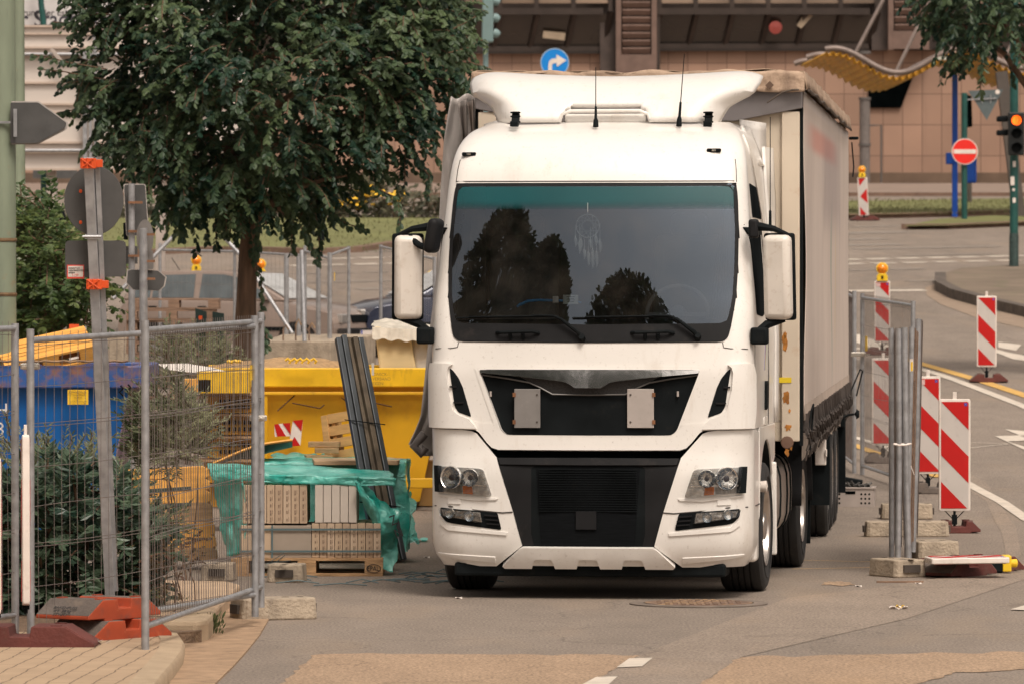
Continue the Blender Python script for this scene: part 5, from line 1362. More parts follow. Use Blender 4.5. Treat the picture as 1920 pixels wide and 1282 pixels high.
# drooping sprays that leave the outline
def spray(root, pts, d, n, leaf, mat, seed, name='spray', dy=0):
    rnd = random.Random(seed); r0 = Vector(root.location); it = []
    W = [at(x, y, d + dy) - r0 for x, y in pts]; segs = len(W) - 1
    for i in range(n):
        t = i / n * segs; k = int(t); p = W[k].lerp(W[k + 1], t - k); dr = (W[k + 1] - W[k]).normalized(); sg = 1 if i % 2 else -1
        for r_ in range(2):
            ld = (dr * .4 + Vector((0, -.2, -.75)) + Vector((sg * .35, 0, .25 * (i % 3))) + rdir(rnd) * .3).normalized()
            sv = ld.cross(Vector((rnd.uniform(-.3, .3), -1, rnd.uniform(-.2, .4)))).normalized()
            it.append((p + rdir(rnd) * .02, ld, sv, leaf * rnd.uniform(.75, 1.1), rnd.uniform(.1, .75)))
    leaves(name, it, mat, root, .58)
    m = MB(); m.tube(W, .008, 5); m.build('twigs', BARK, root)
SPR = [[(200, 130), (130, 118), (90, 108), (58, 102)], [(200, 150), (120, 135), (70, 130)], [(200, 60), (140, 45), (100, 42)], [(210, 210), (150, 205), (108, 212)], [(160, 20), (130, -5), (140, -40)], [(215, 250), (205, 290), (200, 318)],
       [(560, 420), (590, 470), (598, 495)], [(620, 400), (650, 420), (690, 432)], [(700, 350), (740, 370), (752, 400), (745, 440)], [(780, 300), (805, 330), (800, 372)], [(800, 230), (840, 205), (868, 180)], [(840, 130), (880, 118), (915, 128)], [(840, 60), (880, 40), (908, 20)], [(330, 400), (345, 430), (340, 450)], [(480, 430), (485, 460), (478, 480)], [(470, 470), (490, 520), (492, 570), (485, 610)], [(486, 600), (500, 630), (497, 655)], [(840, 100), (880, 90), (905, 75)], [(230, 90), (180, 110), (165, 140)]]
for i, s_ in enumerate(SPR): spray(te, s_, 70, 16, .095, LEAF_TREE, i, name='hanging_spray', dy=(i % 4) * .35 - 1.2)
# --- tree at the top right
t2 = thing('street_tree', grow(1990, 86), 'tree with hanging branches above the traffic light at the right edge', 'tree')
r0 = Vector(t2.location)
m = MB(); m.tube([Vector((0, 0, 0)), Vector((.05, 0, 2)), Vector((-.05, 0, 4)), Vector((-.2, 0, 6.5))], [.2, .16, .13, .06], 12); m.build('trunk', BARK, t2, smooth=60)
for ex, ey in ((1780, 30), (1830, -20), (1900, 20)):
    m = MB(); a = Vector((-.05, 0, 3.6)); c = at(ex, ey, 86) - r0; m.tube([a, a.lerp(c, .5) + Vector((0, 0, .3)), c], [.07, .04, .012], 8); m.build('limb', BARK, t2, smooth=60)
crown(t2, [(1775, -80), (1745, 5), (1768, 28), (1780, 60), (1800, 70), (1812, 110), (1835, 125), (1850, 95), (1875, 80), (1885, 50), (1925, 60), (1990, 90), (2100, 60), (2100, -100)], 86, 1.6, 700, .12, LEAF_TREE, seed=8, droop=1.1, twl=(.35, .7), per=12, gap=.3)
# --- bushes on the left
def bush(name, label, outline, d, depth, ntw, leaf, mat, seed, group=None, **kw):
    xs = [p[0] for p in outline]; b = thing(name, grow((min(xs) + max(xs)) / 2, d), label, 'bush', group=group)
    r0 = Vector(b.location); rn = random.Random(seed); m = MB(); P = outline
    cx = (min(xs) + max(xs)) / 2; by = max(p[1] for p in P); ty = min(p[1] for p in P)
    for i in range(5 if leaf < .07 else 9):
        tx = rn.uniform(min(xs), max(xs)) * .7 + cx * .3; tp = at(tx, ty + (by - ty) * rn.uniform(.25, .6), d + rn.uniform(-.5, .5) * depth) - r0
        a = Vector((rn.uniform(-.15, .15), rn.uniform(-.15, .15), 0)); m.tube([a, a.lerp(tp, .5) + Vector((rn.uniform(-.05, .05), 0, .05)), tp], [k * (.35 if leaf < .07 else 1) for k in (.02, .014, .006)], 6)
    m.build('stems', BARK, b)
    crown(b, outline, d, depth, ntw, leaf, mat, seed=seed, name='foliage', **kw)
    return b
bush('large_bush', 'light green bush behind the pale green mast at the left edge', [(25, 400), (60, 385), (105, 395), (120, 430), (150, 470), (165, 490), (205, 495), (190, 520), (165, 540), (172, 580), (160, 625), (140, 660), (60, 680), (20, 680)], 63, 1.3, 850, .095, LEAF_BUSH, 11, droop=.5, twl=(.2, .45), per=10, gap=.4, up=.2, tmin=.15)
bush('laurel_bush', 'dark laurel like bush with leathery leaves behind the near mesh fence', [(-30, 930), (40, 910), (110, 895), (160, 905), (210, 925), (250, 960), (275, 1000), (285, 1050), (270, 1100), (240, 1125), (60, 1145), (-30, 1150)], 39.6, .7, 620, .115, LEAF_LAUREL, 12, droop=.25, twl=(.12, .3), per=10, wid=.34, gap=.5, up=.25, whorl=True)
bush('feathery_shrub', 'grey green feathery shrub between the blue skip and the yellow crates', [(255, 760), (290, 715), (335, 725), (360, 760), (385, 800), (400, 825), (370, 850), (320, 865), (270, 880), (255, 840)], 44, .4, 420, .055, LEAF_FEATHER, 13, droop=.1, twl=(.08, .22), per=16, wid=.22, gap=.5, up=.5)
bush('wispy_shrub', 'wispy green shrub with thin stems in front of the blue skip', [(0, 860), (20, 820), (60, 870), (95, 835), (130, 860), (150, 880), (175, 835), (190, 870), (230, 900), (270, 940), (320, 985), (300, 1010), (260, 1050), (220, 1060), (150, 950), (60, 930)], 41.2, .4, 420, .05, LEAF_FEATHER, 14, droop=.1, twl=(.12, .26), per=16, wid=.24, gap=.5, up=.6)
bush('young_shrub', 'small grey green shrub before the stacked pallets and parked car', [(290, 690), (300, 650), (330, 640), (350, 655), (380, 640), (420, 660), (435, 690), (420, 715), (300, 715)], 66, .6, 260, .06, LEAF_FEATHER, 15, droop=.1, twl=(.15, .35), per=14, wid=.3, gap=.5, up=.5)
bush('fading_shrub', 'low shrub with rust coloured leaves at the corner of the kerb', [(300, 1010), (335, 1000), (360, 1030), (350, 1070), (330, 1110), (300, 1110)], 39.2, .2, 34, .05, leafmat('rusty_leaves', (.10, .035, .012), (.07, .10, .04)), 16, droop=.3, twl=(.1, .25), per=10, wid=.4, gap=.6, up=.2)
# hedge and flowers on the verge below the brown building
bush('verge_hedge', 'grey green hedge with yellow flowers on the verge before the building', [(-60, 420), (0, 395), (80, 400), (150, 405), (250, 400), (340, 385), (450, 392), (520, 380), (600, 375), (640, 360), (700, 350), (760, 370), (830, 375), (900, 380), (900, 415), (-60, 425)], 149, 1.2, 1000, .16, leafmat('hedge_leaves', (.05, .055, .03), (.17, .16, .10)), 17, droop=.2, twl=(.3, .6), per=8, wid=.5, gap=.6, up=.4)
fl = [o for o in COL.objects if o.name.startswith('verge_hedge')][0]; r0 = Vector(fl.location); rn = random.Random(9); m = MB()
for i in range(150):
    cxp, cyp, sx, sy = rn.choice(((670, 378, 26, 16), (690, 360, 16, 14), (735, 372, 14, 12), (180, 372, 16, 20), (350, 388, 12, 6), (440, 382, 12, 8), (640, 385, 14, 8)))
    p = at(cxp + rn.gauss(0, sx * .6), cyp + rn.gauss(0, sy * .6), 148.2 + rn.uniform(-.6, .6)) - r0
    m.tube([p, p + Vector((0, 0, .05))], [.07, .02], 6)
m.build('flowers', FLOWER, fl)
# weeds at the kerb
for px, py, n, h, sd_ in ((395, 1190, 60, .14, 1), (350, 1160, 50, .10, 2), (330, 1150, 40, .12, 5)):
    b = thing('weed', G(px, py, .0), ['', 'leafy weed growing out of the joint before the pavement edge', 'low weed between the kerb stone and the fence rail', '', '', 'grassy weed behind the broken kerb stone'][sd_], 'weed')
    rn = random.Random(sd_); it = []
    for i in range(n * 3):
        a = rn.uniform(0, 6.28); q = rn.random(); base = Vector((math.cos(a) * .09 * q, math.sin(a) * .09 * q, rn.uniform(0, h * .8))); dr = Vector((math.cos(a) * .5, math.sin(a) * .5, 1)).normalized()
        it.append((base, dr, dr.cross(rdir(rn)).normalized(), rn.uniform(.02, .06), rn.random()))
    leaves('blades', it, LEAF_WEED, b, .3)
# ------------------------------------------------------------------ building blocks: mesh fence, feet, plates, boards, pallets
def fence(p0, p1, label, h=2.0, group='construction mesh fence panels', post_ext=(0, 0), nv=None, lean=0.0, mesh_h=1.8, zb=.12, tags=None, wire=.0020, name='mesh_fence', posts=(1, 1), sag=0):
    p0 = Vector(p0); p1 = Vector(p1); dv = p1 - p0; L_ = Vector((dv.x, dv.y, 0)).length; sl = dv.z / L_
    f = thing(name, p0, label, 'fence panel', group=group, rot=(lean, 0, math.atan2(dv.y, dv.x)))
    z0 = zb; z1 = zb + mesh_h
    for i, x in enumerate((0, L_)):
        if not posts[i]: continue
        m = MB(); m.tube([(x, 0, sl * x - post_ext[i]), (x, 0, sl * x + h)], .0245, 10); m.build('post', GALV, f, smooth=50)
    for nm, z in (('top_rail', z1), ('bottom_rail', z0)):
        m = MB(); m.tube([(0, 0, z), (L_ * .5, .0, z + sl * L_ * .5 - sag), (L_, 0, z + sl * L_)], .019, 8); m.build(nm, GALV, f, smooth=50)
    m = MB(); nv = nv or int(L_ / .05)
    for i in range(1, nv):
        x = L_ * i / nv + random.uniform(-.004, .004); b = random.uniform(-.008, .008)
        m.tube([(x, 0, z0 + sl * x), (x + b, .006, (z0 + z1) / 2 + sl * x), (x, 0, z1 + .045 + sl * x)], wire, 4, cap=False)
    for k in range(8):
        z = z0 + .02 + (z1 - z0 - .06) * k / 7; w_ = random.uniform(-.012, .012)
        for dz in ((0, .02) if k in (2, 5) else (0,)):
            m.tube([(L_ * j / 8, -.006, z + dz + sl * L_ * j / 8 + w_ * math.sin(j * .8)) for j in range(9)], wire * 1.15, 4, cap=False)
    m.build('wire_mesh', WIRE, f)
    for (x, z, w_, hh, mt) in (tags or []):
        m = MB(); m.box((x, -.012, z), (w_, .004, hh)); m.build('tag', mt, f)
    return f
def foot(name, loc, rz, label, size=(.70, .235, .135), group='concrete fence feet', tilt=(0, 0)):
    f = thing(name, loc, label, 'fence foot', group=group, rot=(tilt[0], tilt[1], rz))
    L_, W_, H = size
    m = MB(); pl = [(-L_ / 2, -W_ / 2 + .02), (-L_ / 2 + .03, -W_ / 2), (L_ / 2 - .03, -W_ / 2), (L_ / 2, -W_ / 2 + .02), (L_ / 2, W_ / 2 - .02), (L_ / 2 - .03, W_ / 2), (-L_ / 2 + .03, W_ / 2), (-L_ / 2, W_ / 2 - .02)]
    m.prism(pl, lambda a, b, t: Vector((a * (1 - .03 * t / H), b * (1 - .05 * t / H), t)), 0, H)
    o = m.build('block', CONC, f, bevel=.012)
    bo = []
    for sx in (-1, 1):
        c = MB(); c.box((sx * (L_ / 2 - .0), 0, H * .5), (.03, W_ * .5, H * .42)); c.build('grip_recess', M('recess_concrete', (.07, .055, .045), .95, var=.3), f)
        for k in (.09, .20):
            c = MB(); c.lathe([(0, H + .001), (.028, H + .001)], 14, 'Z', (sx * k, 0, 0)); c.build('post_hole', DARK, f)
    return f
def plate(name, loc, rz, label, top=GREYBASE, side=REDBASE, size=(.80, .42, .12), group='rubber foot plates', tilt=(0, 0)):
    f = thing(name, loc, label, 'foot plate', group=group, rot=(tilt[0], tilt[1], rz))
    L_, W_, H = size
    m = MB(); m.prism([(-L_ / 2, .012), (-L_ / 2, .035), (-L_ * .30, H), (-.07, H), (-.06, H * .55), (.06, H * .55), (.07, H), (L_ * .30, H), (L_ / 2, .035), (L_ / 2, .012), (L_ * .28, .012), (L_ * .28, 0), (-L_ * .28, 0), (-L_ * .28, .012)], lambda a, b, t: Vector((a, t, b)), -W_ / 2, W_ / 2)
    m.build('base', side, f, bevel=.006)
    for sx in (-1, 1):
        m = MB(); m.prism([(sx * L_ * .4985, .038), (sx * L_ * .31, H + .001), (sx * .085, H + .002), (sx * .085, H - .01), (sx * L_ * .30, H - .012), (sx * L_ * .48, .03)], lambda a, b, t: Vector((a, t, b)), -W_ / 2 * .985, W_ / 2 * .985)
        m.build('tread', top, f, bevel=.003)
    m = MB()
    for sx in (-1, 1):
        for sy in (-1, 1): m.box((sx * L_ * .24, sy * W_ * .36, H + .004), (.07, .035, .008))
    m.build('stud', side, f)
    return f
def clip(poly, a, b, c):                        # keep a*x+b*y+c >= 0
    out = []
    for i in range(len(poly)):
        p, q = poly[i - 1], poly[i]; fp = a * p[0] + b * p[1] + c; fq = a * q[0] + b * q[1] + c
        if (fp >= 0) != (fq >= 0):
            t = fp / (fp - fq); out.append((p[0] + (q[0] - p[0]) * t, p[1] + (q[1] - p[1]) * t))
        if fq >= 0: out.append(q)
    return out
def bake(loc, rz, label, z0=.22, h=1.0, w_=.26, lamp=False, tilt=0, tab=True, mirror=False, arrow=False, group='red and white warning boards', rot=None, foot_=True, lampz=None, sticker=None):
    f = thing('warning_board', loc, label, 'warning board', group=group, rot=rot or (0, tilt, rz))
    m = MB()
    def rr_(W, H, z, r=.02):
        return rc([(-W / 2, z), (W / 2, z), (W / 2, z + H), (-W / 2, z + H)], r)
    m.prism(rr_(w_, h, z0), lambda a, b, t: Vector((a, t, b)), -.022, .022); fr = m.build('frame', WHITEPL, f, bevel=.006, smooth=40)
    for sy in (-1, 1):
        W = w_ - .036; H = h - .05; zt = z0 + h - .025
        m = MB(); m.box((0, sy * .0235, z0 + h / 2), (W, .003, H)); m.build('white_sheet', WHITESIGN, f)
        rect = [(-W / 2, zt - H), (W / 2, zt - H), (W / 2, zt), (-W / 2, zt)]
        m = MB(); k = .95 * H / 2 / .475 * .5
        per = H / 2
        if arrow:
            polys = [[(-W / 2 + .01, zt), (W / 2 - .03, zt), (-W / 2 + .02, zt - .2)], [(W / 2, zt - .26), (-W / 2 + .03, zt - .46), (W / 2, zt - .64)], [(-W / 2 + .02, zt - .72), (W / 2 - .03, zt - H), (-W / 2 + .02, zt - H)]]
        else:
            polys = []
            for j in range(-1, 4):
                a = zt - per * j
                q = [(-W / 2, a + per / 2), (-W / 2, a), (W / 2, a - W * 1.02), (W / 2, a - W * 1.02 + per / 2)]
                q = clip(clip(q, 0, -1, zt), 0, 1, -(zt - H))
                if len(q) > 2: polys.append([(-x if mirror else x, z) for x, z in q])
        for q in polys:
            m.prism(q, lambda a, b, t: Vector((a * sy * (-1 if sy > 0 else -1) * (-1) * sy if False else a, sy * (.0255 + t), b)), 0, .002)
        m.build('red_stripes', REDSIGN, f)
    if not arrow:
        m = MB(); m.box((w_ / 2 - .045, -.028, z0 + h - .05), (.028, .002, .028)); o = m.build('approval_mark', M('violet_mark', (.08, .06, .35), .5), f)
        m = MB(); m.bar((w_ / 2 - .052, -.030, z0 + h - .045), (w_ / 2 - .038, -.030, z0 + h - .058), .006, .001); m.build('mark_arrow', INKWHITE, o)
    if tab: m = MB(); m.box((0, 0, z0 + h + .03), (.035, .02, .07)); m.lathe([(0, -.012), (.008, -.012)], 8, 'Y', (0, 0, z0 + h + .04)); m.build('top_tab', WHITEPL, f, bevel=.003)
    m = MB(); m.tube([(0, 0, .05), (0, 0, z0)], .012, 8); m.tube([(-w_ * .3, 0, z0), (0, 0, .11), (w_ * .3, 0, z0)], .005, 5); m.box((0, 0, .12), (.045, .045, .09)); m.build('stem', BLACK, f)
    if sticker: m = MB(); m.box((-w_ / 2 + .06, -.0285, z0 + h - .06), (.07, .002, .055)); m.build('sticker', M('pink_sticker', (.62, .42, .40), .6, var=.2, scale=60), f)
    if lamp:
        z = z0 + h
        b = MB(); b.prism([(-.085, z), (.085, z), (.088, z + .07), (.06, z + .12), (-.06, z + .12), (-.088, z + .07)], lambda a, c, t: Vector((a, t, c)), -.05, .05); b.box((0, -.052, z + .07), (.04, .01, .09)); l0 = b.build('lamp_housing', LAMPY, f, bevel=.015)
        b = MB(); b.lathe([(0, -.075), (.05, -.06), (.078, -.03), (.088, 0), (.078, .03), (.05, .06), (0, .075)], 22, 'Y', (0, 0, z + .20)); b.build('lens', LAMPO, l0, smooth=50)
        b = MB(); b.lathe([(.080, -.02), (.096, -.015), (.096, .015), (.080, .02)], 22, 'Y', (0, 0, z + .20)); b.build('lens_ring', LAMPY, l0, smooth=50)
        b = MB(); b.box((0, -.06, z + .06), (.035, .012, .05)); b.build('switch', BLACK, l0, bevel=.004)
    return f
def pallet_mesh(f, mat, z=0, L_=1.2, W_=.8, side=False, nm=('deck_board', 'block', 'runner')):
    m = MB()
    for k in range(5): m.box((0, -W_ / 2 + .07 + k * (W_ - .14) / 4, z + .133), (L_, .14 if k % 2 == 0 else .10, .022))
    m.build(nm[0], mat, f, bevel=.002)
    m = MB()
    for x in (-1, 0, 1):
        m.box((x * (L_ / 2 - .072), 0, z + .112), (.145, W_, .020))
        for y in (-1, 0, 1): m.box((x * (L_ / 2 - .072), y * (W_ / 2 - .05), z + .062), (.145, .10, .078))
    m.build(nm[1], mat, f, bevel=.002)
    m = MB()
    for y in (-1, 0, 1): m.box((0, y * (W_ / 2 - .05), z + .011), (L_, .10, .022))
    m.build(nm[2], mat, f, bevel=.002)
SIGNY = M('yellow_notice', (.80, .50, .03), .5, var=.08)
# ------------------------------------------------------------------ near fence
pA0 = at(57, 1150, 36.0); pA0.z = .02; pA1 = at(478, 1140, 38.9); pA1.z = .08
fence(pA0, pA1, 'mesh fence panel behind, running from the twin posts at the left to the concrete foot', h=2.02, zb=.15, nv=30)
pB0 = at(272, 1200, 35.2); pB0.z = .10; pB1 = at(489, 1140, 39.3); pB1.z = .12
fence(pB0, pB1, 'nearest mesh fence panel with a yellow tag, its front post standing beside the orange plates', h=2.0, zb=.14, nv=50, tags=[(3.7, 1.62, .09, .10, SIGNY)])
pC0 = at(-190, 1180, 34.9); pC0.z = .08; pC1 = at(28, 1165, 36.4); pC1.z = .10
fence(pC0, pC1, 'mesh fence panel cut off by the left edge of the photo', h=1.97, zb=.14, nv=18)
for (x, y, d), lb in (((57, 686, 36.2), 'shiny clamp joining the two posts at the left'), ((484, 783, 39.0), 'shiny clamp joining the posts above the concrete foot')):
    c = thing('fence_clamp', at(x, y, d), lb, 'clamp', group='fence clamps'); m = MB(); m.tube([(-.05, -.03, 0), (.05, -.03, 0)], .022, 8); m.box((0, -.035, 0), (.12, .03, .035)); m.tube([(.02, -.07, 0), (.02, -.02, 0)], .009, 6); m.build('clamp', M('bright_zinc', (.62, .58, .52), .3, .9, var=.2), c, bevel=.004)
# feet by the near fence
foot('ballast_block', G(512, 1160), R(24), 'mossy concrete foot lying under the end of the near fence, nearest to the road', size=(.56, .28, .15))
foot('ballast_block', G(538, 1090), R(78), 'small concrete foot on the asphalt in front of the brick pallet', size=(.30, .28, .14)).rotation_euler = (0, 0, R(84))
foot('ballast_block', G(410, 1088), R(86), 'concrete foot seen through the mesh at the end of the yellow boards', size=(.28, .26, .14))
# rubber plates
plate('rubber_weight', G(200, 1200, .085) + Vector((0, .1, 0)), R(52), 'lower orange red plate of the stack under the leaning sign pole', side=REDBASE2, size=(.74, .42, .13))
plate('rubber_weight', G(182, 1200, .085) + Vector((0, .12, .132)), R(56), 'upper plate with grey lettered top on the stack under the leaning sign pole', side=REDBASE2, size=(.74, .42, .13))
o = [x for x in COL.objects if x.name.startswith('rubber_weight')][-1]
text('lettering', 'BAKENFUSS\nK1  28 kg\nSTVZO', .035, INK, o, (-.22, -.10, .134), (0, 0, 0), align='CENTER')
o = COL.objects['lettering']; o.rotation_euler = (R(35), 0, R(-90)); o.location = (-.345, 0, .075)
plate('rubber_weight', G(40, 1216, .085) + Vector((0, .1, 0)), R(-2), 'dark red brown plate at the lower left corner holding the white slanted board', side=REDBASE, top=REDBASE, size=(.92, .36, .14))
# leaning edge-on boards
bake(at(48, 1165, 35.7), R(78), 'warning board seen edge on, leaning over the dark plate at the left', rot=(0, R(4.5), R(96)), z0=.10, h=1.05, w_=.20, tab=True)
bake(at(-6, 1180, 35.4), R(85), 'warning board seen edge on, cut off by the left edge of the photo', rot=(0, R(0), R(96)), z0=.10, h=.95, w_=.20, tab=False)
# leaning temporary signs
base = at(208, 1150, 37.3); t = thing('temporary_sign', base, 'leaning grey tube with a round and a square sign seen from behind, orange clamps', 'road sign')
top = at(166, 296, 37.0) - base
m = MB(); m.bar((0, 0, -.03), top, .062, .062); m.build('tube', GALV, t, bevel=.004)
m = MB(); m.bar(Vector((.035, .03, .0)) + top * .05, top + Vector((.055, .03, -.02)), .03, .03); m.build('inner_tube', GALV, t)
def onpole(k, dx=0, dy=0, dz=0): return top * k + Vector((dx, dy, dz))
kk = lambda py: (1150 - py) / (1150 - 296)
c = at(175, 376, 37.08) - base
m = MB(); m.lathe([(0, -.004), (.188, -.004), (.190, 0), (.188, .006), (0, .006)], 48, 'Y', (0, 0, 0)); rd = m.build('round_sign', SIGNBACK, t, smooth=30, loc=c + Vector((0, .06, 0)), rot=(0, 0, R(3))); rd.scale = (1, 1, 1.17)
m = MB()
for dx, dz in ((-.085, .05), (-.085, -.12)): m.lathe([(0, -.008), (.010, -.007), (.011, -.004)], 8, 'Y', (dx, 0, dz))
m.build('red_rivet', ORANGE, rd)
c = at(178, 485, 37.1) - base
m = MB(); m.prism(rc([(-.195, -.125), (.195, -.115), (.195, .115), (-.195, .115)], .03), lambda a, b, t_: Vector((a, t_, b)), -.004, .004); sq = m.build('square_sign', SIGNBACK, t, loc=c + Vector((0, .06, 0)))
m = MB(); m.box((-.128, -.006, -.085), (.11, .002, .088)); st = m.build('sticker', M('red_border', (.65, .07, .05), .5), sq)
m = MB(); m.box((-.128, -.0075, -.083), (.097, .001, .070)); m.build('sticker_paper', WHITEPL, st)
text('sticker_text', 'EIGENTUM\nVERKEHRSTECHNIK\nESSEN', .0145, INK, st, (-.172, -.009, -.067), (R(90), 0, 0))
text('sticker_number', '  1137', .022, M('red_ink', (.6, .04, .03)), st, (-.165, -.009, -.115), (R(90), 0, 0))
for py, nm in ((307, 1), (532, 1)):
    c = onpole(kk(py)); m = MB(); m.box(c + Vector((0, -.03, 0)), (.10, .06, .065)); m.box(c + Vector((.065, -.01, 0)), (.05, .05, .05))
    for q in (-.03, 0, .03): m.box(c + Vector((q - .005, -.062, 0)), (.008, .012, .07))
    m.bar(c + Vector((-.045, -.066, -.03)), c + Vector((.035, -.066, .03)), .008); m.bar(c + Vector((-.045, -.066, .03)), c + Vector((.035, -.066, -.03)), .008)
    m.build('orange_clamp', ORANGE, t, bevel=.003)
c = onpole(kk(443)); m = MB(); m.box(c + Vector((.01, -.035, 0)), (.11, .01, .03)); m.tube([c + Vector((-.06, -.04, 0)), c + Vector((.06, -.04, 0))], .008, 6); m.build('steel_clamp', GALV, t)
# ------------------------------------------------------------------ masts and sign posts
t = thing('lamp_mast', grow(4, 50), 'thick pale green mast at the left edge with an arrow sign seen from behind', 'mast')
H = at(0, -90, 50).z
m = MB(); m.tube([(0, 0, 0), (0, 0, H)], [.128, .115], 28); m.build('mast_tube', PALEGREEN, t, smooth=60)
for py in (450, 552): m = MB(); z = at(0, py, 50).z; m.lathe([(.127, z - .015), (.131, z), (.127, z + .015)], 28); m.build('rust_band', M('rust_band', (.16, .10, .05), .8, var=.4, scale=20), t)
sg_ = MB(); r0 = Vector(t.location); sg_.prism(rc([(20, 193), (72, 193), (125, 231), (122, 240), (70, 269), (20, 269)], 3), lambda a, b, q: at(a, b, 49.85) - r0 + Vector((0, q, 0)), 0, .012); a_ = sg_.build('arrow_sign', SIGNBACK, t)
sg_ = MB(); sg_.prism([(22, 190.5), (73, 190.5), (128, 231), (126, 243), (71, 271.5), (22, 271.5)], lambda a, b, q: at(a, b, 49.87) - r0 + Vector((0, q, 0)), 0, .008); sg_.build('sign_rim', M('pale_rim', (.42, .38, .35), .5), a_)
sg_ = MB(); sg_.box(at(29, 231, 49.8) - r0, (.03, .02, .24)); sg_.box(at(14, 230, 49.86) - r0, (.28, .02, .02)); sg_.build('bracket', GALV, a_)
t = thing('slim_mast', grow(35, 68), 'slimmer pale green mast standing behind the thick one', 'mast')
m = MB(); m.tube([(0, 0, 0), (0, 0, at(0, -90, 68).z - t.location.z)], [.095, .068], 20); m.build('mast_tube', PALEGREEN, t, smooth=60)
# sign backs on two posts
def post(px, d, ytop, r=.035, label='', name='sign_post', cat='sign post', mat=GALV):
    t = thing(name, grow(px, d), label, cat); m = MB(); m.tube([(0, 0, 0), (0, 0, at(0, ytop, d).z - t.location.z)], r, 12); m.build('post', mat, t, smooth=50); return t
def signback(t, pts, d, mat, name='sign_back', rim=True, th=.01):
    r0 = Vector(t.location); m = MB(); cx = sum(p[0] for p in pts) / len(pts); cy = sum(p[1] for p in pts) / len(pts)
    m.prism(pts, lambda a, b, q: at(a, b, d) - r0 + Vector((0, q, 0)), 0, th); o = m.build(name, mat, t)
    if rim:
        m = MB(); m.prism([(cx + (a - cx) * 1.07, cy + (b - cy) * 1.035) for a, b in pts], lambda a, b, q: at(a, b, d) - r0 + Vector((0, q, 0)), .004, th * .7); m.build('sign_rim', M('pale_rim', (.42, .38, .35), .5), o)
    return o
def brk(t, pts, d, rust=True):
    r0 = Vector(t.location)
    for x, y in pts: m = MB(); m.box(at(x, y, d) - r0, (.15, .03, .025)); m.lathe([(.037, -.012), (.044, 0), (.037, .012)], 12, 'Z', at(x - 6, y, d + .04) - r0); m.build('bracket', M('rusty_bracket', (.22, .11, .06), .8, .3, var=.4) if rust else GALV, t)
t = post(247, 61, 345, .034, 'grey post with a white rimmed rectangular sign back under the tree')
signback(t, rc([(233, 347), (272, 347), (278, 440), (238, 442)], 4), 61.1, SIGNBACK)
signback(t, rc([(231, 418), (240, 418), (240, 450), (232, 450)], 2), 61.15, BLACK, rim=False)
signback(t, rc([(232, 462), (258, 462), (258, 495), (232, 495)], 2), 61.15, SIGNBACK, rim=False)
brk(t, [(254, 380), (254, 434), (254, 480)], 60.95)
t = post(269, 59.5, 428, .042, 'stouter grey post with round and eight sided sign backs beside the stacked pallets')
signback(t, [(272 + 16 * math.cos(a), 446 + 34 * math.sin(a)) for a in [2 * math.pi * i / 24 for i in range(24)]], 59.65, SIGNBACKL, rim=False)
signback(t, rc([(270, 470), (287, 470), (288, 505), (272, 506)], 3), 59.62, SIGNBACKL, rim=False)
signback(t, [(240, 508), (246, 506), (296, 508), (310, 520), (307, 536), (298, 545), (250, 543), (238, 530)], 59.65, SIGNBACK)
brk(t, [(277, 440), (277, 490), (277, 523)], 59.5)
# billboard
t = thing('billboard', grow(160, 98), 'tall white timber billboard with dark lettering along its upper banner', 'billboard')
r0 = Vector(t.location)
def bp(a, b, q=0, d=98): return at(a, b, d) - r0 + Vector((0, q, 0))
BBW = M('white_board_panel', (.58, .52, .47), .7, var=.06, scale=1, stretch=(.3, 1, 1), dirt=((.42, .36, .31), .2, 2, (.4, 1, 2)))
BBF = M('banner_white', (.60, .57, .56), .6, var=.05)
m = MB(); m.prism([(36, 50), (470, 50), (470, 318), (44, 318)], lambda a, b, q: bp(a, b, q), 0, .12); m.build('timber_panel', BBW, t)
for y in (50, 64, 90, 104, 156, 196, 212, 268, 286, 318):
    m = MB(); m.bar(bp(36, y, -.03), bp(470, y, -.03), .06, .035); m.build('batten', M('pinkish_batten', (.50, .40, .33), .7, var=.1), t)
for y in (103, 283):
    m = MB(); m.tube([bp(36, y, -.12), bp(470, y, -.12)], .03, 8); m.build('cross_tube', GALV, t, smooth=50)
m = MB(); m.prism([(28, -60), (470, -60), (470, 47), (34, 47)], lambda a, b, q: bp(a, b, q), 1.05, 1.1); bn = m.build('banner', BBF, t)
text('banner_line', 'Sanierung der Essener Platzes im', .155, M('grey_ink', (.10, .09, .09)), bn, bp(33, 25) + Vector((-.32, 1.045, 0)), (R(90), 0, 0), align='LEFT', bold=.001)
text('banner_title', 'der Stadt Essen', .40, M('dark_violet_ink', (.05, .045, .06)), bn, bp(33, 46) + Vector((-.38, 1.045, 0)), (R(90), 0, 0), bold=.004, sx=.86)
for x, y0, y1, w_ in ((160, 95, 300, .07), (170, 95, 300, .05), (180, 60, 340, .055), (95, 318, 420, .16), (300, 318, 450, .16)):
    m = MB(); m.bar(bp(x, y0, -.2 if w_ < .1 else .2), bp(x + (2 if w_ < .1 else 0), y1, -.2 if w_ < .1 else .2) if w_ < .1 else Vector((bp(x, y1).x, .2, 0)), w_); m.build('support_post', GALV if w_ < .1 else M('pale_post', (.40, .34, .30), .7), t)
m = MB(); m.bar(bp(98, 93, -.2), bp(122, 122, -.2), .06); m.build('brace', M('pale_post', (.4, .34, .3)), t)
t = thing('direction_sign', grow(100, 120), 'grey sign frame standing far behind, below the white billboard', 'sign')
r0 = Vector(t.location)
m = MB(); m.prism([(62, 318), (145, 318), (145, 335), (62, 335)], lambda a, b, q: at(a, b, 120) - r0 + Vector((0, q, 0)), 0, .05); m.build('sign_panel', SIGNBACK, t)
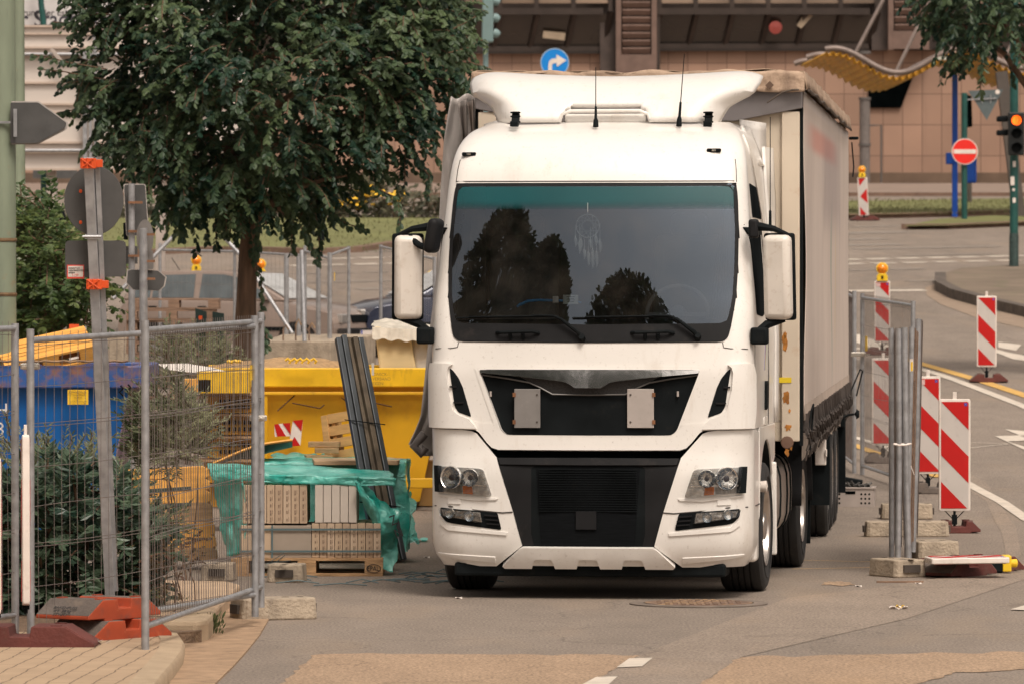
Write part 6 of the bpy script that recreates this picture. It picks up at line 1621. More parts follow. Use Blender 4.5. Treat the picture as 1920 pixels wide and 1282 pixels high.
m = MB(); m.tube([(0, .05, 0), (0, .05, at(0, 320, 120).z - r0.z)], .08, 8); m.build('post', GALV, t)
m = MB(); m.tube([at(107 + 9 * math.cos(a), 430 + 32 * math.sin(a), 119.5) - r0 for a in [math.pi + math.pi * i / 12 for i in range(13)]], .12, 8); m.build('dark_hoop', BLACK, t)
# teal pole top of the left banner
t = thing('teal_pole', grow(82, 98.7), 'thin teal pole crossing the lettering of the billboard', 'pole')
r0 = Vector(t.location); m = MB(); m.tube([(0, 0, 0), at(82, 46, 98.7) - r0, at(78, 10, 98.7) - r0, at(72, -60, 98.7) - r0], .05, 8); m.build('pole', GREENPOLE, t, smooth=50)
# ------------------------------------------------------------------ blue skip
def skip(name, label, x0, x1, d, ztop, hb, depth, mat, rim, endmat, taper=.35, tr=.0):
    t = thing(name, (0, d, 0), label, 'skip'); X0, X1 = (x0 - 960) * d / FPX, (x1 - 960) * d / FPX; t.location.x = X1; W = X0 - X1
    zb = .12
    m = MB(); vs = [(W, 0, ztop), (0, 0, ztop), (0, depth, ztop), (W, depth, ztop), (W + taper, taper * .35, zb), (-taper, taper * .35, zb), (-taper, depth - taper * .35, zb), (W + taper, depth - taper * .35, zb)]
    m.add(vs, [(0, 1, 5, 4), (2, 3, 7, 6), (4, 5, 6, 7), (3, 0, 4, 7)]); m.build('hull', mat, t, solid=.012)
    m = MB(); m.add([vs[1], vs[2], vs[6], vs[5]], [(0, 1, 2, 3)]); m.build('end_plate', endmat, t, solid=.014)
    m = MB()
    m.box((W / 2, -.03, ztop - .09), (-W + .16, .10, .19)); m.box((W / 2, depth + .03, ztop - .09), (-W + .16, .10, .19)); m.box((.04, depth / 2, ztop - .09), (.12, depth - .0, .186)); m.build('rim', rim, t, bevel=.012)
    return t
zt = at(0, 686, 49).z
bs = skip('blue_skip', 'blue skip with a rusty rim and small yellow notice behind the near fence', -260, 250, 49, zt, 0, 1.9, BLUE, BLUERIM, PURPLE, taper=.30)
r0 = Vector(bs.location)
for x, y in ((226, 722), (240, 720)):
    m = MB(); m.tube([at(x, y, 48.8) - r0, at(x + 5, y + 6, 48.8) - r0, at(x - 2, y + 12, 48.8) - r0, at(x + 5, y + 20, 48.8) - r0], .009, 6); m.build('hook', BLACK, bs)
m = MB(); m.tube([at(x, 677 + 1.2 * math.sin(x * .2), 48.9) - r0 for x in range(-60, 251, 12)], .012, 6); m.build('rim_bar', M('rusty_iron', (.14, .07, .045)), bs)
nb = MB(); nb.box(at(146, 744, 48.86) - r0, (.175, .006, .125)); nb_ = nb.build('notice', SIGNY, bs)
c = at(146, 744, 48.85) - r0
text('notice_title', 'SCHWARZFELLER', .026, INKBROWN, nb_, c + Vector((-.078, -.006, .035)), (R(90), 0, 0), sx=.72, bold=.0006)
text('notice_text', 'Containerdienst\nTel. 0201 60\n\n  a. d. ESSEN  Gewerbegebiet', .017, INKBROWN, nb_, c + Vector((0, -.006, .010)), (R(90), 0, 0), align='CENTER', sx=.75)
text('white_letters', 'H\n8', .16, INKWHITE, bs, at(-10, 780, 48.86) - r0 + Vector((0, -.01, 0)), (R(90), 0, 0))
t = thing('yellow_pallet', at(95, 690, 50), 'bright yellow wooden pallet sticking up out of the blue skip', 'pallet')
t.rotation_euler = (R(20), R(-12), R(12)); pallet_mesh(t, WOODY, 0, .8, .5); t.location = at(88, 676, 50)
t = thing('striped_barrier', grow(143, 60), 'orange and pale barrier post behind the blue skip', 'barrier')
r0 = Vector(t.location)
for i, (y0, y1) in enumerate(((608, 660), (660, 700), (700, 780))):
    m = MB(); a = at(139, y0, 60) - r0; c = at(139, y1, 60) - r0; m.bar(a, c, .10, .05); m.build('orange_band' if i != 1 else 'pale_band', M('signal_orange', (.80, .10, .02), .5) if i != 1 else WHITEPL, t)
m = MB(); m.bar(at(153, 612, 60.05) - r0, Vector((.08, .05, 0)), .1, .03); m.build('pale_board', M('pale_board', (.40, .38, .37), .6), t)
# ------------------------------------------------------------------ yellow skip
ys = skip('yellow_skip', 'bright yellow skip full of rubble with red and white warning plates, left of the lorry', 388, 838, 57.5, at(0, 690, 57.5).z, 0, 1.8, YEL, YELRIM, YEL, taper=.28)
r0 = Vector(ys.location); dS = 57.42
m = MB(); m.bar(at(395, 737, dS) - r0, at(830, 737, dS) - r0, .05, .03)
for x in (497, 700): m.bar(at(x, 737, dS) - r0, at(x, 935, dS + .1) - r0, .05, .03)
m.build('rib', YEL, ys, bevel=.006)
m = MB(); m.bar(at(500, 905, dS - .02) - r0, at(835, 905, dS - .02) - r0, .09, .10); m.build('lower_ledge', YEL, ys, bevel=.01)
for pts, red in (([(514, 795), (544, 792), (545, 817), (515, 818)], [[(514, 795), (522, 794), (536, 817), (520, 818)], [(530, 793), (544, 792), (545, 815)]]), ([(549, 788), (568, 786), (563, 835), (541, 836)], [[(549, 788), (568, 786), (565, 808)], [(541, 836), (552, 818), (563, 835)]])):
    m = MB(); m.prism(pts, lambda a, b, q: at(a, b, dS - .04) - r0 + Vector((0, q, 0)), 0, .004); pl = m.build('warning_plate', WHITEPL, ys)
    m = MB()
    for rp in red: m.prism(rp, lambda a, b, q: at(a, b, dS - .046) - r0 + Vector((0, q, 0)), 0, .004)
    m.build('red_stripes', REDSIGN, pl)
text('skip_stencil', 'ZWECK-\nVERBAND\nESSEN', .045, INKBROWN, ys, at(702, 704, dS - .10) - r0 + Vector((-.02, 0, 0)), (R(90), 0, 0), sx=.9)
m = MB()
for a, b_ in (((548, 755), (600, 765)), ((600, 765), (608, 758)), ((640, 745), (650, 752)), ((690, 752), (735, 762)), ((520, 770), (553, 740))): m = MB(); m.tube([at(a[0], a[1], dS + .0) - r0, at(b_[0], b_[1], dS + .02) - r0], .007, 5); m.build('scratch', M('rust_scratch', (.10, .05, .02), .9), ys)
for i, x in enumerate((540, 552, 563, 575, 588, 675, 683)): m = MB(); m.tube([at(x - 5, 676, 57.3) - r0, at(x, 672, 57.3) - r0, at(x + 5, 677, 57.3) - r0, at(x + 2, 681, 57.3) - r0], .014, 6); m.build('chain_link', YELRIM, ys)
m = MB(); m.tube([at(x, 676 + .5 * (x % 7), 57.35) - r0 for x in range(425, 455, 4)], .02, 6); m.build('rim_chain', YELRIM, ys)
t = thing('sand_pile', (at(545, 685, 59).x, 58.4, at(0, 700, 58.4).z), 'heap of tan sand lying in the yellow skip', 'sand')
m = MB(); m.grid(lambda a, b: Vector(((a - .5) * 2.0, (b - .5) * 1.3, .02 + .13 * math.sin(math.pi * a) * math.sin(math.pi * b) + .05 * noise.noise(Vector((a * 7, b * 6, 0))))), 50, 24); m.build('heap', M('tan_sand', (.42, .27, .14), .95, var=.2, scale=20, bump=1, bscale=60), t, smooth=60)
t = thing('white_board', at(365, 690, 56), 'white board lying across the crates at the left end of the yellow skip', 'board'); r0 = Vector(t.location)
m = MB(); m.prism([(296, 682), (350, 681), (400, 689), (440, 700), (380, 700), (310, 692)], lambda a, b, q: at(a, b, 56 + (700 - b) * .03) - r0 + Vector((0, q, 0)), 0, .03); m.build('sheet', M('white_sheet_stuff', (.72, .66, .60), .5), t)
t = thing('foam_boards', at(755, 690, 58.6), 'stack of cream foam boards in crumpled clear film standing in the yellow skip', 'foam boards'); r0 = Vector(t.location)
FO = M('cream_foam', (.72, .56, .30), .7, var=.08, stretch=(1, 1, 4), scale=3); FI = M('cloudy_film', (.72, .66, .56), .25, var=.1, scale=6, bump=.8, bscale=9)
m = MB(); P_ = [(702, 612), (768, 620), (782, 700), (712, 700)]; m.prism(P_, lambda a, b, q: at(a, b, 58.2) - r0 + Vector((0, q, 0)), 0, .9); m.build('foam', FO, t, bevel=.02)
m = MB(); P_ = [(768, 621), (830, 628), (840, 700), (781, 700)]; m.prism(P_, lambda a, b, q: at(a, b, 58.25) - r0 + Vector((0, q, 0)), 0, .85); m.build('wrapped_stack', FI, t, bevel=.03)
m = MB(); m.grid(lambda a, b: at(699 + 132 * a + 3 * math.sin(b * 9), 615 - 13 * b + 8 * a + 3.5 * noise.noise(Vector((a * 9, b * 3, 0))) - 6 * math.sin(math.pi * min(1, a * 2)) * b, 58.15 + .7 * b) - r0, 40, 8); m.grid(lambda a, b: at(698 + 134 * a, 613 + 8 * a + 22 * b + 2 * math.sin(a * 30) * b, 58.14 - .02 * b) - r0 + Vector((0, .01 * math.sin(a * 40), 0)), 40, 4); m.build('film', FI, t, smooth=60)
# ------------------------------------------------------------------ brick pallet and film wrapped stacks
pb = G(575, 1080); PD = pb.y
t = thing('pallet', Vector((at(575, 0, PD).x, PD + .4, 0)), 'pale wooden pallet carrying the strapped stone slabs', 'pallet')
pallet_mesh(t, WOOD, 0, 1.2, .8)
text('stamp', 'EPAL', .052, INK, t, (.475, -.403, .045), (R(90), 0, 0), sx=.85)
m = MB(); m.tube([Vector((.527 + .055 * math.cos(a), -.4035, .062 + .032 * math.sin(a))) for a in [2 * math.pi * i / 24 for i in range(25)]], .0022, 4, cap=False); m.build('stamp_ring', INK, t)
pt = Vector(t.location)
SLABC = [M('cream_stone_%d' % i, c, .8, var=.08, scale=6, dirt=((.30, .22, .16), .1, 9)) for i, c in enumerate(((.52, .38, .26), (.47, .34, .235), (.56, .42, .30), (.60, .52, .45), (.36, .29, .23)))]
def slabs(x0, x1, y0, y1, n, label, mat, printed=True, zof=.146, group='stone slabs on the pallet'):
    a = at(x0, y1, PD + .02); b = at(x1, y0, PD + .02); wd = (b.x - a.x) / n; hh = b.z - a.z
    rn = random.Random(int(x0 + y0))
    for i in range(n):
        s = thing('stone_slab', (a.x + wd * (i + .5), PD + .02 + rn.uniform(0, .008), a.z), label if n == 1 else label % {0: 'leftmost of its row', n - 1: 'rightmost of its row'}.get(i, ['', 'second', 'third', 'fourth', 'fifth', 'sixth', 'seventh', 'eighth', 'ninth'][i] + ' from the left'), 'stone slab', group=group)
        m = MB(); m.box((0, .36, hh / 2), (wd - .004, .72, hh - .003 - rn.uniform(0, .006))); o = m.build('slab', mat[i % len(mat)] if isinstance(mat, list) else mat, s, bevel=.004)
        if printed and n > 2:
            m = MB()
            for k in range(5):
                zc = hh * (.12 + .17 * k) + rn.uniform(-.004, .004)
                m.box((0, -.002, zc), (wd * .16, .002, hh * rn.uniform(.06, .13)))
                m.box((wd * .22, -.002, zc + hh * .02), (wd * .05, .002, hh * .1))
            m.build('printed_marks', M('brown_print', (.24, .16, .11), .8, var=.6, scale=90), s)
slabs(454, 576, 908, 982, 8, 'cream stone slab with printed marks in the upper left row, %s', SLABC[:3])
slabs(590, 669, 908, 980, 5, 'plain white stone slab in the upper right row, %s', [SLABC[3]], printed=False)
slabs(584, 714, 980, 1046, 9, 'cream stone slab with printed marks in the lower right row, %s', SLABC[:3])
slabs(450, 510, 984, 1046, 1, 'wide buff stone slab at the left of the lower row', [SLABC[0]], printed=False)
slabs(510, 584, 984, 1046, 1, 'wide grey brown stone slab in the middle of the lower row', [SLABC[4]], printed=False)
GRB = M('grey_blue_strap', (.10, .15, .16), .5, var=.1)
t = thing('packing_strap', pt + Vector((0, -.4, .2)), 'grey blue packing straps round the lower row of stone slabs', 'strap'); r0 = Vector(t.location)
m = MB()
for y in (992, 1033): m.bar(at(448, y, PD + .008) - r0, at(715, y, PD + .008) - r0, .004, .016)
m.bar(at(510, 984, PD + .010) - r0, at(510, 1050, PD + .010) - r0, .014, .004); m.build('strap', GRB, t)
TEAL = bpy.data.materials.new('teal_film'); TEAL.use_nodes = True
def tealmat(m):
    t = m.node_tree; N = t.nodes; L = t.links; b = N['Principled BSDF']; b.inputs['Roughness'].default_value = .28; b.inputs['Coat Weight'].default_value = .4; b.inputs['Coat Roughness'].default_value = .12
    tc = N.new('ShaderNodeTexCoord'); n = N.new('ShaderNodeTexNoise'); n.inputs['Scale'].default_value = 4; n.inputs['Detail'].default_value = 8; L.new(tc.outputs['Object'], n.inputs['Vector'])
    cr = N.new('ShaderNodeValToRGB'); cr.color_ramp.elements[0].position = .35; cr.color_ramp.elements[0].color = (.03, .50, .42, 1); cr.color_ramp.elements[1].position = .72; cr.color_ramp.elements[1].color = (.42, .88, .80, 1); L.new(n.outputs['Fac'], cr.inputs['Fac']); L.new(cr.outputs[0], b.inputs['Base Color'])
    tl = N.new('ShaderNodeBsdfTranslucent'); L.new(cr.outputs[0], tl.inputs[0]); tp = N.new('ShaderNodeBsdfTransparent'); tp.inputs[0].default_value = (.35, .85, .75, 1)
    m1 = N.new('ShaderNodeMixShader'); m1.inputs[0].default_value = .2; L.new(b.outputs[0], m1.inputs[1]); L.new(tl.outputs[0], m1.inputs[2])
    m2 = N.new('ShaderNodeMixShader'); m2.inputs[0].default_value = .22; L.new(m1.outputs[0], m2.inputs[1]); L.new(tp.outputs[0], m2.inputs[2]); L.new(m2.outputs[0], N['Material Output'].inputs['Surface'])
    n2 = N.new('ShaderNodeTexNoise'); n2.inputs['Scale'].default_value = 9; n2.inputs['Detail'].default_value = 5; n2.inputs['Distortion'].default_value = 1.5; L.new(tc.outputs['Object'], n2.inputs['Vector'])
    bp_ = N.new('ShaderNodeBump'); bp_.inputs['Strength'].default_value = .9; bp_.inputs['Distance'].default_value = .03; L.new(n2.outputs['Fac'], bp_.inputs['Height']); L.new(bp_.outputs[0], b.inputs['Normal'])
tealmat(TEAL)
t = thing('film_hood', Vector((at(575, 0, PD).x, PD + .4, 0)), 'torn teal plastic film hanging over the back and sides of the stone slab pallet', 'plastic film'); r0 = Vector(t.location)
def cloth(fn, nu, nv, name, amp=.03, fr=6, seed=0):
    m = MB()
    def g(a, b):
        p = fn(a, b); n = noise.noise_vector(Vector((a * fr, b * fr, seed))) * amp + noise.noise_vector(Vector((a * fr * 3, b * fr * 3, seed + 5))) * amp * .35
        return p + n
    m.grid(g, nu, nv); return m.build(name, TEAL, t, smooth=70, solid=.002)
# left flap, top sheet, right flap
cloth(lambda a, b: at(397 + 62 * a + 30 * b * (1 - a) * .9, 884 - 4 * a + 160 * b, PD + .02 + .25 * (1 - a)) - r0, 16, 34, 'left_flap', .035, 5, 1)
cloth(lambda a, b: at(396 + 346 * a - 10 * b, 892 - 26 * b + 14 * a, PD + .05 + .8 * b) - r0 + Vector((0, 0, .03 * math.sin(a * 9) * (1 - b))), 50, 16, 'top_sheet', .02, 5, 2)
cloth(lambda a, b: at(396 + 346 * a, 884 + 12 * a + 16 * b, PD + .02) - r0, 50, 5, 'front_edge', .015, 7, 9)
def rf(a, b):
    xl = 668 + 44 * min(1, b * 2.4) + 10 * b; xr = 742 + 10 * b
    return at(xl + (xr - xl) * a, (900 + 172 * b) if b > .0 else 900, PD + .04 - .05 * b + .25 * a + .05 * math.sin(a * 9 + b * 3)) - r0
def rf2(a, b):
    yl = lerpk([(0, 905), (.35, 975), (.45, 990), (.6, 1062), (1, 1072)], a); yt = lerpk([(0, 895), (.3, 918), (.6, 940), (1, 958)], a)
    return at(668 + 84 * a - 12 * b * a, yt + (yl - yt) * b, PD - .03 + .22 * a + .06 * math.sin(b * 6 + a * 4)) - r0
cloth(rf2, 24, 34, 'right_flap', .03, 5, 3)
text('film_print', 'Z\nN', .11, INK, t, at(734, 985, PD - .12) - r0, (R(80), R(-20), 0), sx=.8)
# second wrapped stack behind
def wrapped(x0, x1, y0, d, label, depth=.8, zb=0.0):
    q = thing('wrapped_stack', (at((x0 + x1) / 2, 0, d).x, d, 0), label, 'wrapped stack'); W = at(x1, 0, d).x - at(x0, 0, d).x; Z = at(0, y0, d).z
    b_ = MB()
    def g(a, b):
        # box unrolled: front then top
        x = (a - .5) * W
        if b < .6: p = Vector((x, 0, .1 + (Z - .1) * b / .6))
        else: p = Vector((x, depth * (b - .6) / .4, Z))
        return p + noise.noise_vector(Vector((a * 7, b * 7, d))) * .03
    b_.grid(g, 40, 36)
    b_.grid(lambda a, b: Vector((W / 2, depth * a, .1 + (Z - .1) * b)) + noise.noise_vector(Vector((a * 5, b * 7, d + 3))) * .03, 14, 24)
    b_.build('film', TEAL, q, smooth=70)
    b_ = MB(); b_.box((0, depth / 2, Z / 2 + .04), (W - .08, depth - .08, Z - .14)); b_.build('stack_core', SLABC[1], q)
    return q
wrapped(470, 764, 864, 47.6, 'stack wrapped in crumpled teal film behind the stone slab pallet, timber on its top', .9)
wrapped(505, 620, 856, 50.2, 'far teal wrapped stack just before the yellow skip', .8)
t = thing('film_scrap', G(770, 1015), 'scrap of torn teal film trailing on the asphalt left of the lorry', 'plastic film'); r0 = Vector(t.location)
m = MB(); m.grid(lambda a, b: at(752 + 22 * a + 8 * b, 925 + 95 * b, 48.2 - .5 * b + .1 * a) - r0 + noise.noise_vector(Vector((a * 4, b * 8, 1))) * .04, 8, 30); m.grid(lambda a, b: Vector((-.1 + .25 * a, -.1 + .25 * b, .02 + .02 * math.sin(a * 9) * math.sin(b * 7))), 10, 8); m.build('film', TEAL, t, smooth=70)
# boards on the wrapped stack
t = thing('plank', at(668, 876, 47.3), 'flat pale plank lying on the teal wrapped stack', 'plank'); r0 = Vector(t.location)
m = MB(); m.prism([(580, 870), (752, 870), (746, 881), (590, 882)], lambda a, b, q: at(a, 0, 47.4).x * Vector((1, 0, 0)) + Vector((-r0.x, (882 - b) * .06, .02 + q)), 0, .035); m.build('board', M('pale_plank', (.50, .34, .20), .7, var=.15, scale=4, stretch=(1, 6, 6)), t, bevel=.003)
t = thing('broken_pallet', at(648, 866, 48.6), 'light wooden pallet standing on end on the teal wrapped stack', 'pallet')
t.rotation_euler = (R(-4), R(-9), R(-28)); NW = M('fresh_wood', (.58, .34, .13), .7, var=.2, scale=4, stretch=(1, 5, 5), dirt=((.3, .15, .05), .1, 9))
m = MB(); m.box((-.12, -.02, .20), (.06, .12, .42)); m.build('side_board', NW, t, bevel=.003)
for k in range(4): m = MB(); m.box((.04, -.06, .06 + .105 * k), (.26, .02, .08)); m.build('slat', NW, t, bevel=.002)
for x in (-.05, .15): m = MB(); m.box((x, 0, .2), (.04, .10, .40)); m.build('runner', NW, t)
t = thing('timber_offcut', at(608, 864, 48.4), 'short brown timber offcuts lying beside the upright pallet', 'timber')
for i, (x, z, l) in enumerate(((-.05, .03, .22), (.02, .09, .20), (.0, .14, .26))): m = MB(); m.box((x, .02 * i, z), (l, .14, .045), R(10 - 7 * i)); m.build('piece', WOOD, t, bevel=.003)
t = thing('bent_sheet', at(470, 860, 47.9), 'bent dark sheet of formwork leaning between fence and yellow skip', 'sheet'); r0 = Vector(t.location)
def bsf(a, b):
    x = 400 + 148 * a; y = 868 - 22 * math.sin(a * math.pi * .95) - 46 * a * a + 18 * a
    return at(x, y + (14 * (1 - abs(2 * a - 1))) * b - 12 * (1 - b) * a, 47.6 + .5 * b) - r0
m = MB(); m.grid(bsf, 24, 4); m.build('sheet', M('dark_green_sheet', (.07, .075, .055), .5, var=.3), t, smooth=60, solid=.01)
m = MB(); m.tube([bsf(i / 20, 0) for i in range(21)], .012, 5); m.build('raw_edge', WOODY, t)
# leaning steel rails
t = thing('steel_rails', Vector((at(742, 1030, 46.4).x, 46.4, 0)), 'bundle of grey steel rails leaning against the wrapped stacks', 'steel rails'); r0 = Vector(t.location)
ba = at(731, 1050, 46.45) - r0; tp = at(654, 634, 47.2) - r0
RS = M('rail_steel', (.10, .11, .12), .35, .7, var=.25, scale=6, stretch=(1, 1, .3)); RW = M('rail_brown', (.10, .075, .05), .6, .3, var=.4, scale=8)
for i in range(5):
    dx = -.09 + .045 * i; m = MB(); k = .02 * (i % 2) - (.015 if i == 3 else 0)
    m.bar(ba + Vector((dx * 1.2, .012 * (i % 3), 0)), tp + Vector((dx, .02 * (i % 3), k)), .043, .05); m.build('rail', RW if i in (2, 3) else RS, t, bevel=.004)
m = MB()
for k in (.25, .62): c = ba.lerp(tp, k); m.bar(c + Vector((-.16, -.04, .02)), c + Vector((.17, -.04, -.02)), .008, .008)
m.build('binding_wire', BLACK, t)
m = MB(); m.box(ba.lerp(tp, .86) + Vector((.15, -.035, 0)), (.02, .004, .10)); m.build('label_tag', WHITEPL, t)
# yellow formwork stack and crates on the left
t = thing('formwork_stack', (at(325, 0, 46.6).x, 46.6, 0), 'leaning stack of yellow formwork boards behind the near fence', 'formwork'); r0 = Vector(t.location)
def yb(pts, q0, q1, mat, nm='board', d=46.6):
    m = MB(); m.prism(pts, lambda a, b, q: at(a, b, d) - r0 + Vector((0, q, 0)), q0, q1); return m.build(nm, mat, t, bevel=.006)
yb([(240, 884), (388, 878), (404, 1048), (250, 1052)], .03, .25, WOODY, 'frame')
for i, (y0, y1, mt) in enumerate(((876, 897, WOODY), (898, 919, WOODY), (920, 942, WOODY), (943, 978, WOOD), (980, 1003, WOODY), (1004, 1027, WOODY), (1028, 1050, WOOD))):
    x = 386 + (y0 - 870) * .11
    yb([(236, y0 + 4), (x - 8, y0 - 3), (x + 3, y0 + 3), (x + 5, y1 - 4), (x - 4, y1), (240, y1 + 2)], 0, .05, mt)
for y in (912, 942, 984):
    yb([(250, y + 6), (358, y - 1), (359, y + 6), (250, y + 13)], -.006, .01, M('dark_slot', (.05, .06, .05), .8), 'hand_slot')
t = thing('crate_stack', (at(425, 0, 53.5).x, 53.5, 0), 'stacked yellow plastic crates and pallets at the left end of the yellow skip', 'crates'); r0 = Vector(t.location)
CRY = M('yellow_crate_plastic', (.72, .36, .02), .5, var=.15, dirt=((.3, .14, .03), .2, 7))
for i, (y0, y1) in enumerate(((742, 772), (780, 815), (822, 858), (866, 905), (912, 950))):
    a = at(388 - 6 * (i % 2), y1, 53.5) - r0; b_ = at(474 + 4 * (i % 2), y0, 53.5) - r0
    m = MB(); w_ = b_.x - a.x; h_ = b_.z - a.z; cx = (a.x + b_.x) / 2; cz = (a.z + b_.z) / 2
    m.box((cx, .02 + .25, cz), (w_, .5, h_)); cr_ = m.build('crate', CRY, t, bevel=.008)
    m = MB()
    for r_ in range(2):
        for k in range(7): m.box((a.x + w_ * (.30 + .10 * k), .012, a.z + h_ * (.32 + .36 * r_)), (w_ * .055, .03, h_ * .22))
    m.build('crate_hole', DARK, cr_)
    m = MB(); m.box((cx - .02, .2, b_.z + .015), (w_ + .08, .6, .02)); m.build('pallet_board', WOOD, t)
m = MB(); m.box(at(372, 722, 53.3) - r0, (.25, .3, .12)); m.build('wood_block', WOODY, t, bevel=.004); m = MB(); m.box(at(420, 716, 53.3) - r0, (.48, .3, .2)); m.build('yellow_box', YELRIM, t, bevel=.006)
# cardboard behind the lorry corner
t = thing('cardboard_boxes', G(792, 950), 'brown cardboard boxes under the overhang of the yellow skip', 'boxes')
m = MB(); m.box((0, .2, .12), (.4, .4, .22)); m.build('box', M('cardboard', (.40, .23, .08), .8, var=.15), t, bevel=.005); m = MB(); m.box((.02, .22, .35), (.32, .36, .22), R(8)); m.build('box', MATS['cardboard'], t, bevel=.005)
# litter: cut straps on the ground by the pallet
t = thing('cut_straps', G(600, 1095, .0), 'cut blue grey packing straps scattered on the asphalt beside the pallet', 'straps'); r0 = Vector(t.location); rn = random.Random(21); tag(t, kind=None)
m = MB()
for i in range(26):
    x = rn.choice((rn.uniform(480, 600), rn.uniform(740, 850), rn.uniform(640, 830))); y = rn.uniform(1072, 1098); p = G(x, y, .006) - r0; a = rn.uniform(-.5, .5); l = rn.uniform(.1, .45)
    m = MB(); m.tube([p, p + Vector((l * .5 * math.cos(a), l * .5 * math.sin(a), rn.uniform(0, .03))), p + Vector((l * math.cos(a), l * math.sin(a), 0))], .0045, 4); m.build('strap', GRB, t)
for a_, b_ in (((508, 1052), (532, 1036)), ((516, 1055), (534, 1040)), ((498, 1056), (545, 1050))): m = MB(); m.bar(at(a_[0], a_[1], PD - .05) - r0, at(b_[0], b_[1], PD - .08) - r0, .014, .003); m.build('strap', GRB, t)
# ------------------------------------------------------------------ mid distance: fence on concrete blocks, cars, lamps
fz = lambda px, d, dz=0: grow(px, d, dz)
fence(fz(300, 88), fz(440, 87), 'far mesh fence panel seen behind the parked car, left of the tree trunk', group='far mesh fence panels', mesh_h=1.7, zb=.1, h=1.9, nv=17, wire=.0013)
fence(fz(440, 87), fz(572, 84.5), 'far mesh fence panel just right of the tree trunk', group='far mesh fence panels', mesh_h=1.7, zb=.1, h=1.95, nv=17, wire=.0013, tags=[(.4, 1.75, .12, .12, SIGNY)])
fence(fz(572, 84.3), fz(617, 81), 'far mesh fence panel with two close posts above the concrete block', group='far mesh fence panels', mesh_h=1.75, h=1.95, nv=17, wire=.0013)
fence(fz(619, 80.8), fz(654, 84), 'far mesh fence panel with a small yellow tag in front of the car bonnet', group='far mesh fence panels', mesh_h=1.8, h=1.95, nv=18, wire=.0013, tags=[(.6, 1.62, .10, .12, SIGNY)])
fence(fz(714, 85), fz(815, 79), 'far mesh fence panel half hidden by the left mirror of the lorry', group='far mesh fence panels', mesh_h=1.8, h=1.95, nv=26, wire=.0013)
for i, (x, d, y0) in enumerate(((597, 83, 495), (560, 82.5, 480), (537, 83.5, 475))):
    t = post(x, d, y0, .035, ['thin grey tube standing between the far fence posts', 'slanted thin tube beside the far fence posts', 'grey tube at the left of the far fence posts'][i], 'fence_tube', 'tube')
for (a, b_, d, lb) in (((470, 505), (548, 625), 81, 'slanted grey brace tube right of the tree trunk'), ((343, 425), (212, 560), 84, 'long slanted brace tube left of the tree'), ((420, 445), (475, 505), 84, 'short slanted brace tube crossing behind the tree trunk'), ((566, 470), (571, 640), 79.2, 'bright slanted tube standing on the concrete block')):
    p = at(b_[0], b_[1], d); t = thing('brace_tube', p, lb, 'tube', group='brace tubes'); m = MB(); m.tube([(0, 0, 0), at(a[0], a[1], d + .3) - p], .03, 8); m.build('tube', GALV, t, smooth=50)
t = thing('concrete_block', fz(560, 79.5), 'large concrete block with rusty rebar ends under the far fence', 'concrete block', rz=R(-14))
bw = 1.0; zt_ = at(0, 640, 79).z - t.location.z
m = MB(); m.add([(-.5, 0, 0), (.46, 0, 0), (.0, 4, .2), (-1.4, 4, .2), (-.5, 0, zt_), (.46, 0, zt_), (.0, 4, zt_ + .05), (-1.4, 4, zt_ + .05)], [(0, 1, 2, 3), (4, 5, 6, 7), (0, 1, 5, 4), (1, 2, 6, 5), (2, 3, 7, 6), (3, 0, 4, 7)]); m.build('block', CONC, t, bevel=.02)
for x, y, h in ((-.25, .1, .22), (-.1, .2, .3), (.05, .05, .18), (.12, .1, .25)): m = MB(); m.tube([(x, y, zt_), (x, y, zt_ + h * .7), (x + .04, y, zt_ + h), (x + .08, y, zt_ + h * .7)], .012, 6); m.build('rebar', M('rusty_iron', (.14, .07, .045)), t)
t = thing('concrete_block', fz(205, 79), 'squat concrete block left of the sign posts behind the blue skip', 'concrete block')
m = MB(); m.box((0, .4, .45), (.56, .8, at(0, 632, 79).z - t.location.z)); m.build('block', CONC, t, bevel=.03)
# stacked pallets before the car
PB = thing('pallet', (0, 0, 0), '', 'pallet', group='pallets stacked before the parked car'); pallet_mesh(PB, OLDWOOD)
zb = gz(77) ; zz = zb
names = ['lowest', 'second', 'third', 'fourth', 'fifth', 'sixth', 'seventh', 'eighth', 'ninth', 'topmost']
for i in range(10):
    lb = names[i] + (' weathered pallet' if i in (0, 9) else ' weathered pallet from the bottom') + ' of the stack before the parked car'
    o = PB if i == 0 else dup(PB, label=lb)
    o['label'] = lb; o.location = (at(322 + 3 * math.sin(i * 2.2), 0, 77).x, 77.4, zb + .146 * i); o.rotation_euler = (0, 0, R(3 * math.sin(i * 1.7)))
t = thing('green_board', fz(378, 75), 'dark green plastic board with an orange sticker leaning on the stacked pallets', 'board'); r0 = Vector(t.location)
DG = M('dark_green_plastic', (.012, .028, .024), .5, var=.2)
m = MB(); m.prism([(366, 578), (392, 586), (392, 660), (368, 655)], lambda a, b, q: at(a, b, 75) - r0 + Vector((0, q, 0)), 0, .04); o = m.build('board', DG, t)
m = MB(); m.box(at(376, 596, 74.97) - r0, (.045, .01, .05)); m.build('sticker', ORANGE, o)
t = thing('green_board', fz(408, 75), 'dark green plastic board with a split edge, right of the stacked pallets', 'board'); r0 = Vector(t.location)
m = MB(); m.prism([(396, 584), (420, 588), (420, 690), (398, 690)], lambda a, b, q: at(a, b, 75) - r0 + Vector((0, q, 0)), 0, .04); m.build('board', DG, t)
m = MB(); m.bar(at(393, 584, 74.9) - r0, at(392, 700, 74.9) - r0, .07, .05); m.build('stake', OLDWOOD, t)
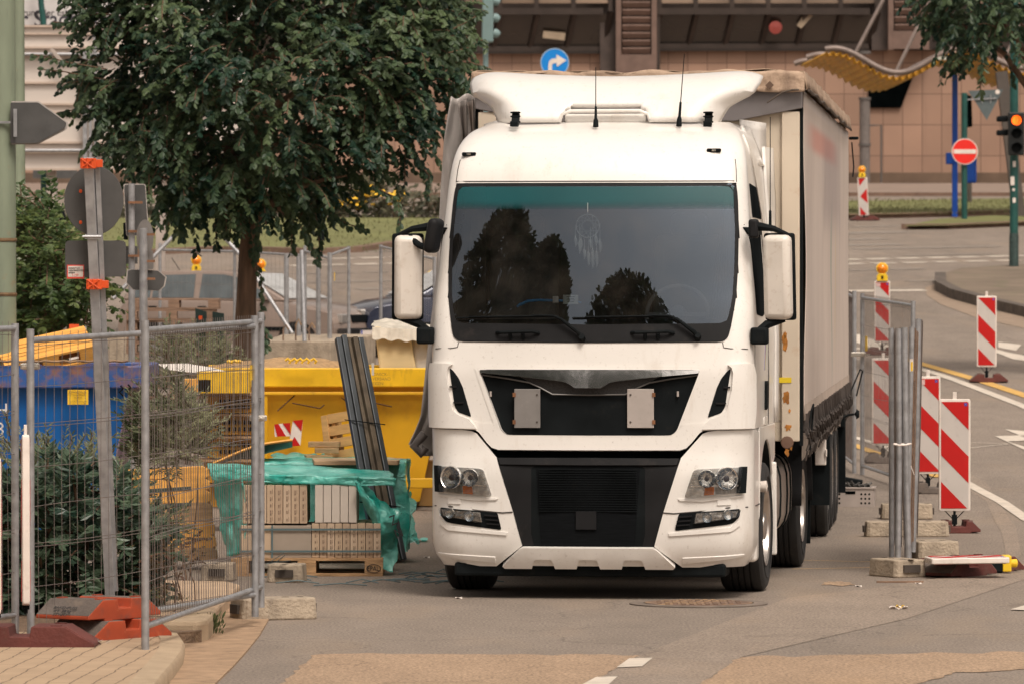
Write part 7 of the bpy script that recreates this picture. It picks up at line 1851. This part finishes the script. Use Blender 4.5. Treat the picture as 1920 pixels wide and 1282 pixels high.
# ------------------------------------------------------------------ cars
def car(loc, rz, label, paint):
    t = thing('parked_car', loc, label, 'car', rz=rz)
    ol = [(-2.0, .32), (-2.04, .52), (-2.0, .80), (-1.93, .96), (-1.80, .99), (.95, .95), (1.45, .88), (1.88, .76), (1.97, .68), (2.02, .50), (2.0, .30), (1.62, .20)]
    def arch(c): return [(c + .36 * math.cos(a), .26 + .36 * math.sin(a)) for a in [math.pi * i / 10 for i in range(11)]]
    low = ol + arch(1.25) + arch(-1.25) + [(-1.7, .22)]
    m = MB(); ys = [-.84, -.82, -.6, 0, .6, .82, .84]
    k = len(low); V = []
    for y in ys:
        e = abs(y); sh = 0 if e < .7 else (.03 if e < .83 else .07)
        for x, z in low:
            fx = x * (1 - (.055 if e > .75 else .015 if e > .5 else 0) * (abs(x) > 1.6)); V.append((fx, y, z - (sh if z > .85 else 0)))
    F = [tuple(range(k))] + [tuple((len(ys) - 1) * k + i for i in range(k))] + [(j * k + i, j * k + (i + 1) % k, (j + 1) * k + (i + 1) % k, (j + 1) * k + i) for j in range(len(ys) - 1) for i in range(k)]
    m.add(V, F); body = m.build('body', paint, t, smooth=40, bevel=.02)
    gh = [(-1.90, .95), (-1.62, 1.36), (-1.30, 1.41), (-.2, 1.42), (.22, 1.37), (1.08, .93)]
    W = lambda z: .80 - .17 * (z - .93) / .49
    m = MB(); k = len(gh); V = [(x, -W(z), z) for x, z in gh] + [(x, W(z), z) for x, z in gh]
    m.add(V, [tuple(range(k)), tuple(range(k, 2 * k))] + [(i, (i + 1) % k, k + (i + 1) % k, k + i) for i in range(k)]); m.build('cabin', paint, t, smooth=30, bevel=.03)
    CG = M('car_glass', (.07, .085, .09), .08, var=.3, spec=1.0, coat=.6)
    for sg in (-1, 1):
        for q in ([(-1.55, 1.30), (-1.38, 1.34), (-1.38, .99), (-1.72, .99)], [(-1.34, 1.34), (-.62, 1.36), (-.60, .99), (-1.34, .99)], [(-.50, 1.36), (-.12, 1.355), (.22, 1.29), (.80, .98), (-.50, .98)]):
            m = MB(); m.prism(q, lambda a, b, t_: Vector((a, sg * (W(b) + .005 + t_), b)), 0, .006); m.build('side_window', CG, t)
        m = MB(); m.box((.72, sg * .90, 1.0), (.14, .16, .11)); m.build('wing_mirror', paint, t, bevel=.03)
        m = MB(); m.box((-.1, sg * .842, .50), (3.2, .02, .06)); m.build('rub_strip', BLACK, t)
        for x in (-.42, -1.3): m = MB(); m.box((x + .0, sg * .845, .84), (.14, .03, .025)); m.build('door_handle', BLACK, t)
        for x in (1.25, -1.25):
            m = MB(); m.lathe([(.16, .06), (.30, .085), (.305, -.08), (.16, -.06)], 24, 'Y', (x, sg * .76, .305)); w_ = m.build('wheel', RUBBER, t, smooth=40)
            m = MB(); m.lathe([(0, .09 * sg), (.15, .08 * sg), (.17, .07 * sg)], 20, 'Y', (x, sg * .76, .305)); m.build('wheel_cover', GALV, w_)
        m = MB(); m.box((1.93, sg * .56, .66), (.10, .32, .15)); m.build('headlight', M('car_lamp', (.5, .47, .44), .15, .6, var=.2), t, bevel=.02)
    m = MB(); m.add([(.26, -.60, 1.355), (.26, .60, 1.355), (1.02, .73, .965), (1.02, -.73, .965)], [(0, 1, 2, 3)]); o = m.build('windscreen', M('bright_windscreen', (.55, .55, .54), .12, .35, var=.15), t, solid=.012); o.location = (.012, 0, .012)
    m = MB(); m.box((1.975, 0, .66), (.06, .72, .12)); m.build('grille', BLACK, t, bevel=.01)
    m = MB(); m.box((2.0, 0, .40), (.14, 1.60, .22)); bu = m.build('bumper', GREYBLK, t, bevel=.03); m = MB(); m.box((2.085, 0, .42), (.01, .52, .11)); o = m.build('number_plate', WHITEPL, bu); m = MB(); m.box((2.092, -.235, .42), (.004, .045, .108)); m.build('blue_band', M('plate_blue', (.01, .05, .4), .5), o)
    m = MB(); m.tube([(-1.35, .2, 1.42), (-1.5, .2, 1.62)], .006, 5); m.build('aerial', BLACK, t)
    return t
CHAMP = M('champagne_car_paint', (.27, .205, .17), .35, .15, var=.04, coat=.6)
NAVY = M('dark_blue_car_paint', (.015, .022, .05), .25, .3, var=.1, coat=.8)
car(fz(468, 92.3) + Vector((0, 0, -.05)), R(-24), 'champagne hatchback parked behind the tree trunk and the far mesh fence', CHAMP)
car(fz(868, 93), R(200), 'dark blue car half hidden behind the left mirror of the lorry', NAVY)
# warning boards with lamps in the middle distance, left
bake(fz(368, 107), R(5), 'warning board whose yellow lamp shows above the roof of the parked car', lamp=True, h=.62, z0=.08)
bake(fz(489, 107), R(-5), 'warning board whose lamp shows among the hanging leaves right of the tree trunk', lamp=True, h=.55, z0=.08)
bake(fz(809, 100), R(0), 'warning board with lamp just behind the left mirror of the lorry', lamp=True, h=.60, z0=.15)
# striped sign hidden in the tree leaves
t = thing('warning_triangle', fz(606, 140), 'white and red triangular sign glimpsed through the tree leaves', 'road sign'); r0 = Vector(t.location)
m = MB(); m.prism([(588, 305), (614, 307), (604, 332)], lambda a, b, q: at(a, b, 140) - r0 + Vector((0, q, 0)), 0, .03); m.build('sign_rim', REDSIGN, t)
m = MB(); m.prism([(592, 308), (611, 309), (603, 326)], lambda a, b, q: at(a, b, 139.97) - r0 + Vector((0, q, 0)), 0, .02); m.build('sign_face', WHITEPL, t)
m = MB(); m.tube([(0, .1, 0), (0, .1, at(0, 325, 140).z - r0.z)], .05, 8); m.build('post', GALV, t)
t = thing('verge_post', fz(602, 133), 'stubby teal post standing on the grass verge left of the lorry', 'post'); m = MB(); m.tube([(0, 0, 0), (0, 0, .35)], .09, 10); m.build('socket', BLACK, t); m = MB(); m.tube([(0, 0, .35), (0, 0, 1.5)], .075, 10); m.build('post', GREENPOLE, t)
# ------------------------------------------------------------------ signs and signals by the building
t = thing('turn_right_sign', fz(1040, 140), 'round blue sign with a white right turn arrow above the trailer', 'road sign'); r0 = Vector(t.location); c = at(1040, 118, 140) - r0
m = MB(); m.lathe([(0, -.02), (.335, -.02), (.335, .02), (0, .02)], 40, 'Y', c); fc = m.build('sign_face', M('traffic_blue', (.0, .22, .68), .4, var=.05), t)
m = MB(); m.lathe([(.325, -.024), (.345, -.024), (.345, .024), (.325, .024)], 40, 'Y', c); m.build('sign_rim', M('pale_blue_rim', (.35, .5, .68), .5), fc)
ar = [(1028, 139), (1028, 122), (1030, 115), (1035, 111), (1043, 110), (1043, 103), (1062, 114), (1044, 126), (1044, 119), (1038, 119.5), (1035, 122), (1035, 139)]
m = MB(); m.prism(ar, lambda a, b, q: at(a, b, 140) - r0 + Vector((0, -.03 + q, 0)), 0, .006); m.build('arrow', WHITEPL, fc)
m = MB(); m.tube([(0, .06, 0), (0, .06, c.z + .2)], .04, 10); m.build('post', GALV, t)
SIGH = M('grey_green_housing', (.16, .24, .24), .5, var=.1)
t = thing('traffic_light', fz(921, 125), 'pale grey green traffic light facing right, among the leaves above the trailer', 'traffic light'); r0 = Vector(t.location)
m = MB(); m.prism([(905, -30), (925, -30), (925, 80), (903, 80)], lambda a, b, q: at(a, b, 125) - r0 + Vector((0, q, 0)), 0, .25); h_ = m.build('housing', SIGH, t, bevel=.03)
for y in (2, 33, 62): m = MB(); p = at(925, y, 125) - r0; m.tube([p + Vector((0, .12, 0)), p + Vector((.07, .12, -.02)), p + Vector((.13, .12, -.05))], [.10, .10, .06], 12); m.build('visor', SIGH, h_, smooth=50)
m = MB(); m.tube([(-.12, .3, 0), (-.12, .3, at(0, -60, 125).z - r0.z)], .06, 10); m.build('post', SIGH, t)
# right hand traffic light
dT = gd(512)
t = thing('traffic_light', Vector((at(1901, 0, dT).x, dT, gz(dT))), 'green post with a black traffic light showing amber at the right edge', 'traffic light'); r0 = Vector(t.location)
TLX = at(1901, 0, dT)
m = MB(); m.tube([(0, 0, 0), (0, 0, at(0, -80, dT).z - r0.z)], .088, 16); p_ = m.build('post', GREENPOLE, t, smooth=50)
m = MB(); m.tube([(0, 0, 0), (0, 0, .75), (0, 0, .82)], [.098, .098, .09], 16); m.build('base_sleeve', M('worn_post_base', (.03, .055, .05), .6, var=.4, scale=20), t, smooth=40)
for z, w_, h in ((1.5, .06, .1), (1.9, .08, .18), (1.72, .05, .05), (2.25, .06, .12)): m = MB(); m.tube([(.03, -.01, z), (.03, -.01, z + h)], .089, 12); m.X = Matrix(); mm = MB(); mm.box((-.02 + .02 * math.sin(z * 9), -.088, z), (w_, .012, h)); mm.build('torn_sticker', WHITEPL, p_)
m = MB(); m.prism([(1888, 212), (1918, 212), (1918, 292), (1888, 292)], lambda a, b, q: at(a, b, dT) - r0 + Vector((0, -.32 + q, 0)), 0, .16); h_ = m.build('housing', M('signal_black', (.008, .01, .01), .5), t, bevel=.02)
for i, y in enumerate((227, 252, 279)):
    c = at(1903, y, dT) - r0 + Vector((0, -.325, 0))
    m = MB(); m.lathe([(0, -.01), (.075, -.006), (.10, .0), (.10, .02)], 20, 'Y', c)
    m.build('lamp', M('lit_amber', (.9, .2, .02), .4, emit=((1.0, .11, .008), 2.4)) if i == 0 else BLACK, h_, smooth=50)
    m = MB(); m.grid(lambda a, b: c + Vector((.115 * math.cos(math.pi * a), -.16 * b, .115 * math.sin(math.pi * a))), 12, 2); m.build('visor', BLACK, h_, solid=.008)
m = MB(); c = at(1903, 227, dT) - r0 + Vector((0, -.340, 0)); m.prism([(.0, .075), (.02, .075), (.055, 0), (.02, -.075), (0, -.075), (.03, 0)], lambda a, b, q: c + Vector((a + .02, q, b)), -.004, 0); m.bar(c + Vector((-.005, 0, .09)), c + Vector((-.005, 0, -.09)), .010, .004); m.build('arrow_mask', BLACK, h_)
for y in (220, 246, 228):
    if y == 228: continue
    m = MB(); m.prism([(1868, y - 1), (1890, y - 3), (1890, y + 9), (1868, y + 9)], lambda a, b, q: at(a, b, dT) - r0 + Vector((0, -.1 + q, 0)), 0, .18); m.build('side_visor', BLACK, h_, bevel=.03)
# no entry sign on its green post with give way sign seen from behind
t = thing('no_entry_sign', G(1808, 411, .1), 'round red no entry sign on a green post with a grey triangle behind it', 'road sign'); r0 = Vector(t.location); dN = r0.y
m = MB(); m.tube([(0, 0, 0), (0, 0, at(0, 175, dN).z - r0.z)], .075, 14); m.build('post', GREENPOLE, t, smooth=50)
c = at(1808, 285, dN) - r0 + Vector((0, -.12, 0)); rS = 24.5 * dN / FPX
m = MB(); m.lathe([(0, -.012), (rS, -.012), (rS, .012), (0, .012)], 44, 'Y', c); fc = m.build('sign_rim', WHITEPL, t)
m = MB(); m.lathe([(0, -.018), (rS * .93, -.018), (rS * .93, 0)], 44, 'Y', c); m.build('red_face', M('bright_red_sheet', (.80, .02, .012), .4, var=.05), fc)
m = MB(); m.box(c + Vector((0, -.021, 0)), (rS * 1.72, .006, rS * .32)); m.build('white_bar', WHITEPL, fc)
m = MB(); m.prism([(1815, 171), (1881, 168), (1850, 226)], lambda a, b, q: at(a, b, dN) - r0 + Vector((0, q, 0)), .02, .04); tb = m.build('triangle_sign', M('teal_grey_back', (.10, .125, .13), .5, .2), t)
m = MB(); m.bar(at(1803, 188, dN) - r0, at(1868, 185, dN) - r0, .045, .03)
for x in (1841, 1857): m.bar(at(x, 178, dN) - r0, at(x, 194, dN) - r0, .02, .02)
m.build('sign_rail', GALV, tb); m = MB(); m.lathe([(0, -.0), (.06, -.002)], 12, 'Y', at(1870, 173, dN) - r0 + Vector((0, .015, 0))); m.build('sticker', WHITEPL, tb)
m = MB(); m.prism([(1809, 178), (1822, 180), (1824, 238), (1811, 240)], lambda a, b, q: at(a, b, dN) - r0 + Vector((0, q, 0)), .12, .3); m.build('signal_box', DARK, t, bevel=.02)
t = thing('stub_post', grow(1818, 158), 'thin dark post just right of the no entry sign post', 'post'); m = MB(); m.tube([(0, 0, 0), (0, 0, 1.2)], .06, 8); m.build('post', M('dark_post', (.08, .065, .055)), t)
# ------------------------------------------------------------------ warning boards on the right
def bk_at(px, py_base, label, dist=None, **kw):
    p = G(px, py_base) if dist is None else grow(px, dist)
    return p, label, kw
b1 = G(1790, 998); bake(b1, R(2), 'nearest standing warning board on the right, with its blue mark and full base', h=1.03, w_=.29, z0=.20)
plate('rubber_weight', b1 + Vector((.02, -.02, 0)), R(4), 'foot plate under the nearest standing warning board', size=(.40, .30, .11))
b2 = grow(1740, 60.5); bake(b2, R(2), 'warning board with a pink sticker just left of the nearest standing one', h=1.02, w_=.26, z0=.20, sticker=True)
plate('rubber_weight', b2 + Vector((.05, 0, 0)), R(2), 'foot plate under the warning board with the pink sticker', size=(.50, .36, .11), side=GREYBASE)
b3 = grow(1656, 66.5); bake(b3, R(2), 'warning board seen through the mesh fence right of the trailer', h=1.0, w_=.26, z0=.20)
plate('rubber_weight', b3 + Vector((0, 0, 0)), R(2), 'foot plate under the warning board behind the mesh fence', size=(.42, .36, .11), side=GREYBASE)
b4 = grow(1654, 93); bake(b4, R(0), 'warning board topped by an amber lamp, behind the bundle of fence posts', h=.98, w_=.25, z0=.20, lamp=True, tab=False, sticker=True)
plate('rubber_weight', b4, R(0), 'foot plate under the warning board with the amber lamp', size=(.62, .4, .12))
b5 = G(1850, 716); bake(b5, R(0), 'warning board standing alone on the yellow line at the right', h=1.02, w_=.285, z0=.22)
plate('rubber_weight', b5 + Vector((.03, 0, 0)), R(-3), 'foot plate under the warning board standing alone at the right', size=(.55, .40, .12))
b6 = G(1620, 414); bake(b6, R(0), 'far warning board with arrow pattern and amber lamp by the brown building', h=.98, w_=.25, z0=.12, lamp=True, tab=False, arrow=True, tilt=R(-2.5))
plate('rubber_weight', b6 + Vector((.02, 0, 0)), R(0), 'foot plate under the far warning board by the building', size=(.75, .45, .12))
# ------------------------------------------------------------------ mesh fence right of the trailer
fence(grow(1602, 64.3), grow(1560, 68), 'mesh fence panel running behind the trailer end', group='mesh fence panels on the right', mesh_h=1.85, zb=.1, h=2.02)
fence(grow(1617, 64.0), grow(1712, 60.6), 'mesh fence panel with a yellow tag right of the trailer', group='mesh fence panels on the right', mesh_h=1.85, zb=.1, h=2.0, nv=64, tags=[(.35, 1.45, .14, .16, SIGNY)])
t = thing('fence_clamp', at(1609, 664, 64), 'shiny clamp joining the two fence posts right of the trailer', 'clamp', group='fence clamps'); m = MB(); m.box((0, -.05, 0), (.16, .04, .05)); m.build('clamp', MATS['bright_zinc'], t, bevel=.006); m = MB(); m.bar((.02, -.06, 0), (.12, -.10, 0), .02); m.build('bolt', MATS['bright_zinc'], t)
# folded bundle of panels seen end on
c0 = G(1690, 1048, .12)
bd_ = c0.y
labs = ['leftmost', 'second', 'third', 'fourth', 'rightmost']
for i, (xb, xt, yt, dd, r_) in enumerate(((1672, 1671, 615, .15, .021), (1684, 1685, 616, -.1, .025), (1704, 1696, 614, -.1, .025), (1701, 1710, 612, .5, .022), (1712, 1722, 598, 1.2, .0245))):
    p = Vector((at(xb, 0, bd_ + dd).x, bd_ + dd, .12)); top_ = at(xt, yt, bd_ + dd) - p
    f = thing('folded_fence', p, labs[i] + (' panel' if i in (0, 4) else ' panel from the left') + ' of the upright bundle of folded mesh fences, seen end on', 'fence panel', group='folded fence panels')
    m = MB(); m.tube([(0, 0, 0), top_ * .5 + Vector((.008 * math.sin(i * 2), 0, 0)), top_], r_, 10); m.build('post', GALV, f, smooth=50)
    m = MB(); sx = (.035, .02, -.03, .055, .03)[i]
    dpt = 3.2
    for k in range(34):
        y = .05 + dpt * k / 34; x = sx * .6 + .02 * math.sin(k * 1.3 + i) + y * .067
        m.tube([(x, y, .1), (x + top_.x * .5 + .006 * math.sin(k), y, 1.0), (x + top_.x, y, top_.z - .02 - .03 * random.random())], .003, 4, cap=False)
    for z in (.12, .45, .8, 1.1, 1.4, 1.7, top_.z - .1): m.tube([(sx * .6 + top_.x * z / 2, 0, z), (sx * .6 + top_.x * z / 2 + dpt * .067, dpt, z)], .004, 4)
    m.build('wire_mesh', WIRE if i != 3 else OLDWOOD, f)
    m = MB(); m.tube([(top_.x, 0, top_.z - .05) , (top_.x + dpt * .067, dpt, top_.z - .05)], .019, 8); m.build('top_rail', GALV, f)
t = thing('white_cable_tie', at(1690, 832, bd_ - .15), 'white tape tied round the bundle of folded fences', 'tape'); m = MB(); m.tube([(-.06, -.02, .0), (-.02, -.03, -.008), (.03, -.03, -.006), (.075, -.02, .004), (.07, .03, 0), (-.05, .04, 0), (-.06, -.02, 0)], .008, 6); m.build('tape', WHITEPL, t); m = MB(); m.bar((.075, -.03, -.17), (.10, -.03, -.24), .02, .005); m.build('tape_end', WHITEPL, t)
t = thing('yellow_tag', at(1709, 684, bd_ + .3), 'small yellow and white tag on the bundle of folded fences', 'tag'); m = MB(); m.box((0, 0, 0), (.028, .008, .10)); m.build('plate', WHITEPL, t); m = MB(); m.box((.003, -.006, -.01), (.016, .004, .07)); m.build('print', SIGNY, t)
foot('ballast_block', G(1683, 1080), R(118), 'front concrete foot carrying the two thick posts of the fence bundle', size=(.42, .30, .14))
foot('ballast_block', G(1748, 1046), R(12), 'concrete foot behind the flat warning board, with rounded hollow top', size=(.36, .45, .15))
foot('ballast_block', G(1700, 1005), R(2), 'widest concrete foot crossing behind the fence bundle', size=(.76, .26, .14))
foot('ballast_block', G(1700, 972), R(0), 'rearmost concrete foot behind the fence bundle', size=(.50, .26, .15))
# fallen warning board on foot plates
plate('rubber_weight', G(1785, 1080) + Vector((0, .12, 0)), R(50), 'grey topped plate with red end under the fallen warning board', size=(.62, .46, .13))
plate('rubber_weight', G(1840, 1074) + Vector((.02, .3, 0)), R(40), 'dark red plate beside the black and yellow lamp under the fallen board', size=(.55, .45, .12), top=REDBASE)
f_ = bake(at(1735, 1053, bd_ - .6) + Vector((.02, 0, .02)), 0, 'fallen white warning board lying on the foot plates at the right', h=.62, w_=.34, z0=.0, tab=False, rot=(R(4), R(86), R(4)))
f_.rotation_euler = (R(-89.5), R(0), R(-84)); f_.location = at(1740, 1050, bd_ - .55)
t = thing('fallen_lamp', G(1882, 1076) + Vector((-.05, .15, .07)), 'black and yellow warning lamp lying beside the fallen warning board', 'lamp'); m = MB(); m.box((-.06, 0, .0), (.22, .16, .12)); m.build('battery_box', BLACK, t, bevel=.01); m = MB(); m.box((.085, 0, .01), (.07, .17, .13)); m.lathe([(.03, .0), (.035, .06), (0, .07)], 12, 'X', (.11, 0, .01)); m.build('lamp_housing', LAMPY, t, bevel=.01)
t = thing('wood_strip', G(1700, 1092), 'thin brown wooden strip on the asphalt before the front concrete foot', 'wood'); m = MB(); m.box((-.05, 0, .008), (.36, .05, .012)); m.build('strip', OLDWOOD, t)
t = thing('litter', G(1685, 1142), 'yellow and white crumpled wrapper on the asphalt at the right', 'litter'); m = MB(); m.grid(lambda a, b: Vector(((a - .5) * .13, (b - .5) * .07, .015 + .012 * math.sin(a * 9) * math.cos(b * 7))), 8, 5); m.build('wrapper', WHITEPL, t, solid=.003); m = MB(); m.grid(lambda a, b: Vector(((a - .3) * .06, (b - .5) * .07, .022 + .012 * math.sin(a * 9))), 5, 4); m.build('print', SIGNY, t, solid=.002)
t = thing('litter', G(182, 1212, .09), 'crumpled silver foil beside the dark red plate at the left', 'litter'); m = MB()
for i in range(14): p = Vector((random.gauss(0, .035), random.gauss(0, .03), .02 + abs(random.gauss(0, .012)))); m.add([p + rdir(random) * .022 for _ in range(3)], [(0, 1, 2)])
m.build('foil', CHROME, t, solid=.001)
for x, y, lb in ((1722, 1093, 'small white paper scrap just before the fallen warning board'), (1610, 1098, 'small white scrap on the asphalt left of the front concrete foot'), (800, 1044, 'small white scrap beside the teal film'), (860, 1120, 'white fleck on the asphalt before the left front tyre')):
    t = thing('paper_scrap', G(x, y, .006), lb, 'litter'); m = MB(); m.grid(lambda a, b: Vector(((a - .5) * .05, (b - .5) * .06, .006 * math.sin(a * 5 + b * 3))), 3, 3); m.build('paper', WHITEPL, t, solid=.002)
# grey plastic crate
c0 = G(1598, 950); t = thing('plastic_crate', c0 + Vector((0, .17, 0)), 'grey plastic crate full of dark fittings beside the trailer wheels', 'crate', rz=R(-6)); W_, D_, H_ = .46, .34, .19
CRG = M('grey_crate_plastic', (.34, .29, .26), .6, var=.15)
m = MB()
for sx in (-1, 1): m.box((sx * W_ / 2, 0, H_ / 2), (.015, D_, H_))
for sy in (-1, 1): m.box((0, sy * D_ / 2, H_ / 2), (W_, .015, H_))
m.box((0, 0, .01), (W_, D_, .015)); m.build('shell', CRG, t)
m = MB(); m.box((0, -D_ / 2, H_), (W_ + .03, .035, .02)); m.box((0, D_ / 2, H_), (W_ + .03, .035, .02)); m.box((-W_ / 2, 0, H_), (.035, D_, .02)); m.box((W_ / 2, 0, H_), (.035, D_, .02)); m.build('rim', CRG, t, bevel=.004)
m = MB()
for x in (-.19, -.15, -.11, .11, .15, .19):
    for z in (.04, .085, .13): m.lathe([(0, 0), (.011, 0)], 10, 'Y', (x, -D_ / 2 - .009, z))
m.box((0, -D_ / 2 - .009, .145), (.10, .002, .03)); m.build('hole', DARK, t)
m = MB()
for i in range(26): p = Vector((random.uniform(-.2, .2), random.uniform(-.14, .14), .18 + random.uniform(0, .05))); q = rdir(random) * .06; q.z *= .3; m.tube([p - q, p, p + q + Vector((0, 0, .015))], .012, 6)
m.build('fittings', M('dark_fittings', (.05, .045, .04), .5, .4, var=.6, scale=30), t)
m = MB(); m.box((-.02, .08, .255), (.26, .16, .06), Matrix.Rotation(R(10), 3, 'Y')); m.build('black_part', BLACK, t, bevel=.01)
# ------------------------------------------------------------------ street trees behind the camera, mirrored in the windscreen
def bigtree(loc, H, rad, seed, label, cone=False):
    t = thing('tall_tree', loc, label, 'tree', group='trees mirrored in the windscreen'); rn = random.Random(seed); r0 = Vector(loc)
    m = MB(); m.tube([(0, 0, 0), (.1, 0, H * .3), (0, 0, H * .6), (0, 0, H * .97)], [.35, .28, .18, .04], 12); m.build('trunk', BARK, t, smooth=60)
    it = []
    for i in range(12000 if H > 15 else 4000):
        h = rn.random() ** .75; z = H * (.22 + .78 * h); q = (1 - h) ** .62 if cone else math.sqrt(max(0, 1 - (2 * h - 1) ** 2)) ** .8
        q *= 1 + .35 * noise.noise(Vector((h * 9, seed, 0))); a = rn.uniform(0, 6.283); k = rn.random() ** .4
        q *= 1 + .3 * noise.noise(Vector((math.cos(a) * 2, math.sin(a) * 2, h * 8 + seed)))
        p = Vector((rad * q * k * math.cos(a), rad * q * k * math.sin(a), z)); d = (Vector((math.cos(a), math.sin(a), -.3)) + rdir(rn) * .8).normalized()
        it.append((p, d, d.cross(rdir(rn)).normalized(), rn.uniform(.45, .85) * (1 if H > 15 else .7), rn.random()))
    leaves('crown', it, LEAF_TREE, t, .6)

bigtree((-25, 4, 0), 32.5, 6.5, 3, 'tallest dark tree of the row seen mirrored in the left half of the windscreen')
bigtree((-17, 2, 0), 28.5, 4.5, 5, 'second dark tree mirrored beside the tallest one in the windscreen')
bigtree((-5.0, -6, 0), 27.5, 7.5, 6, 'lower spreading tree mirrored right of the middle of the windscreen')
